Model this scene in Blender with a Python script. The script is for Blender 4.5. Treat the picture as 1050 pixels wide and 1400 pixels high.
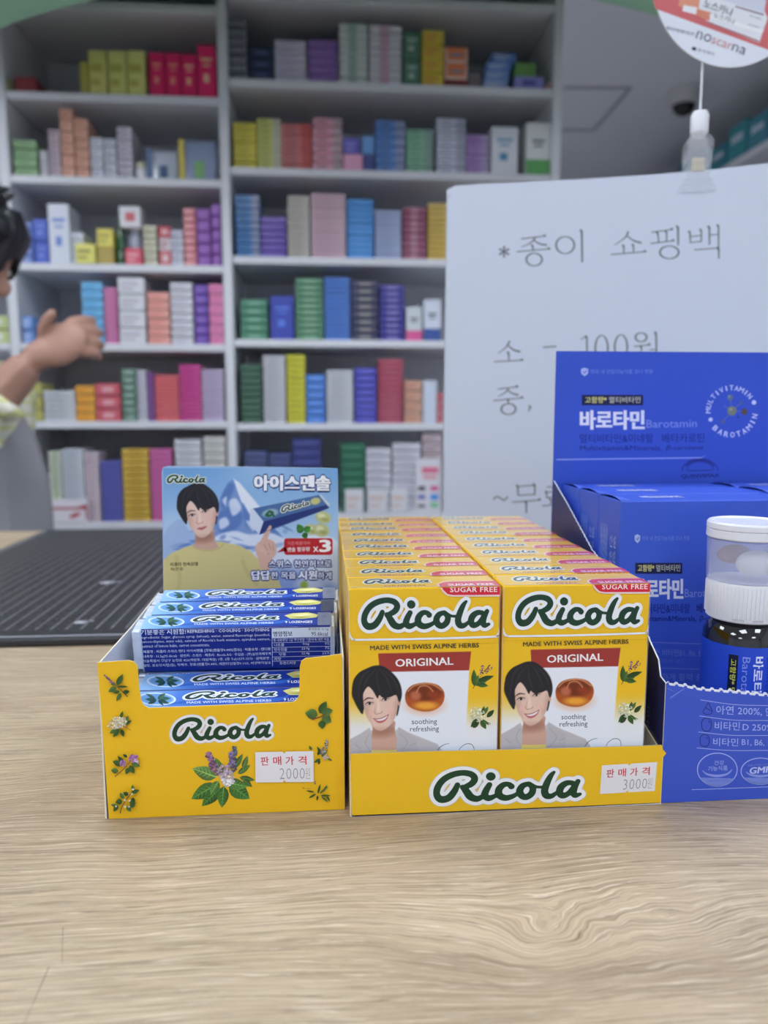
import bpy, bmesh, math, random
import numpy as np
from math import sin, cos, radians, pi, hypot, atan2
from mathutils import Vector, Matrix, noise

random.seed(4)
for o in list(bpy.data.objects):
    bpy.data.objects.remove(o)
sc = bpy.context.scene

# ------------------------------------------------------------------ camera
CT = 0.95                                   # counter top height
FPX = 1050.0
PSI, TH = radians(4.6), radians(7.3)
CAM = np.array([0.0, 0.0, CT + 0.151])
CF = np.array([sin(PSI) * cos(TH), cos(PSI) * cos(TH), -sin(TH)])
CR = np.array([cos(PSI), -sin(PSI), 0.0])
CU = np.cross(CR, CF)
cd = bpy.data.cameras.new('camera')
cam = bpy.data.objects.new('camera', cd)
sc.collection.objects.link(cam)
cam.matrix_world = Matrix(((CR[0], CU[0], -CF[0], CAM[0]), (CR[1], CU[1], -CF[1], CAM[1]),
                           (CR[2], CU[2], -CF[2], CAM[2]), (0, 0, 0, 1)))
cd.sensor_fit = 'VERTICAL'
cd.sensor_height = 36.0
cd.lens = 27.0
cd.clip_start = 0.01
cd.clip_end = 50
cd.dof.use_dof = True
cd.dof.focus_distance = 0.305
cd.dof.aperture_fstop = 9.8
sc.camera = cam

# ------------------------------------------------------------------ world, exposure
w = bpy.data.worlds.new('world')
sc.world = w
w.use_nodes = True
w.node_tree.nodes['Background'].inputs[0].default_value = (0.80, 0.88, 1.0, 1)
w.node_tree.nodes['Background'].inputs[1].default_value = 0.35
sc.view_settings.view_transform = 'Standard'
sc.view_settings.look = 'None'
sc.view_settings.gamma = 1
sc.view_settings.use_curve_mapping = False
sc.view_settings.exposure = 0.0
LAMP_POWER = 11.5        # emission strength of the ceiling panels
LAMPS = [(-1.7, 0.85), (-0.35, 0.85), (1.0, 0.85), (-1.7, -0.9), (-0.35, -0.9), (1.0, -0.9), (-1.7, -2.6), (0.6, -2.6), (-1.6, 4.2), (-0.4, 3.4)]  # last two are unseen fill lamps, added to brighten the ceiling
CEIL = 2.5


# ------------------------------------------------------------------ maths helpers
def ray(px, py):
    px = np.asarray(px, float); py = np.asarray(py, float)
    return CF + CR * ((px - 525) / FPX)[..., None] + CU * ((700 - py) / FPX)[..., None]


def aty(px, py, y):
    r = ray(px, py)
    return CAM + r * (y / r[..., 1])[..., None]


def atz(px, py, z):
    r = ray(px, py)
    return CAM + r * ((z - CAM[2]) / r[..., 2])[..., None]


def lin(c):
    """0-255 sRGB -> linear 0-1"""
    c = np.clip(np.asarray(c, float) / 255.0, 0, 1)
    return np.where(c <= 0.04045, c / 12.92, ((c + 0.055) / 1.055) ** 2.4)


def plane_map(O, U, V):
    """photo point -> (u, v) on the plane O + uU + vV (U, V unit and orthogonal)"""
    O = np.array(O, float); U = np.array(U, float); V = np.array(V, float); N = np.cross(U, V)

    def f(x, y):
        r = ray(x, y)
        t = ((O - CAM) @ N) / (r @ N)
        p = CAM + r * np.asarray(t)[..., None] - O
        return p @ U, p @ V
    return f


def hom_map(src, dst):
    """photo quad -> face rectangle"""
    A, b = [], []
    for (x, y), (u, v) in zip(src, dst):
        A.append([x, y, 1, 0, 0, 0, -u * x, -u * y]); b.append(u)
        A.append([0, 0, 0, x, y, 1, -v * x, -v * y]); b.append(v)
    h = np.linalg.solve(np.array(A, float), np.array(b, float))

    def f(x, y):
        x = np.asarray(x, float); y = np.asarray(y, float)
        k = h[6] * x + h[7] * y + 1
        return (h[0] * x + h[1] * y + h[2]) / k, (h[3] * x + h[4] * y + h[5]) / k
    return f


def zoomed(f, ox, oy, s):
    return lambda x, y: f(np.asarray(x, float) / s + ox, np.asarray(y, float) / s + oy)


def ident(x, y):
    return np.asarray(x, float), np.asarray(y, float)


def crom(pts, n=8, closed=False):
    """Catmull-Rom through rows of any width"""
    P = [np.array(p, float) for p in pts]
    m = len(P)
    out = []
    for i in range(m if closed else m - 1):
        if closed:
            a, b, c, d = P[(i - 1) % m], P[i], P[(i + 1) % m], P[(i + 2) % m]
        else:
            a, b, c, d = P[max(i - 1, 0)], P[i], P[i + 1], P[min(i + 2, m - 1)]
        for k in range(n):
            t = k / n
            out.append(0.5 * ((2 * b) + (c - a) * t + (2 * a - 5 * b + 4 * c - d) * t * t + (3 * b - a - 3 * c + d) * t ** 3))
    if not closed:
        out.append(P[-1])
    return np.array(out)


# ------------------------------------------------------------------ materials
def new_mat(name):
    m = bpy.data.materials.new(name)
    m.use_nodes = True
    nt = m.node_tree
    return m, nt, nt.nodes['Principled BSDF']


def plain(name, col, rough=0.5, metal=0, coat=0, bump=0, bscale=200, var=0.0, **kw):
    m, nt, b = new_mat(name)
    b.inputs['Base Color'].default_value = (*lin(col), 1)
    b.inputs['Roughness'].default_value = rough
    b.inputs['Metallic'].default_value = metal
    b.inputs['Coat Weight'].default_value = coat
    for k, v in kw.items():
        b.inputs[k].default_value = v
    if bump or var:
        tc = nt.nodes.new('ShaderNodeTexCoord')
        nz = nt.nodes.new('ShaderNodeTexNoise'); nz.inputs['Scale'].default_value = bscale
        nt.links.new(tc.outputs['Object'], nz.inputs['Vector'])
        if bump:
            bp = nt.nodes.new('ShaderNodeBump'); bp.inputs['Strength'].default_value = bump; bp.inputs['Distance'].default_value = 0.001
            nt.links.new(nz.outputs['Fac'], bp.inputs['Height']); nt.links.new(bp.outputs[0], b.inputs['Normal'])
        if var:
            mx = nt.nodes.new('ShaderNodeMixRGB'); mx.blend_type = 'MULTIPLY'; mx.inputs[0].default_value = var
            mx.inputs[1].default_value = (*lin(col), 1)
            nt.links.new(nz.outputs['Fac'], mx.inputs[2]); nt.links.new(mx.outputs[0], b.inputs['Base Color'])
    return m


def ink(name, rough=0.45, coat=0.0, coat_rough=0.08, bump=0.0, bscale=60, bdist=0.0006, spec=0.5):
    """printed stock: colour comes from the print laid down as face colours"""
    m, nt, b = new_mat(name)
    at = nt.nodes.new('ShaderNodeAttribute'); at.attribute_name = 'col'
    nt.links.new(at.outputs['Color'], b.inputs['Base Color'])
    b.inputs['Roughness'].default_value = rough
    b.inputs['Specular IOR Level'].default_value = spec
    b.inputs['Coat Weight'].default_value = coat
    b.inputs['Coat Roughness'].default_value = coat_rough
    if bump:
        tc = nt.nodes.new('ShaderNodeTexCoord')
        mp = nt.nodes.new('ShaderNodeMapping'); mp.inputs['Scale'].default_value = (1, 1, 1)
        nz = nt.nodes.new('ShaderNodeTexNoise'); nz.inputs['Scale'].default_value = bscale
        nz.inputs['Detail'].default_value = 3; nz.inputs['Distortion'].default_value = 1.2
        nt.links.new(tc.outputs['Object'], mp.inputs[0]); nt.links.new(mp.outputs[0], nz.inputs['Vector'])
        bp = nt.nodes.new('ShaderNodeBump'); bp.inputs['Strength'].default_value = bump; bp.inputs['Distance'].default_value = bdist
        nt.links.new(nz.outputs['Fac'], bp.inputs['Height'])
        nt.links.new(bp.outputs[0], b.inputs['Coat Normal'])
    return m


INK_CARD = ink('printed card', 0.5, 0.08, 0.3, spec=0.3)
INK_WRAP = ink('film wrapped printed carton', 0.45, 0.35, 0.06, 0.4, 55, 0.0008, spec=0.2)
INK_TOPWRAP = ink('film wrapped carton top', 0.42, 1.0, 0.05, 0.35, 45, 0.0008)
INK_PACK = ink('glossy printed stick pack', 0.4, 0.22, 0.10, 0.4, 80, 0.0006, spec=0.2)
INK_BLUE = ink('satin blue printed carton', 0.42, 0.12, 0.2, spec=0.3)
INK_FAR = ink('medicine carton stock', 0.5, 0.25, 0.15)
INK_PAPER = ink('office paper', 0.6, 0.25, 0.15, 0.3, 12, 0.002)


def wood_mat():
    m, nt, b = new_mat('oak laminate')
    N, L = nt.nodes, nt.links
    tc = N.new('ShaderNodeTexCoord')
    # the grain bends in soft waves and curls round a knot figure
    def math_(op, a, b_=None):
        n = N.new('ShaderNodeMath'); n.operation = op
        for k, v in enumerate((a, b_)):
            if v is None: continue
            if isinstance(v, (int, float)): n.inputs[k].default_value = v
            else: L.new(v, n.inputs[k])
        return n.outputs[0]
    sx = N.new('ShaderNodeSeparateXYZ'); L.new(tc.outputs['Object'], sx.inputs[0])
    wob = N.new('ShaderNodeTexNoise'); wob.inputs['Scale'].default_value = 6; wob.inputs['Detail'].default_value = 2; L.new(tc.outputs['Object'], wob.inputs['Vector'])
    wob2 = N.new('ShaderNodeTexNoise'); wob2.inputs['Scale'].default_value = 26; wob2.inputs['Detail'].default_value = 3; L.new(tc.outputs['Object'], wob2.inputs['Vector'])
    kx = math_('SUBTRACT', sx.outputs['X'], 0.378); ky = math_('MULTIPLY', math_('SUBTRACT', sx.outputs['Y'], -0.352), 2.2)
    d2 = math_('ADD', math_('MULTIPLY', kx, kx), math_('MULTIPLY', ky, ky))
    near = math_('POWER', 2.718, math_('MULTIPLY', d2, -520.0))
    dy = math_('ADD', math_('MULTIPLY', math_('SUBTRACT', wob.outputs['Fac'], 0.5), 0.035), math_('MULTIPLY', near, math_('ADD', 0.018, math_('MULTIPLY', math_('SUBTRACT', wob2.outputs['Fac'], 0.5), 0.034))))
    cb = N.new('ShaderNodeCombineXYZ'); L.new(sx.outputs['X'], cb.inputs[0]); L.new(math_('ADD', sx.outputs['Y'], dy), cb.inputs[1])
    def nz(scale, detail, vec, rough=0.6, dist=0.0):
        mp = N.new('ShaderNodeMapping'); mp.inputs['Scale'].default_value = vec
        L.new(cb.outputs[0], mp.inputs[0])
        n = N.new('ShaderNodeTexNoise'); n.inputs['Scale'].default_value = scale; n.inputs['Detail'].default_value = detail
        n.inputs['Roughness'].default_value = rough; n.inputs['Distortion'].default_value = dist
        L.new(mp.outputs[0], n.inputs['Vector']); return n
    def ramp(src, stops):
        r = N.new('ShaderNodeValToRGB'); e = r.color_ramp.elements
        while len(e) < len(stops): e.new(0.5)
        for k, (p, c) in enumerate(stops):
            e[k].position = p; e[k].color = (*lin(c), 1)
        L.new(src, r.inputs[0]); return r
    def mix(kind, fac, a, b_):
        n = N.new('ShaderNodeMixRGB'); n.blend_type = kind
        for k, v in enumerate((fac, a, b_)):
            if isinstance(v, (int, float)): n.inputs[k].default_value = v
            elif isinstance(v, tuple): n.inputs[k].default_value = (*lin(v), 1)
            else: L.new(v, n.inputs[k])
        return n.outputs[0]
    broad = nz(4.0, 3, (1.0, 9, 1), 0.5, 0.5)
    c = ramp(broad.outputs['Fac'], [(0.30, (176, 155, 130)), (0.5, (191, 171, 144)), (0.7, (200, 181, 154))]).outputs[0]
    fine = nz(22, 5, (1.0, 60, 1), 0.7)
    c = mix('MULTIPLY', 0.75, c, ramp(fine.outputs['Fac'], [(0.34, (128, 122, 116)), (0.48, (222, 220, 217)), (0.6, (255, 255, 255))]).outputs[0])
    pale = nz(26, 5, (1.6, 46, 1), 0.72)
    c = mix('MIX', ramp(pale.outputs['Fac'], [(0.56, (0, 0, 0)), (0.63, (225, 225, 225))]).outputs[0], c, (226, 212, 192))
    pb = nz(9, 4, (1.4, 26, 1), 0.6)
    c = mix('MIX', ramp(pb.outputs['Fac'], [(0.60, (0, 0, 0)), (0.72, (150, 150, 150))]).outputs[0], c, (216, 200, 176))
    por = nz(60, 3, (0.6, 20, 1), 0.8)
    c = mix('MULTIPLY', 0.85, c, ramp(por.outputs['Fac'], [(0.31, (116, 100, 84)), (0.39, (255, 255, 255))]).outputs[0])
    L.new(c, b.inputs['Base Color'])
    b.inputs['Roughness'].default_value = 0.45
    bp = N.new('ShaderNodeBump'); bp.inputs['Strength'].default_value = 0.2; bp.inputs['Distance'].default_value = 0.0003
    L.new(fine.outputs['Fac'], bp.inputs['Height']); L.new(bp.outputs[0], b.inputs['Normal'])
    return m


WOOD = wood_mat()
M_WALL = plain('painted wall', (226, 226, 232), 0.8, bump=0.1, bscale=300)
M_CEIL = plain('ceiling paint', (228, 228, 236), 0.85, bump=0.15, bscale=200)
M_FLOOR = plain('vinyl floor', (214, 212, 208), 0.5, var=0.12, bscale=30)
M_SHELF = plain('white melamine shelf', (222, 224, 232), 0.45)
M_SHELFIN = plain('white melamine panel', (216, 218, 226), 0.55)
M_MINT = plain('mint green paint', (158, 208, 174), 0.6)
M_MAT = plain('charcoal cutting mat', (40, 42, 48), 0.45, bump=0.3, bscale=900)
M_MATLINE = plain('cutting mat grid ink', (104, 106, 112), 0.5)
M_WHITEPL = plain('white plastic', (226, 228, 236), 0.35, coat=0.3)
M_METAL = plain('steel pin', (170, 168, 160), 0.3, metal=1)
M_DARKGLASS = plain('amber black glass', (9, 8, 10), 0.05, coat=1.0)
M_CCTV = plain('camera housing', (205, 205, 205), 0.4)
M_BLACKDOME = plain('smoked dome', (14, 14, 18), 0.08)
M_SKIN = plain('skin', (180, 138, 122), 0.5, var=0.12, bscale=30, **{'Subsurface Weight': 0.08, 'Subsurface Radius': (0.01, 0.004, 0.002)})
M_HAIR = plain('black hair', (20, 21, 30), 0.4, bump=0.6, bscale=160)
M_LIP = plain('lip skin', (150, 84, 80), 0.45)
M_APRON = plain('grey fabric vest', (150, 150, 156), 0.9, bump=0.3, bscale=500)
M_TROUSER = plain('dark trousers', (44, 46, 56), 0.9)
M_SHOE = plain('black shoe', (24, 24, 26), 0.5)
M_STICKER = INK_CARD


def glassy(name, col, rough, trans, ior=1.45, alpha=1.0):
    m, nt, b = new_mat(name)
    b.inputs['Base Color'].default_value = (*lin(col), 1)
    b.inputs['Roughness'].default_value = rough
    b.inputs['Transmission Weight'].default_value = trans
    b.inputs['IOR'].default_value = ior
    b.inputs['Alpha'].default_value = alpha
    return m


M_CLEAR = glassy('clear plastic', (226, 230, 240), 0.06, 0.0, 1.8, 0.16)
M_FROST = glassy('frosted plastic', (216, 222, 246), 0.3, 0.0, 1.4, 0.29)


def emis(name, col, s):
    m, nt, b = new_mat(name)
    b.inputs['Emission Color'].default_value = (*lin(col), 1)
    b.inputs['Emission Strength'].default_value = s
    return m


M_LAMP = emis('lamp diffuser', (240, 247, 255), LAMP_POWER)


def plaid():
    m, nt, b = new_mat('pale yellow checked cotton')
    N, L = nt.nodes, nt.links
    tc = N.new('ShaderNodeTexCoord')
    acc = None
    for ax in ('X', 'Z'):
        wv = N.new('ShaderNodeTexWave'); wv.bands_direction = ax; wv.inputs['Scale'].default_value = 13
        L.new(tc.outputs['Object'], wv.inputs['Vector'])
        if acc is None: acc = wv.outputs['Fac']
        else:
            a = N.new('ShaderNodeMath'); a.operation = 'MAXIMUM'; L.new(acc, a.inputs[0]); L.new(wv.outputs['Fac'], a.inputs[1]); acc = a.outputs[0]
    r = N.new('ShaderNodeValToRGB'); e = r.color_ramp.elements
    e[0].position = 0.72; e[0].color = (*lin((238, 238, 222)), 1); e[1].position = 0.9; e[1].color = (*lin((216, 220, 150)), 1)
    L.new(acc, r.inputs[0]); L.new(r.outputs[0], b.inputs['Base Color']); b.inputs['Roughness'].default_value = 0.9
    return m


M_PLAID = plaid()


# ------------------------------------------------------------------ object helpers
def link(o):
    sc.collection.objects.link(o); return o


def tag(o, label=None, cat=None, group=None, kind=None):
    if label: o['label'] = label
    if cat: o['category'] = cat
    if group: o['group'] = group
    if kind: o['kind'] = kind
    return o


def empty(name, loc, label, cat, group=None, rz=0.0):
    o = bpy.data.objects.new(name, None)
    o.location = loc; o.rotation_euler = (0, 0, rz); o.empty_display_size = 0.02
    return tag(link(o), label, cat, group)


def mesh_obj(name, me, parent=None, loc=(0, 0, 0), rot=(0, 0, 0)):
    o = bpy.data.objects.new(name, me)
    o.location = loc; o.rotation_euler = rot
    if parent is not None: o.parent = parent
    return link(o)


def bm_mesh(name, bm, mats, smooth=False):
    me = bpy.data.meshes.new(name)
    bm.normal_update(); bm.to_mesh(me); bm.free()
    for m in (mats if isinstance(mats, (list, tuple)) else [mats]): me.materials.append(m)
    if smooth: me.shade_smooth()
    return me


def bm_box(bm, lo, hi, bev=0.0, mi=0):
    vs = [bm.verts.new((x, y, z)) for x in (lo[0], hi[0]) for y in (lo[1], hi[1]) for z in (lo[2], hi[2])]
    fs = [bm.faces.new([vs[i] for i in q]) for q in ((0, 1, 3, 2), (4, 6, 7, 5), (0, 4, 5, 1), (2, 3, 7, 6), (0, 2, 6, 4), (1, 5, 7, 3))]
    for f in fs: f.material_index = mi
    if bev:
        es = list({e for f in fs for e in f.edges})
        bmesh.ops.bevel(bm, geom=es, offset=bev, segments=1, affect='EDGES')


def box_obj(name, lo, hi, mat, parent=None, bev=0.0):
    c = [(a + b) / 2 for a, b in zip(lo, hi)]; c[2] = lo[2]
    bm = bmesh.new()
    bm_box(bm, [a - k for a, k in zip(lo, c)], [a - k for a, k in zip(hi, c)], bev)
    return mesh_obj(name, bm_mesh(name, bm, mat), parent, c)


def struct(name, lo, hi, mat, bev=0.0):
    return tag(box_obj(name, lo, hi, mat, None, bev), kind='structure')


def lathe(name, prof, mat, parent, loc, seg=48, smooth=True):
    bm = bmesh.new(); rings = []
    for r, z in prof:
        if r <= 1e-6: rings.append([bm.verts.new((0, 0, z))])
        else: rings.append([bm.verts.new((r * cos(2 * pi * k / seg), r * sin(2 * pi * k / seg), z)) for k in range(seg)])
    for a, b in zip(rings, rings[1:]):
        for k in range(seg):
            q = [a[k % len(a)], a[(k + 1) % len(a)], b[(k + 1) % len(b)], b[k % len(b)]]
            q = list(dict.fromkeys(q))
            if len(q) >= 3: bm.faces.new(q)
    bmesh.ops.recalc_face_normals(bm, faces=bm.faces)
    me = bm_mesh(name, bm, mat)
    if smooth:
        me.shade_smooth()
        try: me.set_sharp_from_angle(angle=radians(35))
        except Exception: pass
    return mesh_obj(name, me, parent, loc)


def paint(me, cols):
    a = me.color_attributes.new('col', 'FLOAT_COLOR', 'CORNER')
    a.data.foreach_set('color', np.asarray(cols, np.float32).ravel())


def col_box(name, w, d, h, cols, mat, bev=0.0004, decals=()):
    """carton mesh, base centre at the origin. cols: default or dict by side. decals: (face, u0, v0, u1, v1, colour) in 0..1"""
    if not isinstance(cols, dict): cols = {'*': cols}
    bm = bmesh.new(); bm_box(bm, (-w / 2, -d / 2, 0), (w / 2, d / 2, h), bev)
    bm.normal_update(); fc = []; lay = bm.faces.layers.int.new('tone')
    for f in bm.faces:
        n = f.normal; k = max(range(3), key=lambda i: abs(n[i]))
        s = [('left', 'right'), ('front', 'back'), ('bottom', 'top')][k][1 if n[k] > 0 else 0]
        f[lay] = len(fc); fc.append(cols.get(s, cols.get('*')))
    for (face, u0, v0, u1, v1, c) in decals:
        e = 0.0002 + 0.00005 * (len(fc) % 7)
        def P(u, v):
            if face == 'front': return (-w / 2 + u * w, -d / 2 - e, v * h)
            if face == 'top': return (-w / 2 + u * w, -d / 2 + v * d, h + e)
            if face == 'left': return (-w / 2 - e, d / 2 - u * d, v * h)
            return (w / 2 + e, -d / 2 + u * d, v * h)
        nf = bm.faces.new([bm.verts.new(P(*q)) for q in ((u0, v0), (u1, v0), (u1, v1), (u0, v1))]); nf[lay] = len(fc); fc.append(c)
    ls = []
    for f in bm.faces:
        c4 = (*lin(fc[f[lay]]), 1); ls += [c4] * len(f.verts)
    me = bm_mesh(name, bm, mat); paint(me, ls)
    return me


def slab(name, outline, th, mat, frame, colF, colB, colE, parent=None, skip_edge=None):
    """a card panel cut to an outline: front face at n=0, back at n=-th"""
    O, U, V, N = [np.array(a, float) for a in frame]
    P = np.array(outline, float)
    ar = 0.5 * np.sum(P[:, 0] * np.roll(P[:, 1], -1) - np.roll(P[:, 0], -1) * P[:, 1])
    if ar < 0: P = P[::-1]
    n = len(P); F = O + P[:, :1] * U + P[:, 1:] * V; B = F - N * th
    faces = [list(range(n)), list(range(2 * n - 1, n - 1, -1))] + [[i, i + n, (i + 1) % n + n, (i + 1) % n] for i in range(n)]
    me = bpy.data.meshes.new(name)
    me.from_pydata(np.vstack([F, B]).tolist(), [], faces); me.materials.append(mat)
    cols = [(*lin(colF), 1)] * n + [(*lin(colB), 1)] * n + [(*lin(colE), 1)] * (4 * n)
    paint(me, cols)
    return mesh_obj(name, me, parent)


# ------------------------------------------------------------------ prints
_tcache = {}
TMP = bpy.data.scenes.new('workbench')      # scratch scene for converting text and skins, removed at the end
def evaluated_mesh(o):
    vl = TMP.view_layers[0]; vl.update(); dg = vl.depsgraph; dg.update()
    return bpy.data.meshes.new_from_object(o.evaluated_get(dg))


def text_mesh(s, bold=0.0, shear=0.0, spacing=1.0, res=2):
    key = (s, bold, shear, spacing, res)
    if key not in _tcache:
        c = bpy.data.curves.new('t', 'FONT'); c.body = s; c.size = 1.0; c.offset = bold; c.shear = shear
        c.resolution_u = res; c.space_character = spacing; c.fill_mode = 'FRONT'
        o = bpy.data.objects.new('t', c); TMP.collection.objects.link(o)
        me = evaluated_mesh(o)
        v = np.empty(len(me.vertices) * 3); me.vertices.foreach_get('co', v)
        v = v.reshape(-1, 3)[:, :2]
        fs = [list(p.vertices) for p in me.polygons]
        bpy.data.objects.remove(o); bpy.data.curves.remove(c); bpy.data.meshes.remove(me)
        _tcache[key] = (v, fs)
    return _tcache[key]


class Print:
    def __init__(self, f=ident):
        self.f = f; self.v = []; self.fc = []; self.c = []; self.n = 0; self.layer = 0; self.step = 0.00003

    def _add(self, u, v, faces, col):
        z = self.layer * self.step
        self.v.append(np.column_stack([u, v, np.full(len(u), z)]))
        self.fc += [[i + self.n for i in q] for q in faces]
        col = np.asarray(col, float)
        if col.ndim == 1:
            c4 = np.append(lin(col), 1.0)
            self.c += [np.tile(c4, (sum(len(q) for q in faces), 1))]
        else:
            L = np.column_stack([lin(col), np.ones(len(col))])
            self.c += [L[[i for q in faces for i in q]]]
        self.n += len(u)

    def poly(self, pts, col, raw=False):
        P = np.array(pts, float)
        u, v = (P[:, 0], P[:, 1]) if raw else self.f(P[:, 0], P[:, 1])
        u = np.atleast_1d(u); v = np.atleast_1d(v)
        ar = 0.5 * np.sum(u * np.roll(v, -1) - np.roll(u, -1) * v)
        idx = list(range(len(P)))
        if ar < 0: idx.reverse()
        self._add(u, v, [idx], col)

    def rect(self, x0, y0, x1, y1, col, n=1):
        self.poly([(x0, y0), (x1, y0), (x1, y1), (x0, y1)], col)

    def rrect(self, x0, y0, x1, y1, r, col, corners=(1, 1, 1, 1)):
        pts = []
        for k, (cx, cy, a) in enumerate(((x1 - r, y1 - r, 0), (x0 + r, y1 - r, 90), (x0 + r, y0 + r, 180), (x1 - r, y0 + r, 270))):
            if corners[k]:
                pts += [(cx + r * cos(radians(a + t)), cy + r * sin(radians(a + t))) for t in range(0, 91, 15)]
            else:
                pts.append(((x1, x0, x0, x1)[k], (y1, y1, y0, y0)[k]))
        self.poly(pts, col)

    def ell(self, cx, cy, rx, ry, col, rot=0, n=20):
        a = np.linspace(0, 2 * pi, n, endpoint=False)
        x, y = rx * np.cos(a), ry * np.sin(a)
        self.poly(np.column_stack([cx + x * cos(rot) - y * sin(rot), cy + x * sin(rot) + y * cos(rot)]), col)

    def line(self, pts, wd, col, smooth=0, closed=False):
        """stroke of half-width wd (number or per point)"""
        W = wd if hasattr(wd, '__len__') else [wd] * len(pts)
        P = np.array([(*p, q) for p, q in zip(pts, W)], float)
        if smooth: P = crom(P, smooth, closed)
        elif closed: P = np.vstack([P, P[:1]])
        if closed and smooth: P = np.vstack([P, P[:1]])
        T = np.gradient(P[:, :2], axis=0); T /= (np.linalg.norm(T, axis=1, keepdims=True) + 1e-9)
        Nn = np.column_stack([-T[:, 1], T[:, 0]]) * P[:, 2:]
        A, B = P[:, :2] + Nn, P[:, :2] - Nn
        Q = np.vstack([A, B]); n = len(P)
        u, v = self.f(Q[:, 0], Q[:, 1])
        fs = []
        for i in range(n - 1):
            q = [i, i + 1, n + i + 1, n + i]
            ar = sum(u[q[k]] * v[q[(k + 1) % 4]] - u[q[(k + 1) % 4]] * v[q[k]] for k in range(4))
            fs.append(q if ar > 0 else q[::-1])
        self._add(u, v, fs, col)

    def text(self, s, p0, p1, h, col, bold=0.0, shear=0.0, spacing=1.0, curve=None, res=2, grow=0.0):
        """fit a line of writing onto the baseline p0-p1; h = height of its ink above the baseline side, in map units"""
        V, F = text_mesh(s, min(bold, 0.0), shear, spacing, res)
        if len(V) == 0: return
        lo, hi = V.min(0), V.max(0)
        p0 = np.array(p0, float); p1 = np.array(p1, float)
        d = p1 - p0; L = np.linalg.norm(d); d = d / L
        up = np.array([d[1], -d[0]])        # picture maps have y pointing down
        if self.updown: up = -up
        x = (V[:, 0] - lo[0]) / (hi[0] - lo[0]) * L
        y = (V[:, 1] - lo[1]) / (hi[1] - lo[1]) * h
        Q0 = p0 + x[:, None] * d + y[:, None] * up
        unit = h / (hi[1] - lo[1])
        if grow: offs = [(grow * cos(k * pi / 6), grow * sin(k * pi / 6)) for k in range(12)]
        elif bold > 0.03: offs = [(bold * a * unit, bold * b * unit) for a, b in ((-1, -.6), (1, -.6), (-1, .6), (1, .6), (0, 0), (-1, 0), (1, 0))]
        elif bold > 0: offs = [(bold * a * unit, bold * b * unit) for a, b in ((-1, -.5), (1, -.5), (-1, .5), (1, .5))]
        else: offs = [(0, 0)]
        lay = self.layer; fs = None
        for kk, (ox, oy) in enumerate(offs):
            self.layer = lay + kk * 1e-6 / self.step
            Q = Q0 + d * ox + up * oy
            u, v = self.f(Q[:, 0], Q[:, 1])
            if fs is None: fs = self._wind(F, u, v)
            self._add(u, v, fs, col)
        self.layer = lay

    @staticmethod
    def _wind(F, u, v):
        fs = []
        for q in F:
            ar = sum(u[q[k]] * v[q[(k + 1) % len(q)]] - u[q[(k + 1) % len(q)]] * v[q[k]] for k in range(len(q)))
            fs.append(q if ar > 0 else q[::-1])
        return fs
    updown = False

    def shape(self, SH, T, col):
        """SH: (verts, faces) made by contour(); T: 2D transform of the verts into map space"""
        V, F = SH
        Q = T(V)
        u, v = self.f(Q[:, 0], Q[:, 1])
        q = F[0]
        ar = sum(u[q[k]] * v[q[(k + 1) % len(q)]] - u[q[(k + 1) % len(q)]] * v[q[k]] for k in range(len(q)))
        self._add(u, v, F if ar > 0 else [q[::-1] for q in F], col)

    def grid(self, cv):
        ny, nx = cv.X.shape
        u, v = self.f(cv.X.ravel(), cv.Y.ravel())
        i = np.arange((ny - 1) * nx).reshape(ny - 1, nx)[:, :-1].ravel()
        q = np.column_stack([i, i + 1, i + nx + 1, i + nx])
        p = q[0]
        ar = sum(u[p[k]] * v[p[(k + 1) % 4]] - u[p[(k + 1) % 4]] * v[p[k]] for k in range(4))
        if ar < 0: q = q[:, ::-1]
        self._add(u, v, q.tolist(), cv.I.reshape(-1, 3))

    def build(self, name, frame, mat, parent=None, warp=None, mesh_only=False):
        O, U, V, N = [np.array(a, float) for a in frame]
        P = np.vstack(self.v)
        W = O + P[:, :1] * U + P[:, 1:2] * V + P[:, 2:] * N if warp is None else warp(P)
        me = bpy.data.meshes.new(name)
        me.from_pydata(W.tolist(), [], self.fc); me.materials.append(mat)
        paint(me, np.vstack(self.c))
        if mesh_only: return me
        return mesh_obj(name, me, parent)


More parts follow.
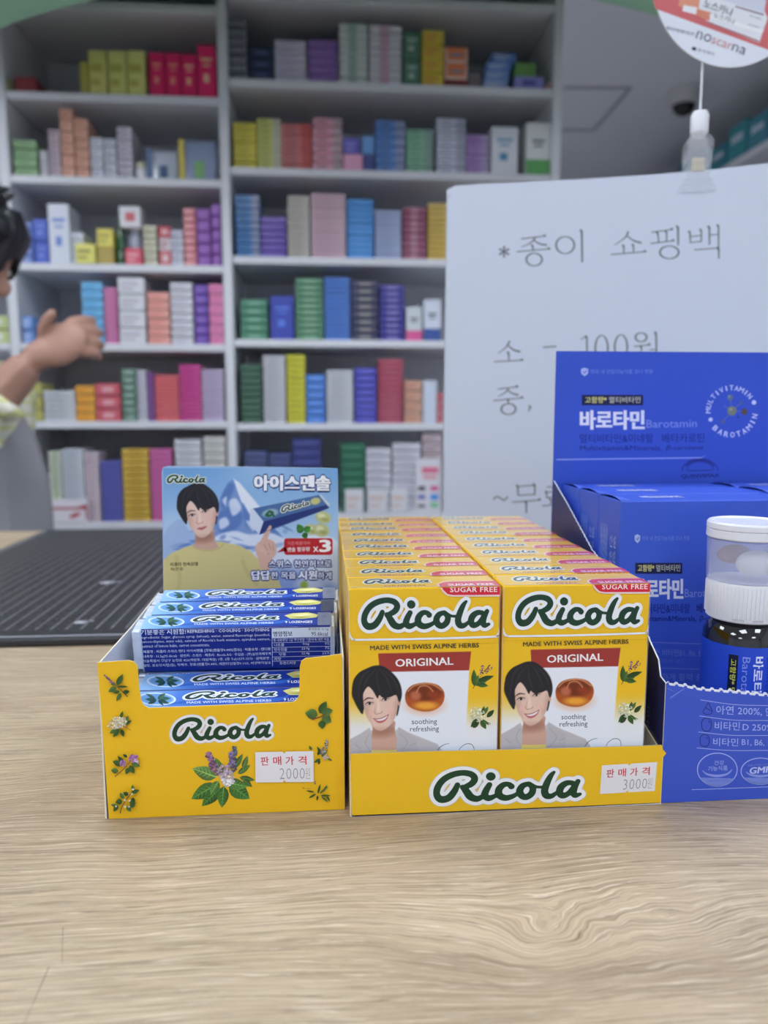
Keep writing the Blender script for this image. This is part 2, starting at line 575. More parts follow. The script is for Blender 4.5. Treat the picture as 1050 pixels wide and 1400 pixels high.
class Canvas:
    """a small painted picture: colours on a fine lattice"""
    def __init__(self, x0, y0, x1, y1, nx, ny, col):
        self.X, self.Y = np.meshgrid(np.linspace(x0, x1, nx), np.linspace(y0, y1, ny))
        self.I = np.zeros((*self.X.shape, 3)) + np.array(col, float)
        self.px = (x1 - x0) / nx

    def mix(self, a, col):
        col = np.asarray(col, float)
        self.I = self.I * (1 - a[..., None]) + col * a[..., None]

    def sd_poly(self, pts):
        P = np.array(pts, float); X, Y = self.X, self.Y
        d = np.full(X.shape, 1e9); ins = np.zeros(X.shape, bool)
        for (ax, ay), (bx, by) in zip(P, np.roll(P, -1, 0)):
            ex, ey = bx - ax, by - ay
            t = np.clip(((X - ax) * ex + (Y - ay) * ey) / (ex * ex + ey * ey + 1e-12), 0, 1)
            d = np.minimum(d, (X - ax - t * ex) ** 2 + (Y - ay - t * ey) ** 2)
            c = ((ay > Y) != (by > Y)) & (X < (bx - ax) * (Y - ay) / (by - ay + 1e-12) + ax)
            ins ^= c
        d = np.sqrt(d)
        return np.where(ins, -d, d)

    def poly(self, pts, col, feather=None, alpha=1.0, smooth=4, clip=None):
        f = feather or self.px
        if smooth: pts = crom(pts, smooth, True)
        a = np.clip(0.5 - self.sd_poly(pts) / (2 * f), 0, 1) * alpha
        if clip is not None: a = a * clip
        self.mix(a, col); return a

    def ell(self, cx, cy, rx, ry, col, rot=0, feather=0.15, alpha=1.0, clip=None):
        x = (self.X - cx) * cos(rot) + (self.Y - cy) * sin(rot); y = -(self.X - cx) * sin(rot) + (self.Y - cy) * cos(rot)
        r = np.hypot(x / rx, y / ry)
        a = np.clip((1 + feather - r) / (2 * feather), 0, 1); a = a * a * (3 - 2 * a) * alpha
        if clip is not None: a = a * clip
        self.mix(a, col); return a

    def stroke(self, pts, wd, col, feather=None, alpha=1.0, smooth=5, clip=None):
        f = feather or self.px
        W = wd if hasattr(wd, '__len__') else [wd] * len(pts)
        P = np.array([(*p, q) for p, q in zip(pts, W)], float)
        if smooth and len(P) > 2: P = crom(P, smooth)
        d = np.full(self.X.shape, 1e9)
        for a, b in zip(P, P[1:]):
            e = b[:2] - a[:2]
            t = np.clip(((self.X - a[0]) * e[0] + (self.Y - a[1]) * e[1]) / (e @ e + 1e-12), 0, 1)
            d = np.minimum(d, np.hypot(self.X - a[0] - t * e[0], self.Y - a[1] - t * e[1]) - (a[2] + t * (b[2] - a[2])))
        al = np.clip(0.5 - d / (2 * f), 0, 1) * alpha
        if clip is not None: al = al * clip
        self.mix(al, col)


def contour(fn, x0, y0, x1, y1, st, level=0.0):
    xs = np.arange(x0, x1 + st, st); ys = np.arange(y0, y1 + st, st)
    X, Y = np.meshgrid(xs, ys); D = fn(X, Y) - level
    V, F, cache = [], [], {}
    def vert(k, p):
        if k not in cache: cache[k] = len(V); V.append(p)
        return cache[k]
    ny, nx = D.shape
    ins = D < 0
    for j in range(ny - 1):
        i = 0
        while i < nx - 1:
            c = ins[j, i], ins[j, i + 1], ins[j + 1, i + 1], ins[j + 1, i]
            if all(c):
                k = i
                while k + 1 < nx - 1 and ins[j, k + 2] and ins[j + 1, k + 2]: k += 1
                F.append([vert((j, i), (xs[i], ys[j])), vert((j, k + 1), (xs[k + 1], ys[j])),
                          vert((j + 1, k + 1), (xs[k + 1], ys[j + 1])), vert((j + 1, i), (xs[i], ys[j + 1]))])
                i = k + 1; continue
            if any(c):
                cs = [(j, i), (j, i + 1), (j + 1, i + 1), (j + 1, i)]; out = []
                for a in range(4):
                    A, B = cs[a], cs[(a + 1) % 4]
                    if ins[A]: out.append(vert(A, (xs[A[1]], ys[A[0]])))
                    if ins[A] != ins[B]:
                        t = D[A] / (D[A] - D[B]); K = (min(A, B), max(A, B), 'e')
                        out.append(vert(K, (xs[A[1]] + t * (xs[B[1]] - xs[A[1]]), ys[A[0]] + t * (ys[B[0]] - ys[A[0]]))))
                if len(out) >= 3: F.append(out)
            i += 1
    return np.array(V), F


# the script wordmark, brush paths with (x, y, half width)
LOGO = [
    [(240, 258, 15), (222, 300, 19), (190, 340, 21), (150, 347, 22), (128, 318, 19), (133, 272, 19), (163, 225, 19), (212, 195, 19), (268, 184, 18),
     (315, 195, 19), (333, 222, 19), (318, 252, 19), (283, 272, 16), (266, 279, 12)],
    [(268, 272, 14), (290, 303, 21), (312, 336, 22), (345, 349, 19), (375, 335, 15), (392, 315, 14)],
    [(420, 210, 26), (421, 211, 26)],
    [(413, 262, 16), (395, 298, 19), (388, 328, 20), (408, 346, 19), (440, 335, 14), (468, 312, 12)],
    [(532, 276, 18), (518, 262, 15), (490, 264, 17), (465, 292, 20), (466, 328, 21), (498, 347, 19), (538, 338, 15), (575, 315, 11)],
    [(618, 263, 15), (592, 275, 18), (577, 305, 20), (588, 335, 20), (614, 344, 19), (642, 322, 19), (648, 288, 18), (630, 265, 16), (618, 263, 15)],
    [(640, 268, 12), (670, 282, 9), (700, 284, 9)],
    [(763, 192, 9), (745, 215, 15), (724, 262, 19), (712, 308, 20), (722, 338, 20), (748, 342, 16), (776, 322, 11), (795, 305, 10)],
    [(862, 262, 15), (832, 262, 17), (803, 284, 20), (793, 318, 20), (808, 340, 19), (838, 330, 16), (862, 298, 14), (875, 270, 14)],
    [(893, 252, 14), (876, 286, 18), (868, 322, 19), (878, 341, 16), (904, 333, 10)],
]


def logo_sdf():
    segs = []
    for s in LOGO:
        P = crom(s, 5)
        segs += list(zip(P, P[1:]))

    def fn(X, Y):
        d = np.full(X.shape, 1e9)
        for a, b in segs:
            e = b[:2] - a[:2]; L = e @ e + 1e-9
            t = np.clip(((X - a[0]) * e[0] + (Y - a[1]) * e[1]) / L, 0, 1)
            d = np.minimum(d, np.hypot(X - a[0] - t * e[0], Y - a[1] - t * e[1]) - (a[2] + t * (b[2] - a[2])))
        return d
    return fn


_ls = logo_sdf()
LG_DARK = contour(_ls, 90, 150, 930, 385, 4.0)
LG_OUT = contour(_ls, 80, 140, 945, 400, 5.0, 21.0)
LG_EDGE = contour(_ls, 80, 140, 945, 400, 5.0, 24.0)
LG_DARK_LO = contour(_ls, 90, 150, 930, 385, 7.0)
LG_OUT_LO = contour(_ls, 80, 140, 945, 400, 8.0, 22.0)


def logo(pr, x0, y0, x1, y1, slope=0.0, dark=(28, 62, 42), out=(236, 240, 246), lo=False, edge=False):
    """the dark letters fill the box x0..x1, y0..y1 in map space; slope = rise of the baseline (y per x)"""
    def T(V):
        x = x0 + (V[:, 0] - 106) / (914 - 106) * (x1 - x0)
        y = y0 + (V[:, 1] - 165) / (371 - 165) * (y1 - y0) + slope * (x - (x0 + x1) / 2)
        return np.column_stack([x, y])
    if edge:
        pr.shape(LG_EDGE, T, tuple(int(c * 0.82) for c in out)); pr.layer += 1
    pr.shape(LG_OUT_LO if lo else LG_OUT, T, out)
    if not lo: pr.layer += 1; pr.poly(T(np.array([(232 + 34 * cos(q), 238 + 30 * sin(q)) for q in np.linspace(0, 2 * pi, 14, endpoint=False)])), out)
    pr.layer += 1
    pr.shape(LG_DARK_LO if lo else LG_DARK, T, dark); pr.layer += 1


def leaf(pr, x, y, ang, L, W, col, vein=True):
    a = radians(ang); c, s = cos(a), sin(a)
    def R(p, q): return (x + p * c - q * s, y + p * s + q * c)
    up = [R(t * L, W * sin(pi * t ** 0.8) ** 0.9) for t in np.linspace(0, 1, 7)]
    dn = [R(t * L, -W * sin(pi * t ** 0.8) ** 0.9) for t in np.linspace(1, 0, 7)[1:-1]]
    cc = np.array(col, float)
    K = np.array([cc * (0.8 + 0.35 * k / len(up)) for k in range(len(up))] + [cc * 0.72] * len(dn))
    pr.poly(up + dn, np.clip(K, 0, 255)); pr.layer += 1
    if vein:
        pr.line([R(0, 0), R(L * 0.95, 0)], [W * 0.10, W * 0.03], np.clip(cc * 1.35, 0, 255)); pr.layer += 1
        if L > 28:
            for t in (0.25, 0.4, 0.55, 0.7):
                for sg in (-1, 1):
                    pr.line([R(t * L, 0), R((t + 0.13) * L, sg * W * 0.62)], [W * 0.05, W * 0.02], np.clip(cc * 1.25, 0, 255))
            pr.layer += 1


def floret(pr, x, y, r, col, n, seed=1, dot=1.6):
    rr = random.Random(seed)
    for k in range(n):
        a = rr.random() * 2 * pi; q = r * rr.random() ** 0.5
        f = 0.75 + 0.45 * rr.random()
        pr.ell(x + q * cos(a), y + q * sin(a) * 0.9, dot * (0.7 + rr.random() * 0.6), dot * (0.6 + rr.random() * 0.5), tuple(min(255, c * f) for c in col), n=6); pr.layer += 1.2e-6 / pr.step
    pr.layer += 1


def spike(pr, x0, y0, x1, y1, wd, col, n, seed=2):
    rr = random.Random(seed)
    for k in range(n):
        t = k / n; q = wd * (1 - 0.6 * t)
        f = 0.6 + 0.6 * rr.random()
        pr.ell(x0 + (x1 - x0) * t + rr.uniform(-q, q), y0 + (y1 - y0) * t + rr.uniform(-q, q) * 0.6, wd * 0.36, wd * 0.28, tuple(min(255, c * f) for c in col), n=6); pr.layer += 1.2e-6 / pr.step
    pr.layer += 1


G1, G2, G3, BR, PU, WH = (70, 112, 48), (96, 136, 66), (52, 88, 42), (110, 74, 40), (130, 84, 150), (226, 226, 200)
#==BODY==

# ================================================================== ROOM
XL, XR, YF, YB = -3.0, 2.15, -3.4, 6.0
struct('floor', (XL - 0.1, YF - 0.1, -0.1), (XR + 0.1, YB + 0.1, 0), M_FLOOR)
struct('ceiling', (XL - 0.1, YF - 0.1, CEIL), (XR + 0.1, YB + 0.1, CEIL + 0.1), M_CEIL)
struct('wall_left', (XL - 0.1, YF, 0), (XL, YB, CEIL), M_WALL)
struct('wall_right', (XR, YF, 0), (XR + 0.1, YB, CEIL), M_WALL)
struct('wall_back', (XL, YB, 0), (XR, YB + 0.1, CEIL), M_WALL)
struct('wall_front', (XL, YF - 0.1, 0), (XR, YF, CEIL), M_WALL)

# shallow seams of the ceiling hatch
M_SEAM = plain('ceiling seam strip', (176, 176, 186), 0.8)
for i, (a, b) in enumerate([((771, 119), (862, 119)), ((862, 119), (812, 177)), ((812, 177), (768, 177))]):
    A, B = atz(*a, CEIL), atz(*b, CEIL)
    d = (B - A); L = np.linalg.norm(d); M = (A + B) / 2
    bm = bmesh.new(); bm_box(bm, (-L / 2, -0.008, -0.006), (L / 2, 0.008, 0))
    tag(mesh_obj('trim_%d' % (i + 1), bm_mesh('trim', bm, M_SEAM), None, (M[0], M[1], CEIL - 0.0005), (0, 0, atan2(d[1], d[0]))), kind='structure')

# ceiling lamps
for i, (x, y) in enumerate(LAMPS):
    t = empty('ceiling_lamp', (x, y, CEIL), 'square white ceiling light panel, %s' % [
        'above the serving side by the wall', 'above the counter', 'above the counter end by the shelves',
        'over the shop floor by the wall', 'over the middle of the shop floor', 'over the shop floor by the shelving',
        'in the front corner by the wall', 'in the front corner by the shelving', 'unseen fill added deep in the back room', 'unseen fill added behind the shelf bays'][i], 'lamp', 'square ceiling light panels')
    bm = bmesh.new(); bm_box(bm, (-0.31, -0.31, -0.03), (0.31, 0.31, -0.0005), 0.004)
    mesh_obj('lamp_frame', bm_mesh('lamp_frame', bm, M_WHITEPL), t)
    bm = bmesh.new(); bm_box(bm, (-0.285, -0.285, -0.036), (0.285, 0.285, -0.031))
    mesh_obj('lamp_diffuser', bm_mesh('lamp_diffuser', bm, M_LAMP), t)

# mint green curved fascia hung from the ceiling
def fascia():
    Z = 1.95
    pts = [atz(*p, Z)[:2] for p in ((0, 38), (130, 0), (820, 0), (887, 20))]
    # circle through the first, a middle and the last point
    A = np.array([[2 * p[0], 2 * p[1], 1] for p in pts]); b = np.array([p[0] ** 2 + p[1] ** 2 for p in pts])
    s = np.linalg.lstsq(A, b, rcond=None)[0]; cx, cy = s[0], s[1]; r = math.sqrt(s[2] + cx * cx + cy * cy)
    bm = bmesh.new(); n = 64; R0, R1 = r, r - 0.085 if cy > 1.7 else r + 0.085
    R1 = r + 0.085 if cy > 1.7 else r - 0.085
    lo, hi = sorted((R0, R1))
    a0 = atan2(pts[0][1] - cy, pts[0][0] - cx); a1 = atan2(pts[3][1] - cy, pts[3][0] - cx)
    if cy > 1.7:
        if a0 > 0: a0 -= 2 * pi
        if a1 > 0: a1 -= 2 * pi
    e = 0.25
    if a0 > a1: a0, a1 = a1, a0
    a0 -= e; a1 += e
    rows = []
    for k in range(n + 1):
        a = a0 + (a1 - a0) * k / n; c, s_ = cos(a), sin(a)
        rows.append([bm.verts.new((cx + q * c, cy + q * s_, z)) for q, z in ((lo, Z), (hi, Z), (hi, CEIL), (lo, CEIL))])
    for a, b_ in zip(rows, rows[1:]):
        for k in range(4):
            bm.faces.new((a[k], a[(k + 1) % 4], b_[(k + 1) % 4], b_[k]))
    bm.faces.new(rows[0]); bm.faces.new(rows[-1][::-1])
    bmesh.ops.recalc_face_normals(bm, faces=bm.faces)
    return bm_mesh('fascia', bm, M_MINT), (cx, cy, r)
_fm, _fc = fascia()
print('fascia', _fc)
tag(mesh_obj('hanging_fascia', _fm), kind='structure')

# dome camera on the ceiling
dp = atz(936, 122, CEIL)
t = empty('dome_camera', (dp[0], dp[1], CEIL), 'white security dome camera with a dark lens on the ceiling', 'camera')
lathe('camera_housing', [(0, -0.0005), (0.066, -0.0005), (0.068, -0.03), (0.062, -0.062), (0.05, -0.066), (0, -0.066)], M_CCTV, t, (0, 0, 0))
lathe('lens_dome', [(0.048, -0.067), (0.044, -0.085), (0.03, -0.102), (0.012, -0.109), (0, -0.11)], M_BLACKDOME, t, (0, 0, 0))

# ================================================================== COUNTER
t = empty('service_counter', (-0.3, 0.55, 0), 'long service counter with a pale oak laminate top', 'counter')
bm = bmesh.new(); bm_box(bm, (-1.6, -0.55, CT - 0.03), (1.7, 0.47, CT), 0.0015)
mesh_obj('worktop', bm_mesh('worktop', bm, WOOD), t)
bm = bmesh.new(); bm_box(bm, (-1.58, -0.47, 0.0), (1.68, 0.0, CT - 0.0305), 0.002)
mesh_obj('cabinet_body', bm_mesh('cabinet_body', bm, M_SHELFIN), t)
M_SCR = plain('dark scratch', (112, 92, 72), 0.7)
sp = Print(); sp.step = 0.00005; sp.layer = 1
def cxy(x, y): p = atz(x, y, CT); return (p[0], p[1])
for a, b, wd in (((67, 1322), (33, 1400), 0.00013), ((86, 1268), (85, 1318), 0.0001)):
    sp.line([cxy(*a), cxy(*b)], [wd, wd * 0.5], (122, 102, 82))
sp.build('scratch', ((0, 0, CT), (1, 0, 0), (0, 1, 0), (0, 0, 1)), INK_CARD, t).matrix_parent_inverse = Matrix.Translation((0.3, -0.55, 0))

# cutting mat
t = empty('cutting_mat', (-0.15, 0.745, CT), 'charcoal self-healing cutting mat with a fine grid lying on the counter', 'mat')
bm = bmesh.new(); bm_box(bm, (-0.2, -0.243, 0.0003), (0.205, 0.243, 0.0055), 0.0012)
mesh_obj('mat_sheet', bm_mesh('mat_sheet', bm, M_MAT), t)
gp = Print(); gp.layer = 2
x0, x1, y0, y1 = -0.185, 0.19, -0.222, 0.226
for k in range(int((x1 - x0) / 0.01) + 1):
    x = x0 + k * 0.01; q = 0.0007
    gp.rect(x - q, y0, x + q, y1, (112, 112, 120))
gp.layer = 3
for k in range(int((y1 - y0) / 0.01) + 1):
    y = y0 + k * 0.01; q = 0.0004
    gp.rect(x0, y - q, x1, y + q, (66, 68, 76))
gp.rect(x0 - 0.010, y0 - 0.016, x0 - 0.0075, y1 + 0.006, (150, 152, 160)); gp.rect(x0 - 0.010, y0 - 0.0165, x1 + 0.01, y0 - 0.0135, (150, 152, 162))
gp.layer = 4
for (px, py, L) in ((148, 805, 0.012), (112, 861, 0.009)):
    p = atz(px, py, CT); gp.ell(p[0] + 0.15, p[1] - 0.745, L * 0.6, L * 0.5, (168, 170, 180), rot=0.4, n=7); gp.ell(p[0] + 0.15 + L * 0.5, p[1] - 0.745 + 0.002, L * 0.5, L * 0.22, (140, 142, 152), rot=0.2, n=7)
gp.build('grid_print', ((0, 0, 0.0055), (1, 0, 0), (0, 1, 0), (0, 0, 1)), ink('mat grid print', 0.5), t)

# ================================================================== SHELVES
SY = 2.1                                      # front plane of the shelving
def wx(px, py): return float(aty(px, py, SY)[0])
def wz(px, py): return float(aty(px, py, SY)[2])
XM0, XM1 = wx(299, 150), wx(313, 150)         # shared upright
XE0, XE1 = wx(757, 100), wx(770, 100)
XL1 = wx(24, 420); XL0 = XL1 - 0.024
RB = [wz(540, 1), wz(540, 119), wz(470, 236.5), wz(462, 357), wz(461, 469.5), wz(465, 583.5), wz(465, 706)]
LB = [wz(215, 10), wz(150, 133), wz(150, 247), wz(165, 366), wz(215, 475), wz(135, 581), wz(138, 719)]
TB = 0.019
def shelf_unit(name, label, xa, xb, boards, top, left_panel=True, right_panel=True):
    t = empty(name, ((xa + xb) / 2, SY + 0.17, 0), label, 'shelf', 'open white shelf bays along the back')
    cx, cy = (xa + xb) / 2, SY + 0.17
    def part(nm, lo, hi, mat, bev=0.0015):
        bm = bmesh.new(); bm_box(bm, (lo[0] - cx, lo[1] - cy, lo[2]), (hi[0] - cx, hi[1] - cy, hi[2]), bev)
        return mesh_obj(nm, bm_mesh(nm, bm, mat), t)
    if left_panel: part('side_panel', (xa - 0.024, SY, 0), (xa - 0.0002, SY + 0.34, top), M_SHELF)
    if right_panel: part('side_panel', (xb + 0.0002, SY, 0), (xb + 0.024, SY + 0.34, top), M_SHELF)
    part('back_panel', (xa, SY + 0.325, 0), (xb, SY + 0.339, top), M_SHELFIN, 0)
    for z in boards:
        part('shelf_board', (xa + 0.0003, SY + 0.002, z - TB / 2), (xb - 0.0003, SY + 0.3245, z + TB / 2), M_SHELF)
    part('plinth', (xa + 0.0003, SY + 0.02, 0), (xb - 0.0003, SY + 0.04, 0.08), M_SHELFIN)
    return t
shelf_unit('shelf_unit', 'white open shelf bay behind the price sign, filled with medicine cartons', XM1, XE0, [0.09, 0.33, 0.57] + RB[::-1][0:] + [2.3], 2.31, False, True)
shelf_unit('shelf_unit', 'white open shelf bay beside the standing person, red and yellow cartons on top', XL1, XM0, [0.09, 0.33, 0.57] + LB[::-1] + [2.3], 2.31, True, True)
shelf_unit('shelf_unit', 'white open shelf bay behind the head of the standing person', XL0 - 0.75, XL0 - 0.002, [0.09, 0.33, 0.57] + LB[::-1] + [2.3], 2.31, True, False)

# ---- cartons.  (x0, x1, top, count, colour, style, second colour, what the words call it)
def sat(c, k=0.94):
    m = sum(c) / 3
    c = tuple(max(0, min(255, m + (q - m) * k)) for q in c)
    return tuple(255 * (q / 255) ** 0.80 for q in c)
def carton_mesh(w_, d, h, col, style, col2):
    dec = []
    txt = tuple(c * 0.55 if sum(col) > 380 else min(255, c * 0.5 + 120) for c in col)
    if style == 'l':      # a pale label across the middle
        dec = [('front', 0.28, 0.28, 0.74, 0.72, col2)]
    elif style == 's':    # printed end strip
        dec = [('front', 0.66, 0.03, 0.985, 0.97, col2), ('front', 0.7, 0.28, 0.95, 0.40, txt), ('front', 0.7, 0.56, 0.92, 0.68, txt), ('front', 0.12, 0.35, 0.5, 0.62, txt)]
    elif style == 'b':    # broad band
        dec = [('front', 0.32, 0.0, 0.62, 1.0, col2)]
    elif style == 't':    # lines of small writing
        dec = [('front', 0.1, 0.52, 0.78, 0.70, col2), ('front', 0.1, 0.22, 0.6, 0.36, col2)]
    elif style == 'e':    # bright outline
        dec = [('front', 0.02, 0.02, 0.98, 0.16, col2), ('front', 0.02, 0.02, 0.09, 0.9, col2), ('front', 0.92, 0.02, 0.98, 0.9, col2), ('front', 0.25, 0.4, 0.8, 0.62, (150, 150, 160))]
    elif style == 'u':    # upright carton with emblem and lines
        dec = [('front', 0.2, 0.70, 0.8, 0.76, col2), ('front', 0.3, 0.60, 0.7, 0.64, col2), ('front', 0.32, 0.30, 0.62, 0.46, col2)]
    elif style == 'g':    # two-tone, lower third coloured
        dec = [('front', 0.0, 0.0, 1.0, 0.30, col2), ('front', 0.25, 0.62, 0.75, 0.68, (90, 100, 110)), ('front', 0.3, 0.54, 0.7, 0.58, (90, 100, 110))]
    return col_box('carton', w_, d, h, col, INK_FAR, 0.0012, dec)

ORD = ['lowest', 'second up', 'third up', 'fourth up', 'fifth up', 'sixth up', 'seventh up', 'eighth up', 'ninth up', 'tenth up', 'eleventh up', 'twelfth up', 'thirteenth up', 'fourteenth up', 'fifteenth up', 'sixteenth up']
def stack(board_z, base_py, row, shelf_word, depth=0.10, back=0.012, z0=None):
    x0, x1, top, n, col, style, col2, word, where = row
    xa, xb = wx(x0, base_py), wx(x1, base_py)
    zb = board_z + TB / 2 + 0.0004 if z0 is None else z0
    f = (SY + back) / SY
    zt = 1.101 + (wz((x0 + x1) / 2, top) - 1.101) * f
    xa, xb = xa * f, xb * f
    W = (xb - xa) - 0.0015; H = (zt - zb) / n
    seed = int(x0 * 7 + top)
    rr = random.Random(seed)
    h = H - min(0.0026, H * 0.22)
    me = carton_mesh(W, depth, h, sat(col), style, col2)
    kind = word.replace(' ', '_') + '_carton'
    for k in range(n):
        o = mesh_obj(kind, me, None, ((xa + xb) / 2 + rr.uniform(-1, 1) * 0.0004, SY + back + depth / 2 + rr.uniform(0, 0.004), zb + k * H), (0, 0, rr.uniform(-1, 1) * 0.004))
        nm = word + ' carton'
        if n == 1: lab = f'{nm}, single, {where}, {shelf_word}'
        else:
            q = 'topmost' if k == n - 1 else ORD[k]
            lab = f'{nm}, {q}, stack {where}, {shelf_word}'
        tag(o, lab, 'box', f'{word} cartons {where} on the {shelf_word}' if n > 1 else None)
    return zb + n * H

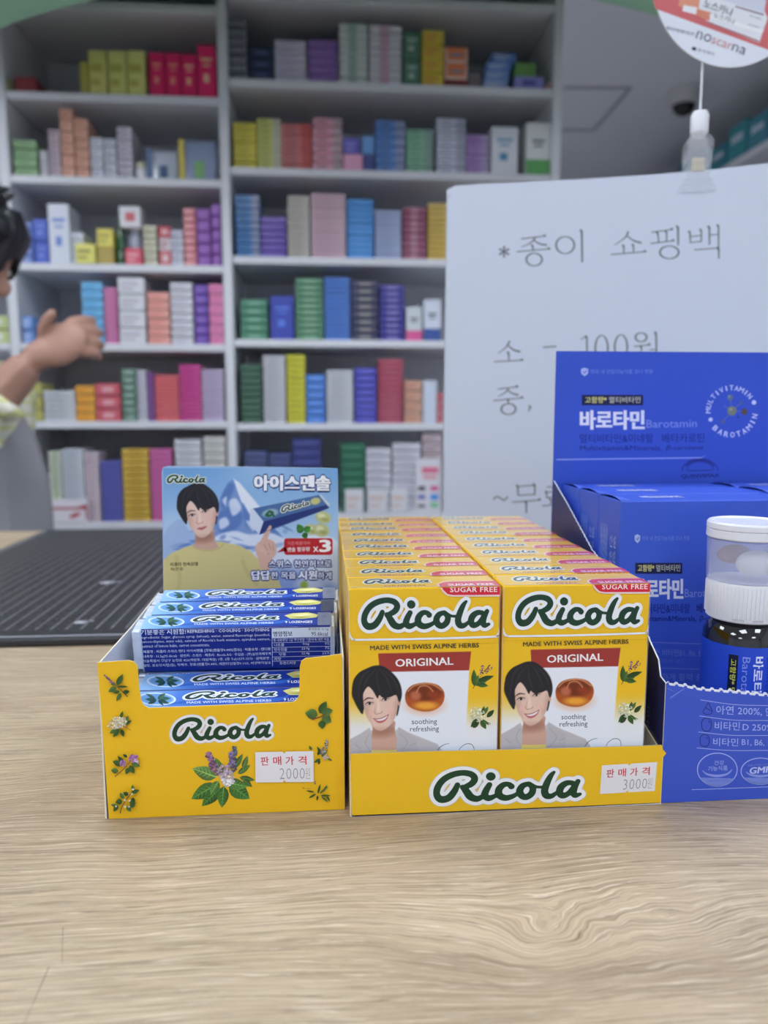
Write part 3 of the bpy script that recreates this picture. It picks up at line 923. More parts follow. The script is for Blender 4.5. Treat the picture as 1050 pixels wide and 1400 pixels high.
SHELF_STOCK = [
 # left bay
 (LB[1], 130, 'narrow bay top shelf', [
  (20, 50, 103, 1, (120, 30, 40), 't', (160, 70, 70), 'dark red', 'by the bay edge'),
  (4, 19, 106, 1, (96, 98, 64), 'u', (190, 190, 120), 'small olive', 'by the bay edge'),
  (110, 121, 82, 1, (170, 165, 60), '', None, 'slim olive', 'far end'),
  (122, 147, 67, 1, (206, 206, 100), 't', (180, 175, 80), 'tall yellow', 'first'),
  (149, 174, 67, 1, (210, 210, 104), 't', (180, 175, 80), 'tall yellow', 'second'),
  (175, 200, 67, 1, (214, 214, 108), 't', (180, 175, 80), 'tall yellow', 'third'),
  (205, 226, 70, 1, (226, 18, 84), 'u', (240, 150, 130), 'tall red', 'first'),
  (227, 248, 70, 1, (226, 18, 84), 'u', (240, 150, 130), 'tall red', 'second'),
  (249, 270, 72, 1, (226, 18, 84), 'u', (240, 190, 150), 'tall red', 'third'),
  (271, 296, 60, 1, (232, 18, 88), 'u', (240, 200, 160), 'tall red', 'tallest')]),
 (LB[2], 243, 'narrow bay second shelf', [
  (-10, 9, 177, 6, (206, 216, 220), 't', (120, 170, 170), 'white', 'at the edge'),
  (20, 52, 190, 4, (122, 168, 112), 't', (90, 140, 84), 'sage green', 'beside the edge'),
  (55, 67, 205, 8, (200, 200, 210), '', None, 'narrow white', 'before the salmon'),
  (68, 84, 176, 14, (214, 196, 208), 't', (150, 120, 150), 'thin pinkish', 'before the salmon'),
  (85, 103, 147, 6, (216, 152, 126), 't', (190, 120, 96), 'salmon', 'tallest pile'),
  (104, 123, 160, 6, (216, 152, 126), 't', (190, 120, 96), 'salmon', 'lower pile'),
  (125, 142, 186, 4, (208, 212, 226), 't', (140, 150, 180), 'white', 'after the salmon'),
  (143, 160, 188, 5, (208, 212, 226), 't', (140, 150, 180), 'white', 'middle pile'),
  (162, 182, 172, 8, (212, 206, 222), 't', (150, 140, 180), 'pale lilac', 'mid shelf')]),
 (LB[3], 357, 'narrow bay third shelf', [
  (30, 46, 302, 5, (84, 112, 196), 't', (180, 190, 230), 'mid blue', 'by the head'),
  (47, 67, 298, 2, (58, 82, 196), 'u', (130, 150, 230), 'royal blue', 'by the head'),
  (68, 97, 277, 1, (206, 214, 232), 'u', (110, 140, 210), 'tall white', 'beside the blue'),
  (98, 116, 316, 4, (206, 212, 224), 't', (150, 160, 180), 'short white', 'beside the tall one'),
  (197, 215, 306, 6, (212, 210, 182), 't', (170, 166, 130), 'cream', 'mid shelf'),
  (234, 251, 313, 5, (212, 214, 232), 't', (150, 156, 190), 'short white', 'after the cream'),
  (252, 269, 283, 8, (226, 120, 132), 't', (250, 200, 200), 'coral pink', 'before the purple'),
  (270, 289, 284, 5, (126, 66, 168), 't', (170, 120, 200), 'purple', 'first pile'),
  (290, 303, 277, 5, (122, 60, 164), 't', (170, 120, 200), 'purple', 'last pile')]),
 (LB[4], 470, 'narrow bay fourth shelf', [
  (-20, 13, 430, 2, (186, 200, 120), 'l', (230, 232, 226), 'green and white', 'behind the face'),
  (31, 46, 431, 2, (96, 140, 220), 't', (190, 205, 240), 'blue', 'behind the hand'),
  (114, 143, 384, 7, (96, 178, 236), 't', (80, 160, 220), 'sky blue', 'by the fingers'),
  (144, 162, 392, 12, (220, 110, 176), 't', (235, 170, 205), 'orchid pink', 'beside the sky blue'),
  (164, 200, 378, 4, (214, 216, 226), 't', (190, 180, 200), 'tall white', 'mid shelf'),
  (203, 233, 398, 6, (240, 158, 146), 't', (224, 130, 124), 'peach', 'mid shelf'),
  (235, 265, 385, 8, (216, 216, 228), 't', (180, 176, 196), 'white', 'after the peach'),
  (267, 286, 388, 6, (92, 54, 170), 't', (150, 120, 200), 'deep purple', 'near the upright'),
  (287, 307, 387, 6, (228, 124, 176), 't', (214, 100, 160), 'pink', 'at the upright')]),
 (LB[5], 578, 'narrow bay fifth shelf', [
  (46, 59, 522, 3, (168, 166, 84), 't', (190, 190, 60), 'olive', 'behind the sleeve'),
  (61, 104, 533, 6, (210, 216, 224), 't', (180, 188, 200), 'wide white', 'first wide pile'),
  (105, 131, 526, 4, (238, 160, 48), 't', (226, 144, 34), 'orange', 'beside the wide white'),
  (132, 166, 523, 3, (204, 74, 90), 'l', (232, 170, 180), 'red', 'beside the orange'),
  (168, 188, 503, 7, (92, 128, 112), 'l', (160, 186, 176), 'grey green', 'mid shelf'),
  (189, 202, 505, 10, (212, 212, 228), 't', (180, 180, 200), 'narrow white', 'mid shelf'),
  (203, 212, 508, 10, (122, 66, 150), 't', (160, 110, 180), 'narrow purple', 'mid shelf'),
  (213, 246, 512, 14, (240, 96, 106), 't', (250, 130, 136), 'coral', 'beside the magenta'),
  (247, 276, 498, 14, (226, 66, 156), 't', (206, 50, 140), 'magenta', 'tallest pile'),
  (277, 307, 504, 12, (208, 190, 226), 't', (180, 160, 206), 'lilac', 'at the upright')]),
 (LB[6], 714, 'narrow bay lowest shelf', [
  (50, 68, 650, 5, (196, 206, 228), 't', (150, 160, 190), 'pale blue', 'by the apron'),
  (70, 88, 616, 16, (208, 216, 204), 'b', (180, 200, 160), 'greenish white', 'in the white wall'),
  (89, 118, 613, 16, (210, 218, 230), 't', (170, 180, 200), 'thin white', 'in the white wall'),
  (119, 138, 618, 16, (222, 204, 216), 't', (200, 170, 190), 'rosy white', 'in the white wall'),
  (140, 169, 630, 12, (80, 84, 178), 't', (100, 104, 200), 'indigo blue', 'beside the yellow'),
  (170, 206, 613, 11, (216, 172, 56), 'l', (190, 150, 60), 'amber yellow', 'tall pile'),
  (208, 238, 613, 14, (212, 90, 166), 't', (230, 120, 184), 'mauve pink', 'behind the header card'),
  (242, 278, 600, 12, (214, 216, 228), 't', (180, 184, 200), 'white', 'behind the header card'),
  (281, 311, 596, 10, (206, 206, 204), 't', (180, 180, 180), 'off white', 'behind the header card')]),
 # right bay
 (RB[1], 113, 'wide bay top shelf', [
  (311, 338, 22, 7, (62, 64, 80), 'e', (186, 188, 204), 'black and silver', 'at the upright'),
  (340, 375, 62, 3, (30, 36, 66), 'l', (76, 86, 126), 'navy', 'beside the black'),
  (376, 419, 53, 6, (206, 202, 226), 't', (170, 164, 200), 'lilac white', 'mid shelf'),
  (421, 462, 53, 5, (124, 84, 172), 't', (168, 136, 204), 'violet', 'mid shelf'),
  (464, 503, 30, 8, (206, 216, 218), 'b', (160, 186, 178), 'green striped white', 'tall pile'),
  (505, 549, 33, 8, (212, 210, 224), 'b', (206, 168, 194), 'pink striped white', 'tall pile'),
  (551, 575, 42, 2, (66, 112, 92), 'u', (200, 214, 214), 'dark green', 'beside the yellow'),
  (577, 607, 39, 4, (222, 190, 50), 't', (216, 140, 84), 'golden yellow', 'beside the orange'),
  (640, 659, 97, 1, (90, 84, 96), 't', (130, 110, 120), 'dark grey', 'behind the orange'),
  (746, 757, 112, 1, (166, 120, 130), 't', (210, 160, 160), 'dusty rose', 'at the end panel')]),
 (RB[2], 233, 'wide bay second shelf', [
  (320, 351, 165, 7, (222, 208, 56), 't', (150, 140, 40), 'lemon yellow', 'at the upright'),
  (352, 385, 160, 9, (208, 212, 100), 's', (208, 208, 198), 'lime yellow', 'second pile'),
  (384.5, 427, 167, 8, (214, 110, 112), 's', (208, 84, 84), 'salmon red', 'third pile'),
  (428, 468, 160, 6, (226, 144, 168), 's', (190, 170, 180), 'rose pink', 'fourth pile'),
  (514, 554, 163, 6, (72, 122, 208), 's', (150, 160, 196), 'cornflower blue', 'mid shelf'),
  (556, 592, 175, 7, (126, 196, 156), 's', (150, 176, 174), 'mint green', 'mid shelf'),
  (597, 637, 160, 8, (200, 206, 232), 's', (168, 172, 196), 'icy white', 'beside the lavender'),
  (638, 669, 183, 6, (164, 120, 204), 's', (180, 168, 206), 'lavender', 'beside the icy white'),
  (671, 708, 171, 1, (212, 216, 230), 'u', (70, 140, 180), 'tall white star', 'near the end'),
  (718, 752, 166, 1, (216, 220, 224), 'g', (84, 164, 84), 'white and green', 'at the end panel')]),
 (RB[3], 349, 'wide bay third shelf', [
  (323, 356, 265, 9, (44, 108, 184), 's', (146, 156, 190), 'ocean blue', 'at the upright'),
  (357, 392, 295, 6, (88, 62, 172), 't', (140, 120, 204), 'purple blue', 'second pile'),
  (394, 424, 266, 14, (208, 200, 190), 't', (160, 156, 150), 'beige', 'third pile'),
  (426, 473, 263, 14, (222, 184, 202), 't', (206, 166, 186), 'blush pink', 'fourth pile'),
  (475, 511, 271, 10, (56, 142, 236), 'b', (90, 166, 240), 'azure blue', 'mid shelf'),
  (513, 549, 286, 10, (168, 184, 230), 't', (150, 166, 214), 'powder blue', 'mid shelf'),
  (551, 583, 282, 8, (140, 56, 92), 'b', (186, 130, 150), 'maroon', 'beside the yellow'),
  (585, 613, 276, 10, (226, 188, 70), 't', (206, 168, 60), 'mustard yellow', 'beside the sign')]),
 (RB[4], 463, 'wide bay fourth shelf', [
  (330, 366, 408, 5, (58, 128, 96), 'l', (132, 178, 156), 'sea green', 'at the upright'),
  (370, 402, 403, 1, (36, 52, 168), 'u', (90, 130, 230), 'dark blue bubble', 'second place'),
  (405, 442, 379, 10, (72, 134, 98), 'l', (150, 190, 160), 'leaf green', 'third place'),
  (444, 479, 378, 12, (62, 114, 214), 't', (76, 130, 224), 'clear blue', 'mid shelf'),
  (481, 517, 382, 8, (48, 50, 84), 'l', (150, 146, 140), 'midnight blue', 'mid shelf'),
  (519, 553, 388, 9, (48, 44, 146), 'l', (150, 140, 210), 'inky violet', 'beside the bottle'),
  (555, 577, 418, 1, (196, 206, 216), 'g', (222, 90, 156), 'pink and teal', 'near the sign'),
  (579, 603, 408, 1, (206, 214, 236), 'g', (50, 84, 160), 'white and blue', 'beside the sign')]),
 (RB[5], 578, 'wide bay fifth shelf', [
  (330, 359, 497, 9, (44, 86, 66), 'l', (80, 116, 96), 'bottle green', 'at the upright'),
  (361, 391, 485, 14, (210, 212, 224), 't', (180, 182, 196), 'plain white', 'second pile'),
  (393, 418, 484, 12, (222, 218, 44), 't', (196, 190, 40), 'acid yellow', 'third pile'),
  (419, 445, 511, 6, (56, 116, 222), 'l', (110, 156, 236), 'bright blue', 'fourth pile'),
  (447, 483, 505, 10, (210, 214, 226), 't', (184, 188, 200), 'plain white', 'mid shelf'),
  (485, 515, 502, 8, (64, 64, 190), 'l', (110, 110, 214), 'ultramarine', 'mid shelf'),
  (517, 551, 490, 12, (174, 58, 84), 'l', (206, 110, 130), 'crimson', 'tall pile'),
  (553, 577, 519, 4, (208, 150, 126), 't', (190, 130, 106), 'terracotta', 'near the sign'),
  (578, 597, 519, 1, (196, 208, 232), '', None, 'pale blue', 'near the sign'),
  (598, 606, 536, 3, (200, 90, 100), '', None, 'narrow red', 'beside the sign')]),
 (RB[6], 702, 'wide bay sixth shelf', [
  (336, 367, 616, 10, (66, 78, 130), 't', (90, 100, 150), 'slate blue', 'at the upright'),
  (369, 399, 619, 10, (62, 72, 132), 't', (90, 100, 150), 'slate blue', 'second pile'),
  (401, 440, 599, 8, (40, 48, 120), 't', (80, 90, 160), 'deep navy', 'third pile'),
  (466, 500, 605, 8, (30, 96, 70), 'l', (70, 130, 104), 'forest green', 'mid shelf'),
  (501, 535, 612, 8, (206, 206, 222), 't', (180, 178, 196), 'chalk white', 'mid shelf'),
  (537, 575, 605, 9, (208, 208, 224), 't', (184, 180, 200), 'chalk white', 'beside the poster'),
  (577, 603, 592, 8, (186, 166, 176), 't', (150, 130, 140), 'dusty pink', 'behind the poster')]),
]
for bz, bpy_, word, rows in SHELF_STOCK:
    for row in rows:
        stack(bz, bpy_, row, word)

# odd pieces on the shelves
def odd(name, x0, x1, top, bot, base_py, board, col, label, cat='box', style='', col2=None, depth=0.08, back=0.012, z0=None, rz=0):
    xa, xb = wx(x0, base_py), wx(x1, base_py)
    zb = board + TB / 2 + 0.0004 if z0 is None else z0
    h = wz((x0 + x1) / 2, top) - wz((x0 + x1) / 2, bot)
    me = carton_mesh(xb - xa, depth, h, sat(col), style, col2)
    o = mesh_obj(name, me, None, ((xa + xb) / 2, SY + back + depth / 2, zb), (0, 0, rz))
    return tag(o, label, cat), zb + h
_, z = odd('dark_red_carton', 609, 640, 112, 122, 118, RB[1], (110, 40, 50), 'flat dark red carton under the two orange ones')
for k in range(2):
    o, z = odd('orange_carton', 609, 640, 65 + (1 - k) * 23, 87 + (1 - k) * 23, 118, 0, (236, 112, 60), ['orange carton with white border, under its twin on the top shelf', 'orange carton with white border, upper one on the top shelf'][k], style='e', col2=(230, 220, 216), z0=z + 0.0008, depth=0.075)
z = None
for k, (dx, c) in enumerate([(0, (120, 150, 220)), (2, (96, 136, 212)), (4, (84, 124, 206)), (11, (62, 104, 192))]):
    o, z = odd('blue_white_carton', 662 + dx, 695 + dx, 73 + (3 - k) * 12.5, 85 + (3 - k) * 12.5, 120, RB[1], c, 'slanting blue and white carton, %s of four on the top shelf' % ['lowest', 'second', 'third', 'uppermost'][k], style='t', col2=(200, 210, 236), z0=(z + 0.0006) if z else None)
o, z = odd('periwinkle_carton', 704, 745, 105, 123, 120, RB[1], (124, 124, 206), 'flat periwinkle carton below the small green one on the top shelf', style='l', col2=(90, 90, 170))
odd('small_green_carton', 705, 733, 86, 104, 120, 0, (86, 140, 66), 'small green carton lying on the periwinkle one', z0=z + 0.0006)
o, z = odd('pink_carton', 470, 496, 213, 236, 233, RB[2], (230, 150, 190), 'pink carton supporting a small blue one, second shelf')
odd('cobalt_carton', 470, 492, 190, 212, 233, 0, (72, 66, 180), 'small cobalt carton on top of the pink one', z0=z + 0.0006, style='t', col2=(150, 140, 220))
o, z = odd('ink_blue_carton', 497, 512, 212, 235, 233, RB[2], (44, 56, 130), 'narrow ink blue carton beside the pink one')
odd('light_blue_carton', 495.5, 512, 186, 211, 233, 0, (84, 140, 214), 'light blue carton on the narrow ink blue one', z0=z + 0.0006)
for k, (a, b) in enumerate([(480, 500), (503, 524)]):
    pass
# mixed bottles shelf
o, z = odd('ochre_carton', 131.5, 154, 333, 357, 357, LB[3], (166, 140, 48), 'ochre carton carrying a small yellow one')
odd('yellow_cube_carton', 132, 154, 306, 331, 357, 0, (222, 208, 70), 'small yellow cube carton on the ochre one', z0=z + 0.0006, style='t', col2=(170, 160, 60))
odd('lemon_cube_carton', 104, 130, 330, 357, 357, LB[3], (228, 222, 90), 'lemon yellow cube carton at the shelf edge', style='t', col2=(150, 150, 70), back=0.0)
o, z = odd('red_label_carton', 170, 193, 334, 357, 357, LB[3], (216, 56, 84), 'red carton under a glass jar and a white carton', style='t', col2=(240, 170, 180))
jx = (wx(172, 357) + wx(190, 357)) / 2
t = empty('glass_jar', (jx, SY + 0.05, z + 0.0006), 'grey glass jar standing on the red carton', 'jar')
jh = wz(180, 304) - wz(180, 333)
lathe('jar_body', [(0, 0), (0.018, 0), (0.018, jh * 0.6), (0.012, jh * 0.8), (0.012, jh * 0.86), (0, jh * 0.86)], plain('smoky glass', (150, 156, 176), 0.15, coat=0.5), t, (0, 0, 0), 20)
lathe('jar_lid', [(0, jh * 0.865), (0.014, jh * 0.865), (0.014, jh), (0, jh)], M_WHITEPL, t, (0, 0, 0), 20)
odd('white_red_carton', 163, 192, 273, 302, 357, 0, (222, 222, 230), 'white carton with red print balanced on the glass jar', z0=z + 0.0006 + jh + 0.0006, style='l', col2=(210, 110, 120), depth=0.06, back=0.02)
t = empty('green_bottle', ((wx(154, 357) + wx(168, 357)) / 2, SY + 0.04, LB[3] + TB / 2 + 0.0004), 'dark green bottle between yellow and white cartons', 'bottle')
gh = wz(160, 290) - wz(160, 356)
lathe('bottle_body', [(0, 0), (0.0135, 0), (0.0135, gh * 0.55), (0.008, gh * 0.72), (0.007, gh * 0.8), (0, gh * 0.8)], plain('green glass', (24, 84, 46), 0.15, coat=0.6), t, (0, 0, 0), 20)
lathe('bottle_cap', [(0, gh * 0.805), (0.0085, gh * 0.805), (0.0085, gh), (0, gh)], plain('dark green cap', (30, 60, 40), 0.4), t, (0, 0, 0), 20)
o, z = odd('red_white_carton', 217, 233, 338, 358, 357, LB[3], (206, 90, 96), 'red and white carton, lowest of three beside the cream pile', style='l', col2=(230, 210, 214))
o, z = odd('red_white_carton', 217, 233, 320, 337, 357, 0, (206, 200, 206), 'white carton with pale print, middle of three beside the cream pile', z0=z + 0.0006, style='t', col2=(190, 110, 120))
odd('red_white_carton', 217, 233, 303, 319, 357, 0, (200, 60, 76), 'red carton, upper of three beside the cream pile', z0=z + 0.0006, style='l', col2=(226, 190, 196))
# small bottle and pouches on the salmon shelf
t = empty('pill_bottle', (wx(191, 243), SY + 0.03, LB[2] + TB / 2 + 0.0004), 'small white pill bottle beside the lilac pile', 'bottle')
lathe('bottle_body', [(0, 0), (0.015, 0), (0.015, 0.026), (0.011, 0.03), (0, 0.03)], M_WHITEPL, t, (0, 0, 0), 20)
lathe('bottle_cap', [(0, 0.0305), (0.013, 0.0305), (0.013, 0.042), (0, 0.042)], plain('cream cap', (220, 216, 190), 0.5), t, (0, 0, 0), 20)
def pouch(x0, x1, top, label, col, strip, back, base_py=243):
    xa, xb = wx(x0, base_py), wx(x1, base_py); h = wz((x0 + x1) / 2, top) - (LB[2] + TB / 2)
    t = empty('medicine_pouch', ((xa + xb) / 2, SY + back, LB[2] + TB / 2 + 0.0005), label, 'pouch')
    bm = bmesh.new(); W = (xb - xa) / 2; nx, nz_ = 10, 12; g = {}
    for s in (-1, 1):
        for i in range(nx + 1):
            for j in range(nz_ + 1):
                u, v = i / nx * 2 - 1, j / nz_
                th = 0.014 * (1 - u * u) ** 0.5 * (1 - v) ** 0.4 if v < 1 else 0
                edge = i in (0, nx) or j == nz_
                key = (0 if edge else s, i, j)
                if key not in g: g[key] = bm.verts.new((u * W * (1 - 0.05 * sin(v * 9)), (-th if s < 0 else th) if not edge else 0, v * h))
    for s in (-1, 1):
        for i in range(nx):
            for j in range(nz_):
                q = []
                for (a, b) in ((i, j), (i + 1, j), (i + 1, j + 1), (i, j + 1)):
                    edge = a in (0, nx) or b == nz_
                    q.append(g[(0 if edge else s, a, b)])
                try: bm.faces.new(q if s < 0 else q[::-1])
                except Exception: pass
    mesh_obj('pouch_film', bm_mesh('pouch_film', bm, plain('pouch film', col, 0.2, coat=0.8), True), t)
    bm = bmesh.new(); bm_box(bm, (-W * 0.99, -0.0165, 0.004), (-W * 0.72, -0.0155, h * 0.96)); mesh_obj('colour_strip', bm_mesh('colour_strip', bm, plain('pouch strip', strip, 0.4)), t)
    bm = bmesh.new(); bm_box(bm, (-W * 0.2, -0.0175, h * 0.06), (W * 0.3, -0.0165, h * 0.45)); mesh_obj('pouch_label', bm_mesh('pouch_label', bm, plain('pouch label', (120, 176, 110) if strip[0] > 100 else (60, 84, 130), 0.4)), t)
pouch(200, 243, 201, 'shiny blue and white pouch beside the small pill bottle', (196, 204, 220), (90, 120, 170), 0.03)
pouch(244, 297, 186, 'grey blue pouch with a yellow edge strip near the upright', (150, 164, 196), (220, 200, 80), 0.032)
# frosted acrylic stand high up, flat yellow boxes under the dark pile
for a, b in ((484, 497), (500, 520)): pass
for k, (a, b) in enumerate([(472, 497), (503, 530), (534, 557)]):
    odd('square_white_carton', a, b, 674, 706, 702, RB[6], (216, 216, 226), 'squarish white carton with an orange corner, %s in front of the forest green pile' % ['first', 'second', 'third'][k], style='t', col2=(216, 196, 190), back=-0.0, depth=0.011)
# poster leaning on the lowest shelf
t = empty('price_card', ((wx(568, 702) + wx(602, 702)) / 2, SY + 0.005, RB[6] + TB / 2 + 0.0004), 'white card with pink heading and coloured squares near the sign', 'card')
W = (wx(602, 702) - wx(568, 702)); H = wz(585, 632) - wz(585, 705)
mesh_obj('card_sheet', col_box('card_sheet', W, 0.003, H, (224, 222, 232), INK_FAR, 0.0003, [
    ('front', 0.25, 0.72, 0.92, 0.84, (222, 120, 150)), ('front', 0.3, 0.62, 0.85, 0.68, (226, 150, 160)), ('front', 0.1, 0.4, 0.4, 0.48, (60, 60, 70)), ('front', 0.6, 0.4, 0.92, 0.48, (214, 60, 150)),
    ('front', 0.1, 0.24, 0.4, 0.32, (90, 100, 180)), ('front', 0.6, 0.22, 0.92, 0.33, (70, 150, 230)), ('front', 0.6, 0.08, 0.92, 0.17, (120, 200, 150)), ('front', 0.1, 0.08, 0.4, 0.14, (90, 90, 100))]), t)
# white advertising carton on the lowest shelf, before the white wall of cartons
odd('printed_white_carton', 53, 121, 683, 714, 714, LB[6], (220, 216, 228), 'wide white carton with a red ribbon print before the white piles', style='', back=-0.0, depth=0.0115)
bx0, bx1 = wx(53, 714), wx(121, 714)
adp = Print(); adp.updown = True
adp.poly([(0.01, 0.042), (0.10, 0.042), (0.128, 0.05), (0.128, 0.008), (0.124, 0.008), (0.122, 0.036), (0.01, 0.036)], (180, 60, 80)); adp.layer += 1
adp.ell(0.095, 0.02, 0.016, 0.006, (190, 90, 100), 0.4)
o = adp.build('ribbon_print', ((bx0, SY - 0.0004, LB[6] + TB / 2), (1, 0, 0), (0, 0, 1), (0, -1, 0)), INK_FAR)
par = [q for q in bpy.data.objects if q.name.startswith('printed_white_carton')][0]
o.parent = par; o.matrix_parent_inverse = Matrix.Translation(par.location).inverted()

# shelf and boxes along the far right wall
RXS = 1.8
def atx(px, py, x):
    r = ray(px, py); return CAM + r * ((x - CAM[0]) / r[0])
t = empty('wall_shelf', (RXS + 0.17, 3.6, 0), 'white wall shelf high on the far side wall carrying teal boxes', 'shelf')
zs = float(atx(1050, 190, RXS)[2])
bm = bmesh.new(); bm_box(bm, (-0.17, -2.2, zs - 0.03), (0.178, 1.7, zs), 0.002); mesh_obj('shelf_board', bm_mesh('shelf_board', bm, M_SHELF), t)
bm = bmesh.new(); bm_box(bm, (-0.17, -2.2, zs - 0.40), (0.178, 1.7, zs - 0.375), 0.002); mesh_obj('shelf_board', bm_mesh('shelf_board', bm, M_SHELF), t)
for yy in (-1.2, -0.15, 0.7, 1.6):
    bm = bmesh.new(); bm_box(bm, (-0.165, yy, zs - 0.3745), (0.176, yy + 0.02, zs - 0.0305)); mesh_obj('bracket', bm_mesh('bracket', bm, M_SHELF), t)
    bm = bmesh.new(); bm_box(bm, (-0.16, yy, 0.0), (0.176, yy + 0.02, zs - 0.4005)); mesh_obj('leg', bm_mesh('leg', bm, M_SHELF), t)
y = 2.5; k = 0
TEALS = [(70, 96, 170), (96, 110, 190), (120, 130, 200), (60, 90, 160), (60, 140, 160), (50, 150, 160), (40, 130, 150), (60, 150, 150), (40, 120, 140), (50, 130, 140), (70, 160, 160), (40, 110, 130)]
ORDY = ['first', 'second', 'third', 'fourth', 'fifth', 'sixth', 'seventh', 'eighth', 'ninth', 'tenth', 'eleventh', 'twelfth']
for k, c in enumerate(TEALS):
    dw = 0.16; hh = 0.11 + 0.02 * ((k * 7) % 3)
    me = col_box('tall_carton', 0.12, dw - 0.01, hh, c, INK_FAR, 0.001, [('left', 0.2, 0.5, 0.8, 0.7, (200, 214, 226))])
    o = mesh_obj('teal_carton', me, None, (RXS + 0.07, y + dw / 2, zs + 0.0005))
    tag(o, ('blue' if k < 4 else 'teal') + ' carton, %s from the front on the high side wall shelf' % ORDY[k], 'box', 'cartons on the high side wall shelf')
    y += dw
for k in range(6):
    me = col_box('tall_carton', 0.12, 0.24, 0.16, (40, 60, 120) if k % 2 else (44, 110, 130), INK_FAR, 0.001)
    o = mesh_obj('navy_carton' if k % 2 else 'petrol_carton', me, None, (RXS + 0.07, 3.65 + 0.25 * k + (0.03 if k < 4 else 0.05), zs - 0.3745))
    tag(o, ('navy' if k % 2 else 'petrol') + ' carton, %s from the front on the lower side wall shelf' % ORDY[k], 'box', 'cartons on the lower side wall shelf')

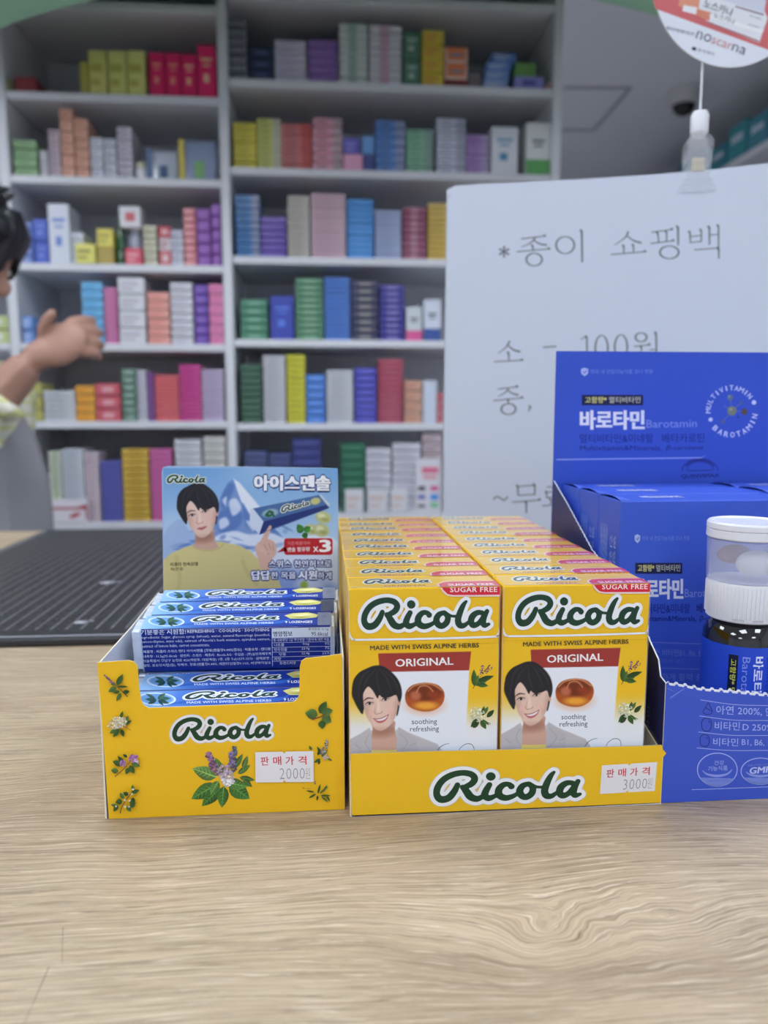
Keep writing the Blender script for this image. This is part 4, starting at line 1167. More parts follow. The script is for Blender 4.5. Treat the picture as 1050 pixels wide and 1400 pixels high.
# ================================================================== PRINTED PORTRAIT
def portrait(cv, T, smile=True):
    def P(pts): return [T(*p) for p in pts]
    k = np.linalg.norm(np.array(T(100, 0)) - np.array(T(0, 0))) / 100
    rot = atan2(T(100, 0)[1] - T(0, 0)[1], T(100, 0)[0] - T(0, 0)[0])
    f = lambda q: q * k
    HAIR = (34, 34, 40)
    skin = (228, 196, 180); shade = (192, 150, 132)
    # neck
    na = cv.poly(P([(166, 520), (308, 512), (316, 560), (322, 610), (345, 655), (350, 705), (135, 705), (140, 655), (162, 612), (168, 560)]), (206, 166, 148), f(3))
    cv.ell(*T(235, 578), f(95), f(40), (160, 114, 98), rot - 0.1, 0.8, 0.85, clip=na)
    # hair behind
    cv.poly(P([(32, 300), (42, 240), (80, 192), (125, 168), (180, 147), (235, 150), (290, 185), (335, 235), (358, 290), (362, 345), (350, 400), (340, 455), (328, 480), (300, 420), (130, 420), (102, 468), (75, 440), (48, 390), (30, 345)]), HAIR, f(4))
    cv.ell(*T(345, 392), f(11), f(24), (206, 164, 146), rot, 0.3)
    # face
    fa = cv.poly(P([(104, 340), (112, 300), (160, 262), (250, 280), (318, 325), (336, 360), (334, 430), (322, 482), (298, 528), (262, 564), (222, 580), (188, 570), (158, 535), (130, 490), (112, 430)]), skin, f(3.5))
    cv.ell(*T(118, 440), f(30), f(90), shade, rot - 0.15, 0.8, 0.55, clip=fa)
    cv.ell(*T(330, 450), f(26), f(100), shade, rot + 0.15, 0.8, 0.6, clip=fa)
    cv.ell(*T(222, 578), f(80), f(22), shade, rot, 0.8, 0.5, clip=fa)
    cv.ell(*T(160, 470), f(26), f(22), (236, 186, 172), rot, 0.9, 0.6, clip=fa)
    cv.ell(*T(288, 445), f(26), f(22), (236, 186, 172), rot, 0.9, 0.6, clip=fa)
    cv.ell(*T(203, 415), f(13), f(50), (242, 216, 202), rot - 0.15, 0.8, 0.8, clip=fa)
    cv.ell(*T(150, 330), f(60), f(40), (238, 208, 192), rot, 0.9, 0.5, clip=fa)
    # eyes and brows
    for (cx, cy, w_, tilt) in ((147, 400, 27, -0.22), (253, 373, 25, -0.22)):
        cv.ell(*T(cx, cy - 3), f(w_ * 1.25), f(13), (196, 152, 136), rot + tilt, 0.7, 0.55, clip=fa)
        cv.ell(*T(cx, cy), f(w_), f(7.5), (214, 200, 200), rot + tilt, 0.25)
        cv.ell(*T(cx + 1, cy), f(9), f(8), (40, 26, 24), rot, 0.2)
        cv.stroke(P([(cx - w_, cy + 6), (cx - 6, cy - 9), (cx + w_, cy - 5 if cx < 200 else cy - 6)]), [f(1.5), f(3.4), f(1.6)], (44, 30, 30), f(1.6))
        cv.stroke(P([(cx - w_ * .8, cy + 9), (cx, cy + 9), (cx + w_ * .8, cy)]), f(1.0), (170, 120, 110), f(1.6), 0.6)
    cv.stroke(P([(108, 382), (135, 364), (172, 366)]), [f(2.2), f(5), f(3)], (62, 46, 42), f(2.5), 0.85)
    cv.stroke(P([(225, 350), (255, 338), (290, 346)]), [f(3), f(5), f(2)], (62, 46, 42), f(2.5), 0.85)
    # nose
    cv.stroke(P([(196, 395), (188, 432), (180, 455)]), [f(2), f(4), f(5)], shade, f(6), 0.5)
    cv.stroke(P([(180, 458), (192, 470), (208, 467), (224, 462), (232, 452)]), f(2.2), (164, 112, 98), f(3), 0.75)
    # mouth
    if smile:
        cv.poly(P([(174, 500), (200, 500), (222, 496), (248, 486), (274, 474), (266, 500), (246, 520), (220, 530), (196, 524)]), (188, 100, 104), f(2))
        cv.poly(P([(182, 503), (215, 503), (245, 492), (268, 480), (258, 498), (236, 511), (208, 515)]), (238, 234, 236), f(2))
        cv.stroke(P([(172, 499), (186, 503), (215, 501), (248, 489), (276, 472)]), f(1.6), (128, 62, 66), f(1.8), 0.8)
        cv.stroke(P([(160, 478), (156, 505), (168, 530)]), f(1.6), shade, f(3), 0.5)
        cv.stroke(P([(284, 452), (294, 475), (290, 500)]), f(1.6), shade, f(3), 0.5)
    else:
        cv.poly(P([(182, 508), (205, 498), (218, 500), (235, 492), (262, 492), (240, 512), (215, 520)]), (196, 112, 112), f(3))
        cv.stroke(P([(182, 508), (215, 507), (262, 492)]), f(1.4), (128, 66, 66), f(2), 0.8)
    # hair in front
    cv.poly(P([(99, 362), (110, 322), (133, 289), (150, 292), (175, 322), (201, 366), (213, 343), (240, 362), (286, 356), (326, 343), (346, 392), (362, 346), (356, 290), (332, 236), (286, 186), (236, 152), (180, 149), (122, 170), (72, 200), (42, 250), (31, 320), (58, 398), (84, 448), (101, 468), (97, 420), (105, 388)]), HAIR, f(3), smooth=3)
    for (a, b, c_) in (((150, 175), (90, 240), (70, 380)), ((190, 165), (130, 240), (110, 300)), ((210, 165), (260, 230), (300, 330)), ((240, 175), (310, 240), (345, 330)), ((195, 180), (200, 260), (230, 340))):
        cv.stroke(P([a, b, c_]), [f(1), f(4), f(1)], (66, 66, 76), f(5), 0.55)


def lozenge(cv, cx, cy, s, c1=(176, 84, 34), c2=(110, 44, 20), c3=(240, 170, 60)):
    cv.ell(cx, cy + 55 * s, 125 * s, 65 * s, (232, 160, 110), 0, 0.5, 0.55)
    a = cv.poly([(cx - 130 * s, cy - 10 * s), (cx - 90 * s, cy - 70 * s), (cx, cy - 92 * s), (cx + 90 * s, cy - 75 * s), (cx + 132 * s, cy - 20 * s), (cx + 118 * s, cy + 50 * s), (cx + 55 * s, cy + 95 * s), (cx - 30 * s, cy + 98 * s), (cx - 110 * s, cy + 62 * s)], c1, 3 * s)
    cv.ell(cx, cy - 25 * s, 118 * s, 55 * s, c2, 0, 0.3, 0.9, clip=a)
    cv.ell(cx + 10 * s, cy + 62 * s, 75 * s, 26 * s, c3, 0, 0.6, 0.95, clip=a)
    cv.ell(cx - 60 * s, cy - 5 * s, 36 * s, 30 * s, (206, 120, 90), 0.3, 0.5, 0.8, clip=a)
    cv.ell(cx + 60 * s, cy - 10 * s, 42 * s, 26 * s, (150, 60, 30), 0.3, 0.5, 0.8, clip=a)
    cv.stroke([(cx - 52 * s, cy - 30 * s), (cx - 30 * s, cy - 66 * s), (cx + 20 * s, cy - 68 * s), (cx + 55 * s, cy - 35 * s)], 4 * s, (226, 160, 120), 4 * s, 0.8)
    cv.stroke([(cx - 110 * s, cy - 35 * s), (cx - 60 * s, cy - 75 * s), (cx + 40 * s, cy - 84 * s), (cx + 115 * s, cy - 42 * s)], 3 * s, (240, 200, 160), 4 * s, 0.7)


def outlined(pr, s, p0, p1, h, fill, edge, b_in=0.02, b_out=0.07, **kw):
    """white letters on a wide dark edge: the edge is the same writing grown outwards"""
    pr.text(s, p0, p1, h, edge, b_in, grow=b_out); pr.layer += 2
    pr.text(s, p0, p1, h, edge, b_in, grow=b_out * 0.55); pr.layer += 2
    pr.text(s, p0, p1, h, fill, b_in); pr.layer += 1


# ================================================================== YELLOW LOZENGE BOXES
STEP = 0.000005
BXW, BXD, BXH = 0.0564, 0.0190, 0.0866
BX0, BX1, BY, BZ = 0.0091, 0.0667, 0.2752, CT + 0.0009
FR_FRONT = lambda: ((-BXW / 2, -BXD / 2 - 0.00005, 0), (1, 0, 0), (0, 0, 1), (0, -1, 0))
fbox = plane_map((BX0, BY, BZ), (1, 0, 0), (0, 0, 1))
ZA = zoomed(fbox, 470, 780, 1050 / 230); ZB = zoomed(fbox, 475, 880, 1050 / 215)
YEL = (240, 192, 34)
pr = Print(); pr.step = STEP
pr.f = ZB; pr.layer = 1
cv = Canvas(14, 22, 1016, 900, 250, 205, YEL)
t_ = np.clip((cv.Y - 330) / 260, 0, 1); t_ = t_ * t_ * (3 - 2 * t_)
cv.mix(t_ * 0.97, (234, 238, 247))
cv.poly([(205, 150), (815, 145), (795, 520), (790, 900), (205, 900)], (232, 237, 247), 3, smooth=0)
t2 = np.clip((cv.Y - 520) / 200, 0, 1) * np.clip((cv.X - 780) / 30, 0, 1)
cv.mix(t2 * 0.3, (228, 234, 246))
cv.poly([(205, 65), (826, 52), (812, 178), (215, 189)], (158, 56, 50), 2, smooth=0)
lozenge(cv, 515, 352, 1.0)
# jacket and shirt
cv.poly([(14, 640), (70, 610), (150, 572), (250, 640), (345, 560), (400, 590), (500, 630), (600, 670), (635, 720), (650, 900), (14, 900)], (192, 188, 192), 3, smooth=0)
cv.poly([(150, 640), (340, 630), (330, 780), (300, 900), (180, 900), (160, 780)], (236, 218, 120), 3, smooth=0)
portrait(cv, lambda x, y: (x, y), True)
cv.poly([(148, 560), (166, 650), (158, 760), (175, 900), (120, 900), (60, 700), (20, 640), (80, 606)], (190, 186, 190), 3, smooth=0)
cv.poly([(342, 556), (326, 660), (330, 760), (322, 900), (420, 900), (470, 720), (460, 640), (400, 590)], (186, 182, 188), 3, smooth=0)
for L in ([(148, 600), (120, 660), (155, 720)], [(350, 600), (400, 660), (345, 730)], [(48, 670), (88, 700)], [(420, 680), (460, 665)]):
    cv.stroke(L, 1.6, (150, 146, 154), 2, 0.8)
pr.grid(cv); pr.layer += 1
pr.text('soothing', (430, 549), (598, 546), 46, (60, 70, 92), 0.004); pr.text('refreshing', (419, 598), (611, 594), 46, (60, 70, 92), 0.004)
pr.text('ORIGINAL', (322, 154), (706, 140), 50, (238, 238, 240), 0.022)
pr.layer += 1
pr.line([(592, 730), (615, 694), (650, 672), (682, 666)], [1.4, 2.2, 1.8, 1.0], (64, 72, 66), 5)
pr.line([(742, 730), (752, 698), (790, 670), (828, 672), (845, 700), (840, 735), (810, 800)], [1.2, 1.8, 2.0, 2.0, 1.8, 1.4, 1], (74, 82, 70), 5)
pr.layer += 1
# herb sprigs at the side
pr.line([(838, 300), (860, 260), (900, 205)], [2.4, 2, 1.2], (96, 84, 44), 4); pr.layer += 1
for (x, y, a, L, W, c) in ((848, 285, -92, 115, 20, G1), (850, 280, -32, 120, 24, G2), (862, 270, 8, 80, 17, G1), (870, 250, -18, 115, 18, G3), (856, 262, -70, 60, 12, G2)):
    leaf(pr, x, y, a, L, W, c, False)
spike(pr, 885, 205, 905, 140, 14, PU, 16, 3); spike(pr, 915, 200, 950, 140, 14, (96, 66, 90), 18, 4); spike(pr, 930, 185, 972, 155, 10, PU, 10, 5)
for (x, y, a, L, W, c) in ((905, 480, -85, 65, 14, G1), (930, 490, -45, 70, 16, G3), (890, 510, 60, 70, 18, G1), (870, 500, 130, 75, 16, G3), (900, 505, 40, 60, 9, G2), (910, 470, -60, 60, 12, G2), (835, 560, -40, 60, 14, G3)):
    leaf(pr, x, y, a, L, W, c, False)
floret(pr, 865, 470, 52, (218, 226, 196), 70, 8, 6)
pr.line([(900, 505), (955, 535)], [3, 2], G3); pr.layer += 1
# upper printed lid
pr.f = ZA
pr.line([(30, 380), (40, 412), (62, 430), (110, 431), (500, 425), (925, 412), (955, 404), (968, 388), (973, 360)], 6.5, (234, 236, 240), 6); pr.layer += 1
pr.text('MADE WITH SWISS ALPINE HERBS', (165, 496), (843, 478), 28, (58, 60, 44), 0.016)
pr.line([(12, 460), (970, 452)], 0.8, (206, 160, 20)); pr.layer += 1
TAGP = [(612, 50), (612, 90), (622, 122), (648, 146), (680, 152), (985, 150), (985, 50)]
pr.poly([(602, 50), (602, 95), (614, 132), (644, 156), (680, 162), (985, 160), (985, 50)], (240, 214, 210)); pr.layer += 1
pr.poly(TAGP, (212, 40, 62)); pr.layer += 1
pr.text('SUGAR FREE', (664, 134), (956, 132), 31, (246, 232, 232), 0.018, spacing=1.08); pr.layer += 1
logo(pr, 106, 165, 914, 371, 0.0, (26, 62, 46), (238, 241, 246))
# keep everything on the face
def clampuv(pr, W, H):
    for a in pr.v:
        a[:, 0] = np.clip(a[:, 0], 0.0002, W - 0.0002); a[:, 1] = np.clip(a[:, 1], 0.0002, H - 0.0002)
clampuv(pr, BXW, BXH)
ME_FRONT = pr.build('front_print', FR_FRONT(), INK_WRAP, mesh_only=True)
# top print, local u 0..BXW, v 0 (front) .. BXD
pt = Print(); pt.step = STEP; pt.updown = True; pt.layer = 1
pt.poly([(0.0006, 0.0006), (BXW - 0.0006, 0.0006), (BXW - 0.0006, BXD - 0.0006), (0.0006, BXD - 0.0006)], YEL); pt.layer += 1
m = 1000.0
pt.f = lambda x, y: (np.asarray(x, float) / m, np.asarray(y, float) / m)
pt.poly([(33.2, 0.0), (33.4, 5.0), (36.0, 8.6), (39.5, 9.3), (56.3, 9.3), (56.3, 0)], (240, 214, 206)); pt.layer += 1
pt.poly([(33.9, 0.0), (34.1, 4.8), (36.4, 8.0), (39.6, 8.7), (56.3, 8.7), (56.3, 0)], (214, 44, 64)); pt.layer += 1
pt.text('SUGAR FREE', (37.4, 1.6), (54.6, 1.6), 3.2, (246, 226, 226), 0.018)
pt.text('ORIGINAL', (13.2, 1.6), (29.6, 1.6), 2.6, (176, 96, 40), 0.01); pt.layer += 1
logo(pt, 6.2, 15.6, 31.5, 6.8, 0.0, (40, 74, 70), (232, 234, 222), lo=True)
ME_TOP = pt.build('top_print', ((-BXW / 2, -BXD / 2, BXH + 0.00005), (1, 0, 0), (0, 1, 0), (0, 0, 1)), INK_TOPWRAP, mesh_only=True)
ME_BODY = col_box('carton_body', BXW, BXD, BXH, YEL, INK_WRAP, 0.0005)
# film seam: folded flaps of the clear wrap at the sides are a thin bead
def wrap_edges():
    bm = bmesh.new()
    for sx in (-1, 1):
        x = sx * (BXW / 2 - 0.0001)
        bm_box(bm, (x - 0.0002, -BXD / 2 - 0.00035, 0.001), (x + 0.0002, -BXD / 2 - 0.00005, BXH - 0.0005))
    bm_box(bm, (-BXW / 2 + 0.001, -BXD / 2 + 0.0002, BXH + 0.0001), (BXW / 2 - 0.001, -BXD / 2 + 0.0006, BXH + 0.00035))
    return bm_mesh('film_edge', bm, M_CLEAR)
ME_FILM = wrap_edges()
ORDB = ['front', 'second', 'third', 'fourth', 'fifth', 'sixth', 'seventh', 'eighth', 'ninth', 'rearmost']
for c_, (x0, cn) in enumerate(((BX0, 'left'), (BX1, 'right'))):
    for k in range(10):
        rr = random.Random(c_ * 31 + k)
        lab = (f'yellow herb lozenge carton with a printed portrait, front one of the {cn} row' if k == 0
               else f'yellow sugar free lozenge carton, {ORDB[k]} in the {cn} row of the low tray')
        t = empty('lozenge_carton', (x0 + BXW / 2 + (rr.uniform(-1, 1) * 0.00015 if k else 0), BY + BXD / 2 + k * (BXD + 0.0003), BZ - (rr.random() * 0.0003 if k else 0) + 0.0003 * (k > 0)), lab, 'box', 'yellow lozenge cartons in two rows')
        for nm, me in (('carton_body', ME_BODY), ('front_print', ME_FRONT), ('top_print', ME_TOP), ('film_edge', ME_FILM)):
            mesh_obj(nm, me, t)

# ---- low yellow tray under the two rows
TY = 0.2728
t = empty('display_tray', (0.07, 0.37, CT), 'low yellow cardboard tray holding the two rows of lozenge cartons', 'tray')
IM = Matrix.Translation((-0.07, -0.37, -CT))
def put(o, par, inv):
    o.parent = par; o.matrix_parent_inverse = inv; return o
f_t = plane_map((0, TY, CT), (1, 0, 0), (0, 0, 1))
out = [(481, 1119), (480, 1070), (479, 1031), (560, 1028), (700, 1025), (880, 1020), (905, 1019), (906, 1024), (911, 1030), (906, 1036), (905, 1060), (903, 1098), (800, 1103), (640, 1110)]
ol = [f_t(*p) for p in out]; ol = [(float(u), max(float(v), 0.0002)) for u, v in ol]
TX0, TX1 = ol[1][0] - 0.0003, 0.1303
fpan = put(slab('front_panel', ol, 0.0006, INK_CARD, ((0, TY, CT), (1, 0, 0), (0, 0, 1), (0, -1, 0)), YEL, (206, 210, 222), (196, 182, 140)), t, IM)
for nm, x, s in (('side_panel', TX0 - 0.0002, 1), ('side_panel', TX1 - 0.0006, 1)):
    pl = [(0, 0.0002), (0, 0.0205), (0.006, 0.0225), (0.19, 0.021), (0.1955, 0.016), (0.1955, 0.0002)] if x < 0.1 else [(0, 0.0002), (0, 0.0205), (0.02, 0.026), (0.05, 0.021), (0.1955, 0.0205), (0.1955, 0.0002)]
    put(slab(nm, pl, 0.0006, INK_CARD, ((x + 0.0006, TY + 0.0002, CT), (0, 1, 0), (0, 0, 1), (1, 0, 0)), (214, 218, 228) if x < 0.1 else YEL, YEL if x < 0.1 else (214, 218, 228), (220, 210, 180)), t, IM)
put(slab('back_panel', [(TX0, 0.0002), (TX1, 0.0002), (TX1, 0.021), (TX0, 0.021)], 0.0006, INK_CARD, ((0, TY + 0.196, CT), (1, 0, 0), (0, 0, 1), (0, -1, 0)), (214, 218, 228), YEL, (220, 210, 180)), t, IM)
put(box_obj('tray_floor', (TX0, TY, CT + 0.0001), (TX1, TY + 0.195, CT + 0.0007), M_SHELFIN), t, IM)
pr = Print(zoomed(f_t, 470, 1010, 1050 / 445)); pr.step = STEP; pr.layer = 3
logo(pr, 287, 97, 768, 203, -0.022, (30, 66, 40), (240, 243, 246), edge=True)
put(pr.build('logo_print', ((0, TY, CT), (1, 0, 0), (0, 0, 1), (0, -1, 0)), INK_CARD), fpan, Matrix())
def sticker(f, quad, txt, price, parent, inv, Y):
    """white price label; quad = its four corners in the photo map, lettering in 0..100 x 0..50 on it"""
    H = hom_map([(0, 0), (100, 0), (100, 50), (0, 50)], quad)
    g = lambda x, y: f(*H(x, y))
    s = Print(g); s.step = STEP; s.layer = 4
    s.poly([(0, 0), (47, 0), (50, 3.5), (53, 0), (100, 0), (100, 50), (53, 50), (50, 46.5), (47, 50), (0, 50)], (232, 230, 234)); s.layer += 2
    for k, ch in enumerate(txt):
        s.text(ch, (10 + k * 21.5, 22), (23.5 + k * 21.5, 21.5), 14, (204, 52, 62), 0.018)
    s.text(price[:-1], (42, 45), (85, 45), 18, (150, 150, 156), -0.012, spacing=1.1)
    s.text(price[-1], (86, 45), (94, 45), 18, (150, 150, 156), -0.012)
    put(s.build('price_sticker', ((0, Y, CT), (1, 0, 0), (0, 0, 1), (0, -1, 0)), INK_PAPER), parent, inv)['label'] = 'white price label with red heading'
sticker(zoomed(f_t, 470, 1010, 1050 / 445), [(833, 86), (1011, 75), (1003, 168), (826, 178)], '판매가격', '3000원', fpan, Matrix(), TY)

# ================================================================== TALLER YELLOW TRAY WITH STICK PACKS
LY = 0.2785
LX0, LX1 = -0.0822, 0.0070
f_l = plane_map((0, LY, CT), (1, 0, 0), (0, 0, 1))
t = empty('display_tray', (-0.0376, 0.33, CT), 'yellow notched cardboard tray with herb pictures holding blue stick packs', 'tray')
IM = Matrix.Translation((0.0376, -0.33, -CT))
out = [(149, 1122), (141, 1010), (133, 906), (176, 903), (183, 905), (188, 911), (190, 940), (193, 958), (196, 964), (203, 968), (260, 966), (400, 960), (406, 957), (409, 950), (410, 912), (412, 904), (418, 900), (440, 898), (467, 894), (470, 1000), (471, 1106)]
ol = [f_l(*p) for p in out]; ol = [(float(u), max(float(v), 0.0002)) for u, v in ol]
nb = 9; a0_, a1_ = ol[-1][0], ol[0][0]
ol[-1] = (a0_, 0.0002); ol[0] = (a1_, 0.0002)
fpan = put(slab('front_panel', ol, 0.0006, INK_CARD, ((0, LY, CT), (1, 0, 0), (0, 0, 1), (0, -1, 0)), (240, 190, 30), (208, 212, 224), (226, 206, 150)), t, IM)
HY = 0.385
f_h = plane_map((0, HY, CT), (1, 0, 0), (0, 0, 1))
sideL = [(0, 0.0002), (0, float(ol[2][1]) - 0.0004), (0.05, 0.0604), (HY - LY - 0.0010, 0.0622), (HY - LY - 0.0010, 0.0002)]
put(slab('side_panel', sideL, 0.0006, INK_CARD, ((LX0 + 0.0003, LY + 0.0002, CT), (0, 1, 0), (0, 0, 1), (1, 0, 0)), (212, 216, 228), YEL, (226, 220, 200)), t, IM)
put(slab('side_panel', sideL, 0.0006, INK_CARD, ((LX1 + 0.0003, LY + 0.0002, CT), (0, 1, 0), (0, 0, 1), (1, 0, 0)), YEL, (212, 216, 228), (226, 220, 200)), t, IM)
put(box_obj('tray_floor', (LX0 + 0.001, LY + 0.001, CT + 0.0001), (LX1 - 0.001, HY - 0.001, CT + 0.0007), M_SHELFIN), t, IM)
# header card
hc = [(223, 809), (221, 645), (223, 639), (229, 637), (340, 638), (455, 640), (461, 643), (462, 650), (464, 806)]
oh = [f_h(*p) for p in hc]; oh = [(float(u), float(v)) for u, v in oh]
oh[0] = (oh[0][0], 0.0008); oh[-1] = (min(oh[-1][0], LX1 + 0.0008), 0.0008)
oh.insert(1, (oh[0][0], 0.055)); oh.insert(-1, (oh[-1][0], 0.055))
hcard = put(slab('header_card', oh, 0.0007, INK_CARD, ((0, HY, CT), (1, 0, 0), (0, 0, 1), (0, -1, 0)), (150, 185, 225), (220, 220, 226), (216, 220, 196)), t, IM)
ZH = zoomed(f_h, 220, 635, 1050 / 245)
pr = Print(ZH); pr.step = STEP; pr.layer = 2
cv = Canvas(14, 22, 1036, 760, 300, 216, (150, 190, 232))
g = np.clip(cv.Y / 560, 0, 1)[..., None]
cv.I = np.array((104, 158, 214)) * (1 - g) + np.array((196, 218, 238)) * g
cv.mix(np.exp(-((cv.X - 620) / 260) ** 2 - ((cv.Y - 40) / 120) ** 2) * 0.4, (206, 224, 244))
cv.mix(np.exp(-((cv.X - 250) / 200) ** 2 - ((cv.Y - 330) / 60) ** 2) * 0.5, (216, 228, 244))
SN = (226, 234, 246); RK = (120, 150, 204); RD = (74, 110, 178)
cv.poly([(14, 420), (60, 350), (120, 320), (170, 390), (250, 420), (14, 560)], (160, 186, 224), 6)
cv.poly([(290, 420), (330, 250), (352, 190), (392, 105), (425, 84), (458, 104), (520, 175), (575, 250), (640, 350), (720, 430), (720, 560), (290, 560)], RK, 3, smooth=0)
cv.poly([(425, 84), (458, 104), (520, 175), (585, 255), (560, 300), (520, 290), (470, 215), (450, 160)], SN, 5, smooth=0)
for P_ in ([(352, 190), (400, 110), (430, 130), (400, 210), (360, 260)], [(330, 300), (420, 240), (480, 300), (440, 380), (350, 400)], [(480, 230), (520, 300), (580, 330), (600, 400), (500, 360)], [(540, 300), (640, 360), (700, 430), (600, 430)]):
    cv.poly(P_, RD, 10, 0.65)
for P_ in ([(400, 220), (440, 200), (470, 260), (420, 300)], [(340, 330), (380, 310), (400, 350), (350, 380)], [(500, 330), (560, 350), (540, 390)], [(360, 210), (385, 190), (380, 240)]):
    cv.poly(P_, SN, 8, 0.8)
cv.poly([(300, 440), (420, 390), (520, 410), (640, 400), (760, 440), (900, 410), (1036, 450), (1036, 560), (300, 560)], SN, 8, 0.9)
for k in range(26):
    rr = random.Random(k); x = rr.uniform(20, 760); y = rr.uniform(370, 520)
    cv.ell(x, y, rr.uniform(15, 50), rr.uniform(5, 14), RD if k % 2 else RK, rr.uniform(-0.5, 0.5), 0.6, 0.55)
cv.poly([(560, 560), (760, 480), (1036, 520), (1036, 760), (560, 760)], (214, 226, 244), 20, 0.9)
cv.poly([(600, 640), (720, 600), (860, 640), (1000, 700), (1036, 760), (600, 760)], (120, 146, 204), 26, 0.8)
cv.ell(880, 700, 80, 36, (226, 234, 246), 0, 0.6, 0.7)
cv.ell(838, 708, 22, 26, (150, 176, 60), 0.4, 0.4, 0.9)
# candies, leaves
for (x, y, rx, ry) in ((950, 310, 46, 34), (880, 380, 40, 30), (940, 385, 46, 38)):
    cv.ell(x, y, rx, ry, (186, 190, 128), 0.3, 0.25); cv.ell(x - 8, y - 8, rx * 0.5, ry * 0.45, (224, 226, 186), 0.3, 0.6, 0.9); cv.ell(x + 10, y + 12, rx * 0.5, ry * 0.3, (150, 156, 84), 0.3, 0.6, 0.7)
# person
cv.poly([(14, 560), (60, 520), (130, 490), (215, 462), (350, 452), (460, 476), (530, 512), (575, 560), (620, 620), (690, 680), (722, 760), (14, 760)], (212, 200, 138), 3, smooth=0)
for L in ([(90, 540), (110, 640), (100, 750)], [(470, 540), (500, 620), (560, 700)], [(240, 520), (300, 540), (380, 520)]):
    cv.stroke(L, 5, (184, 170, 108), 14, 0.6)
cr, sr = cos(-0.04) * 0.74, sin(-0.04) * 0.74
portrait(cv, lambda x, y: (221 + (x - 200) * cr - (y - 386) * sr, 286 + (x - 200) * sr + (y - 386) * cr), False)
cv.poly([(185, 480), (200, 492), (280, 502), (350, 486), (368, 462), (470, 480), (480, 560), (120, 560), (110, 500)], (212, 200, 138), 3, smooth=0)
cv.stroke([(186, 478), (220, 498), (280, 505), (340, 492), (366, 464)], 4, (196, 184, 122), 3, 0.9)
# pack held up by the finger
cv.poly([(522, 262), (540, 258), (602, 334), (576, 410), (520, 350)], (206, 218, 236), 2, smooth=0)
cv.poly([(540, 258), (926, 179), (980, 232), (602, 334)], (72, 108, 160), 2, smooth=0)
cv.poly([(602, 334), (980, 232), (984, 256), (576, 412)], (34, 54, 116), 2, smooth=0)
cv.poly([(926, 179), (940, 178), (992, 236), (980, 246)], (196, 208, 226), 2, smooth=0)
cv.ell(640, 285, 48, 24, (170, 200, 206), -0.2, 0.3, 0.8); cv.ell(905, 215, 30, 20, (196, 196, 130), -0.2, 0.3)
for (x, y) in ((622, 290), (645, 278), (655, 294), (634, 300)): cv.ell(x, y, 18, 8, (44, 96, 70), -0.5 + x * 0.05, 0.3)
# hand
sk = (218, 178, 160)
cv.stroke([(640, 366), (622, 405), (602, 450)], [9, 13, 17], sk, 3)
cv.poly([(560, 470), (600, 440), (640, 440), (672, 465), (676, 520), (650, 560), (646, 610), (590, 610), (572, 560), (556, 510)], sk, 3)
for a in ([(606, 470), (622, 500)], [(632, 462), (644, 495)], [(656, 474), (660, 505)], [(575, 490), (600, 520), (630, 522)]):
    cv.stroke(a, 2, (170, 120, 104), 3, 0.7)
cv.stroke([(566, 480), (590, 500), (614, 520)], [12, 12, 9], (224, 186, 168), 3)
cv.poly([(560, 570), (650, 600), (700, 690), (640, 700), (560, 640)], (212, 200, 138), 4, 0.0)
pr.grid(cv); pr.layer += 2
for (x, y, a, L, W, c) in ((830, 400, -120, 60, 22, (70, 150, 60)), (840, 395, -40, 50, 20, (90, 170, 70)), (835, 400, 60, 40, 18, (50, 130, 50)), (828, 385, 170, 34, 16, (70, 150, 60))):
    leaf(pr, x, y, a, L, W, c, False)
pr.rrect(722, 432, 1006, 530, 16, (190, 34, 42)); pr.poly([(724, 480), (678, 517), (742, 506)], (190, 34, 42)); pr.layer += 1
pr.text('기존제품대비', (742, 474), (873, 470), 22, (236, 150, 150)); pr.text('멘솔 함유량', (742, 512), (873, 508), 26, (246, 240, 240), 0.02)
pr.text('x', (893, 512), (923, 511), 30, (250, 245, 245), 0.01); pr.text('3', (932, 512), (994, 510), 68, (252, 250, 250), 0.04)
pr.layer += 1
NV = (28, 48, 120)
outlined(pr, '아이스멘솔', (549, 152), (990, 154), 88, (240, 244, 252), NV, 0.055, 11)
outlined(pr, '스위스 천연허브로', (634, 604), (998, 602), 42, (232, 238, 250), NV, 0.035, 7)
outlined(pr, '답답', (533, 676), (638, 675), 52, (236, 241, 252), NV, 0.055, 8)
outlined(pr, '한 목을', (646, 671), (790, 670), 42, (226, 233, 248), NV, 0.035, 7)
outlined(pr, '시원', (806, 674), (914, 674), 52, (236, 241, 252), NV, 0.055, 8)
outlined(pr, '하게', (920, 672), (998, 672), 42, (226, 233, 248), NV, 0.035, 7)
pr.text('리콜라 전속모델', (56, 596), (218, 592), 22, (60, 74, 40), 0.008); pr.text('차은우', (56, 624), (132, 622), 20, (60, 74, 40), 0.008)
logo(pr, 34, 59, 262, 110, 0.0, (34, 66, 40), (206, 218, 210), lo=True)
HH = hom_map([(0, 0), (808, 0), (808, 206), (0, 206)], [(700, 243), (862, 205), (874, 238), (706, 284)])
V_, F_ = LG_OUT_LO
pr.shape((V_, F_), lambda V: np.column_stack(HH(V[:, 0] - 106, V[:, 1] - 165)), (226, 232, 226)); pr.layer += 1
pr.shape(LG_DARK_LO, lambda V: np.column_stack(HH(V[:, 0] - 106, V[:, 1] - 165)), (28, 60, 44)); pr.layer += 1
pr.line([(598, 398), (968, 262)], 1.5, (96, 120, 180))
put(pr.build('header_print', ((0, HY, CT), (1, 0, 0), (0, 0, 1), (0, -1, 0)), INK_CARD), hcard, Matrix())
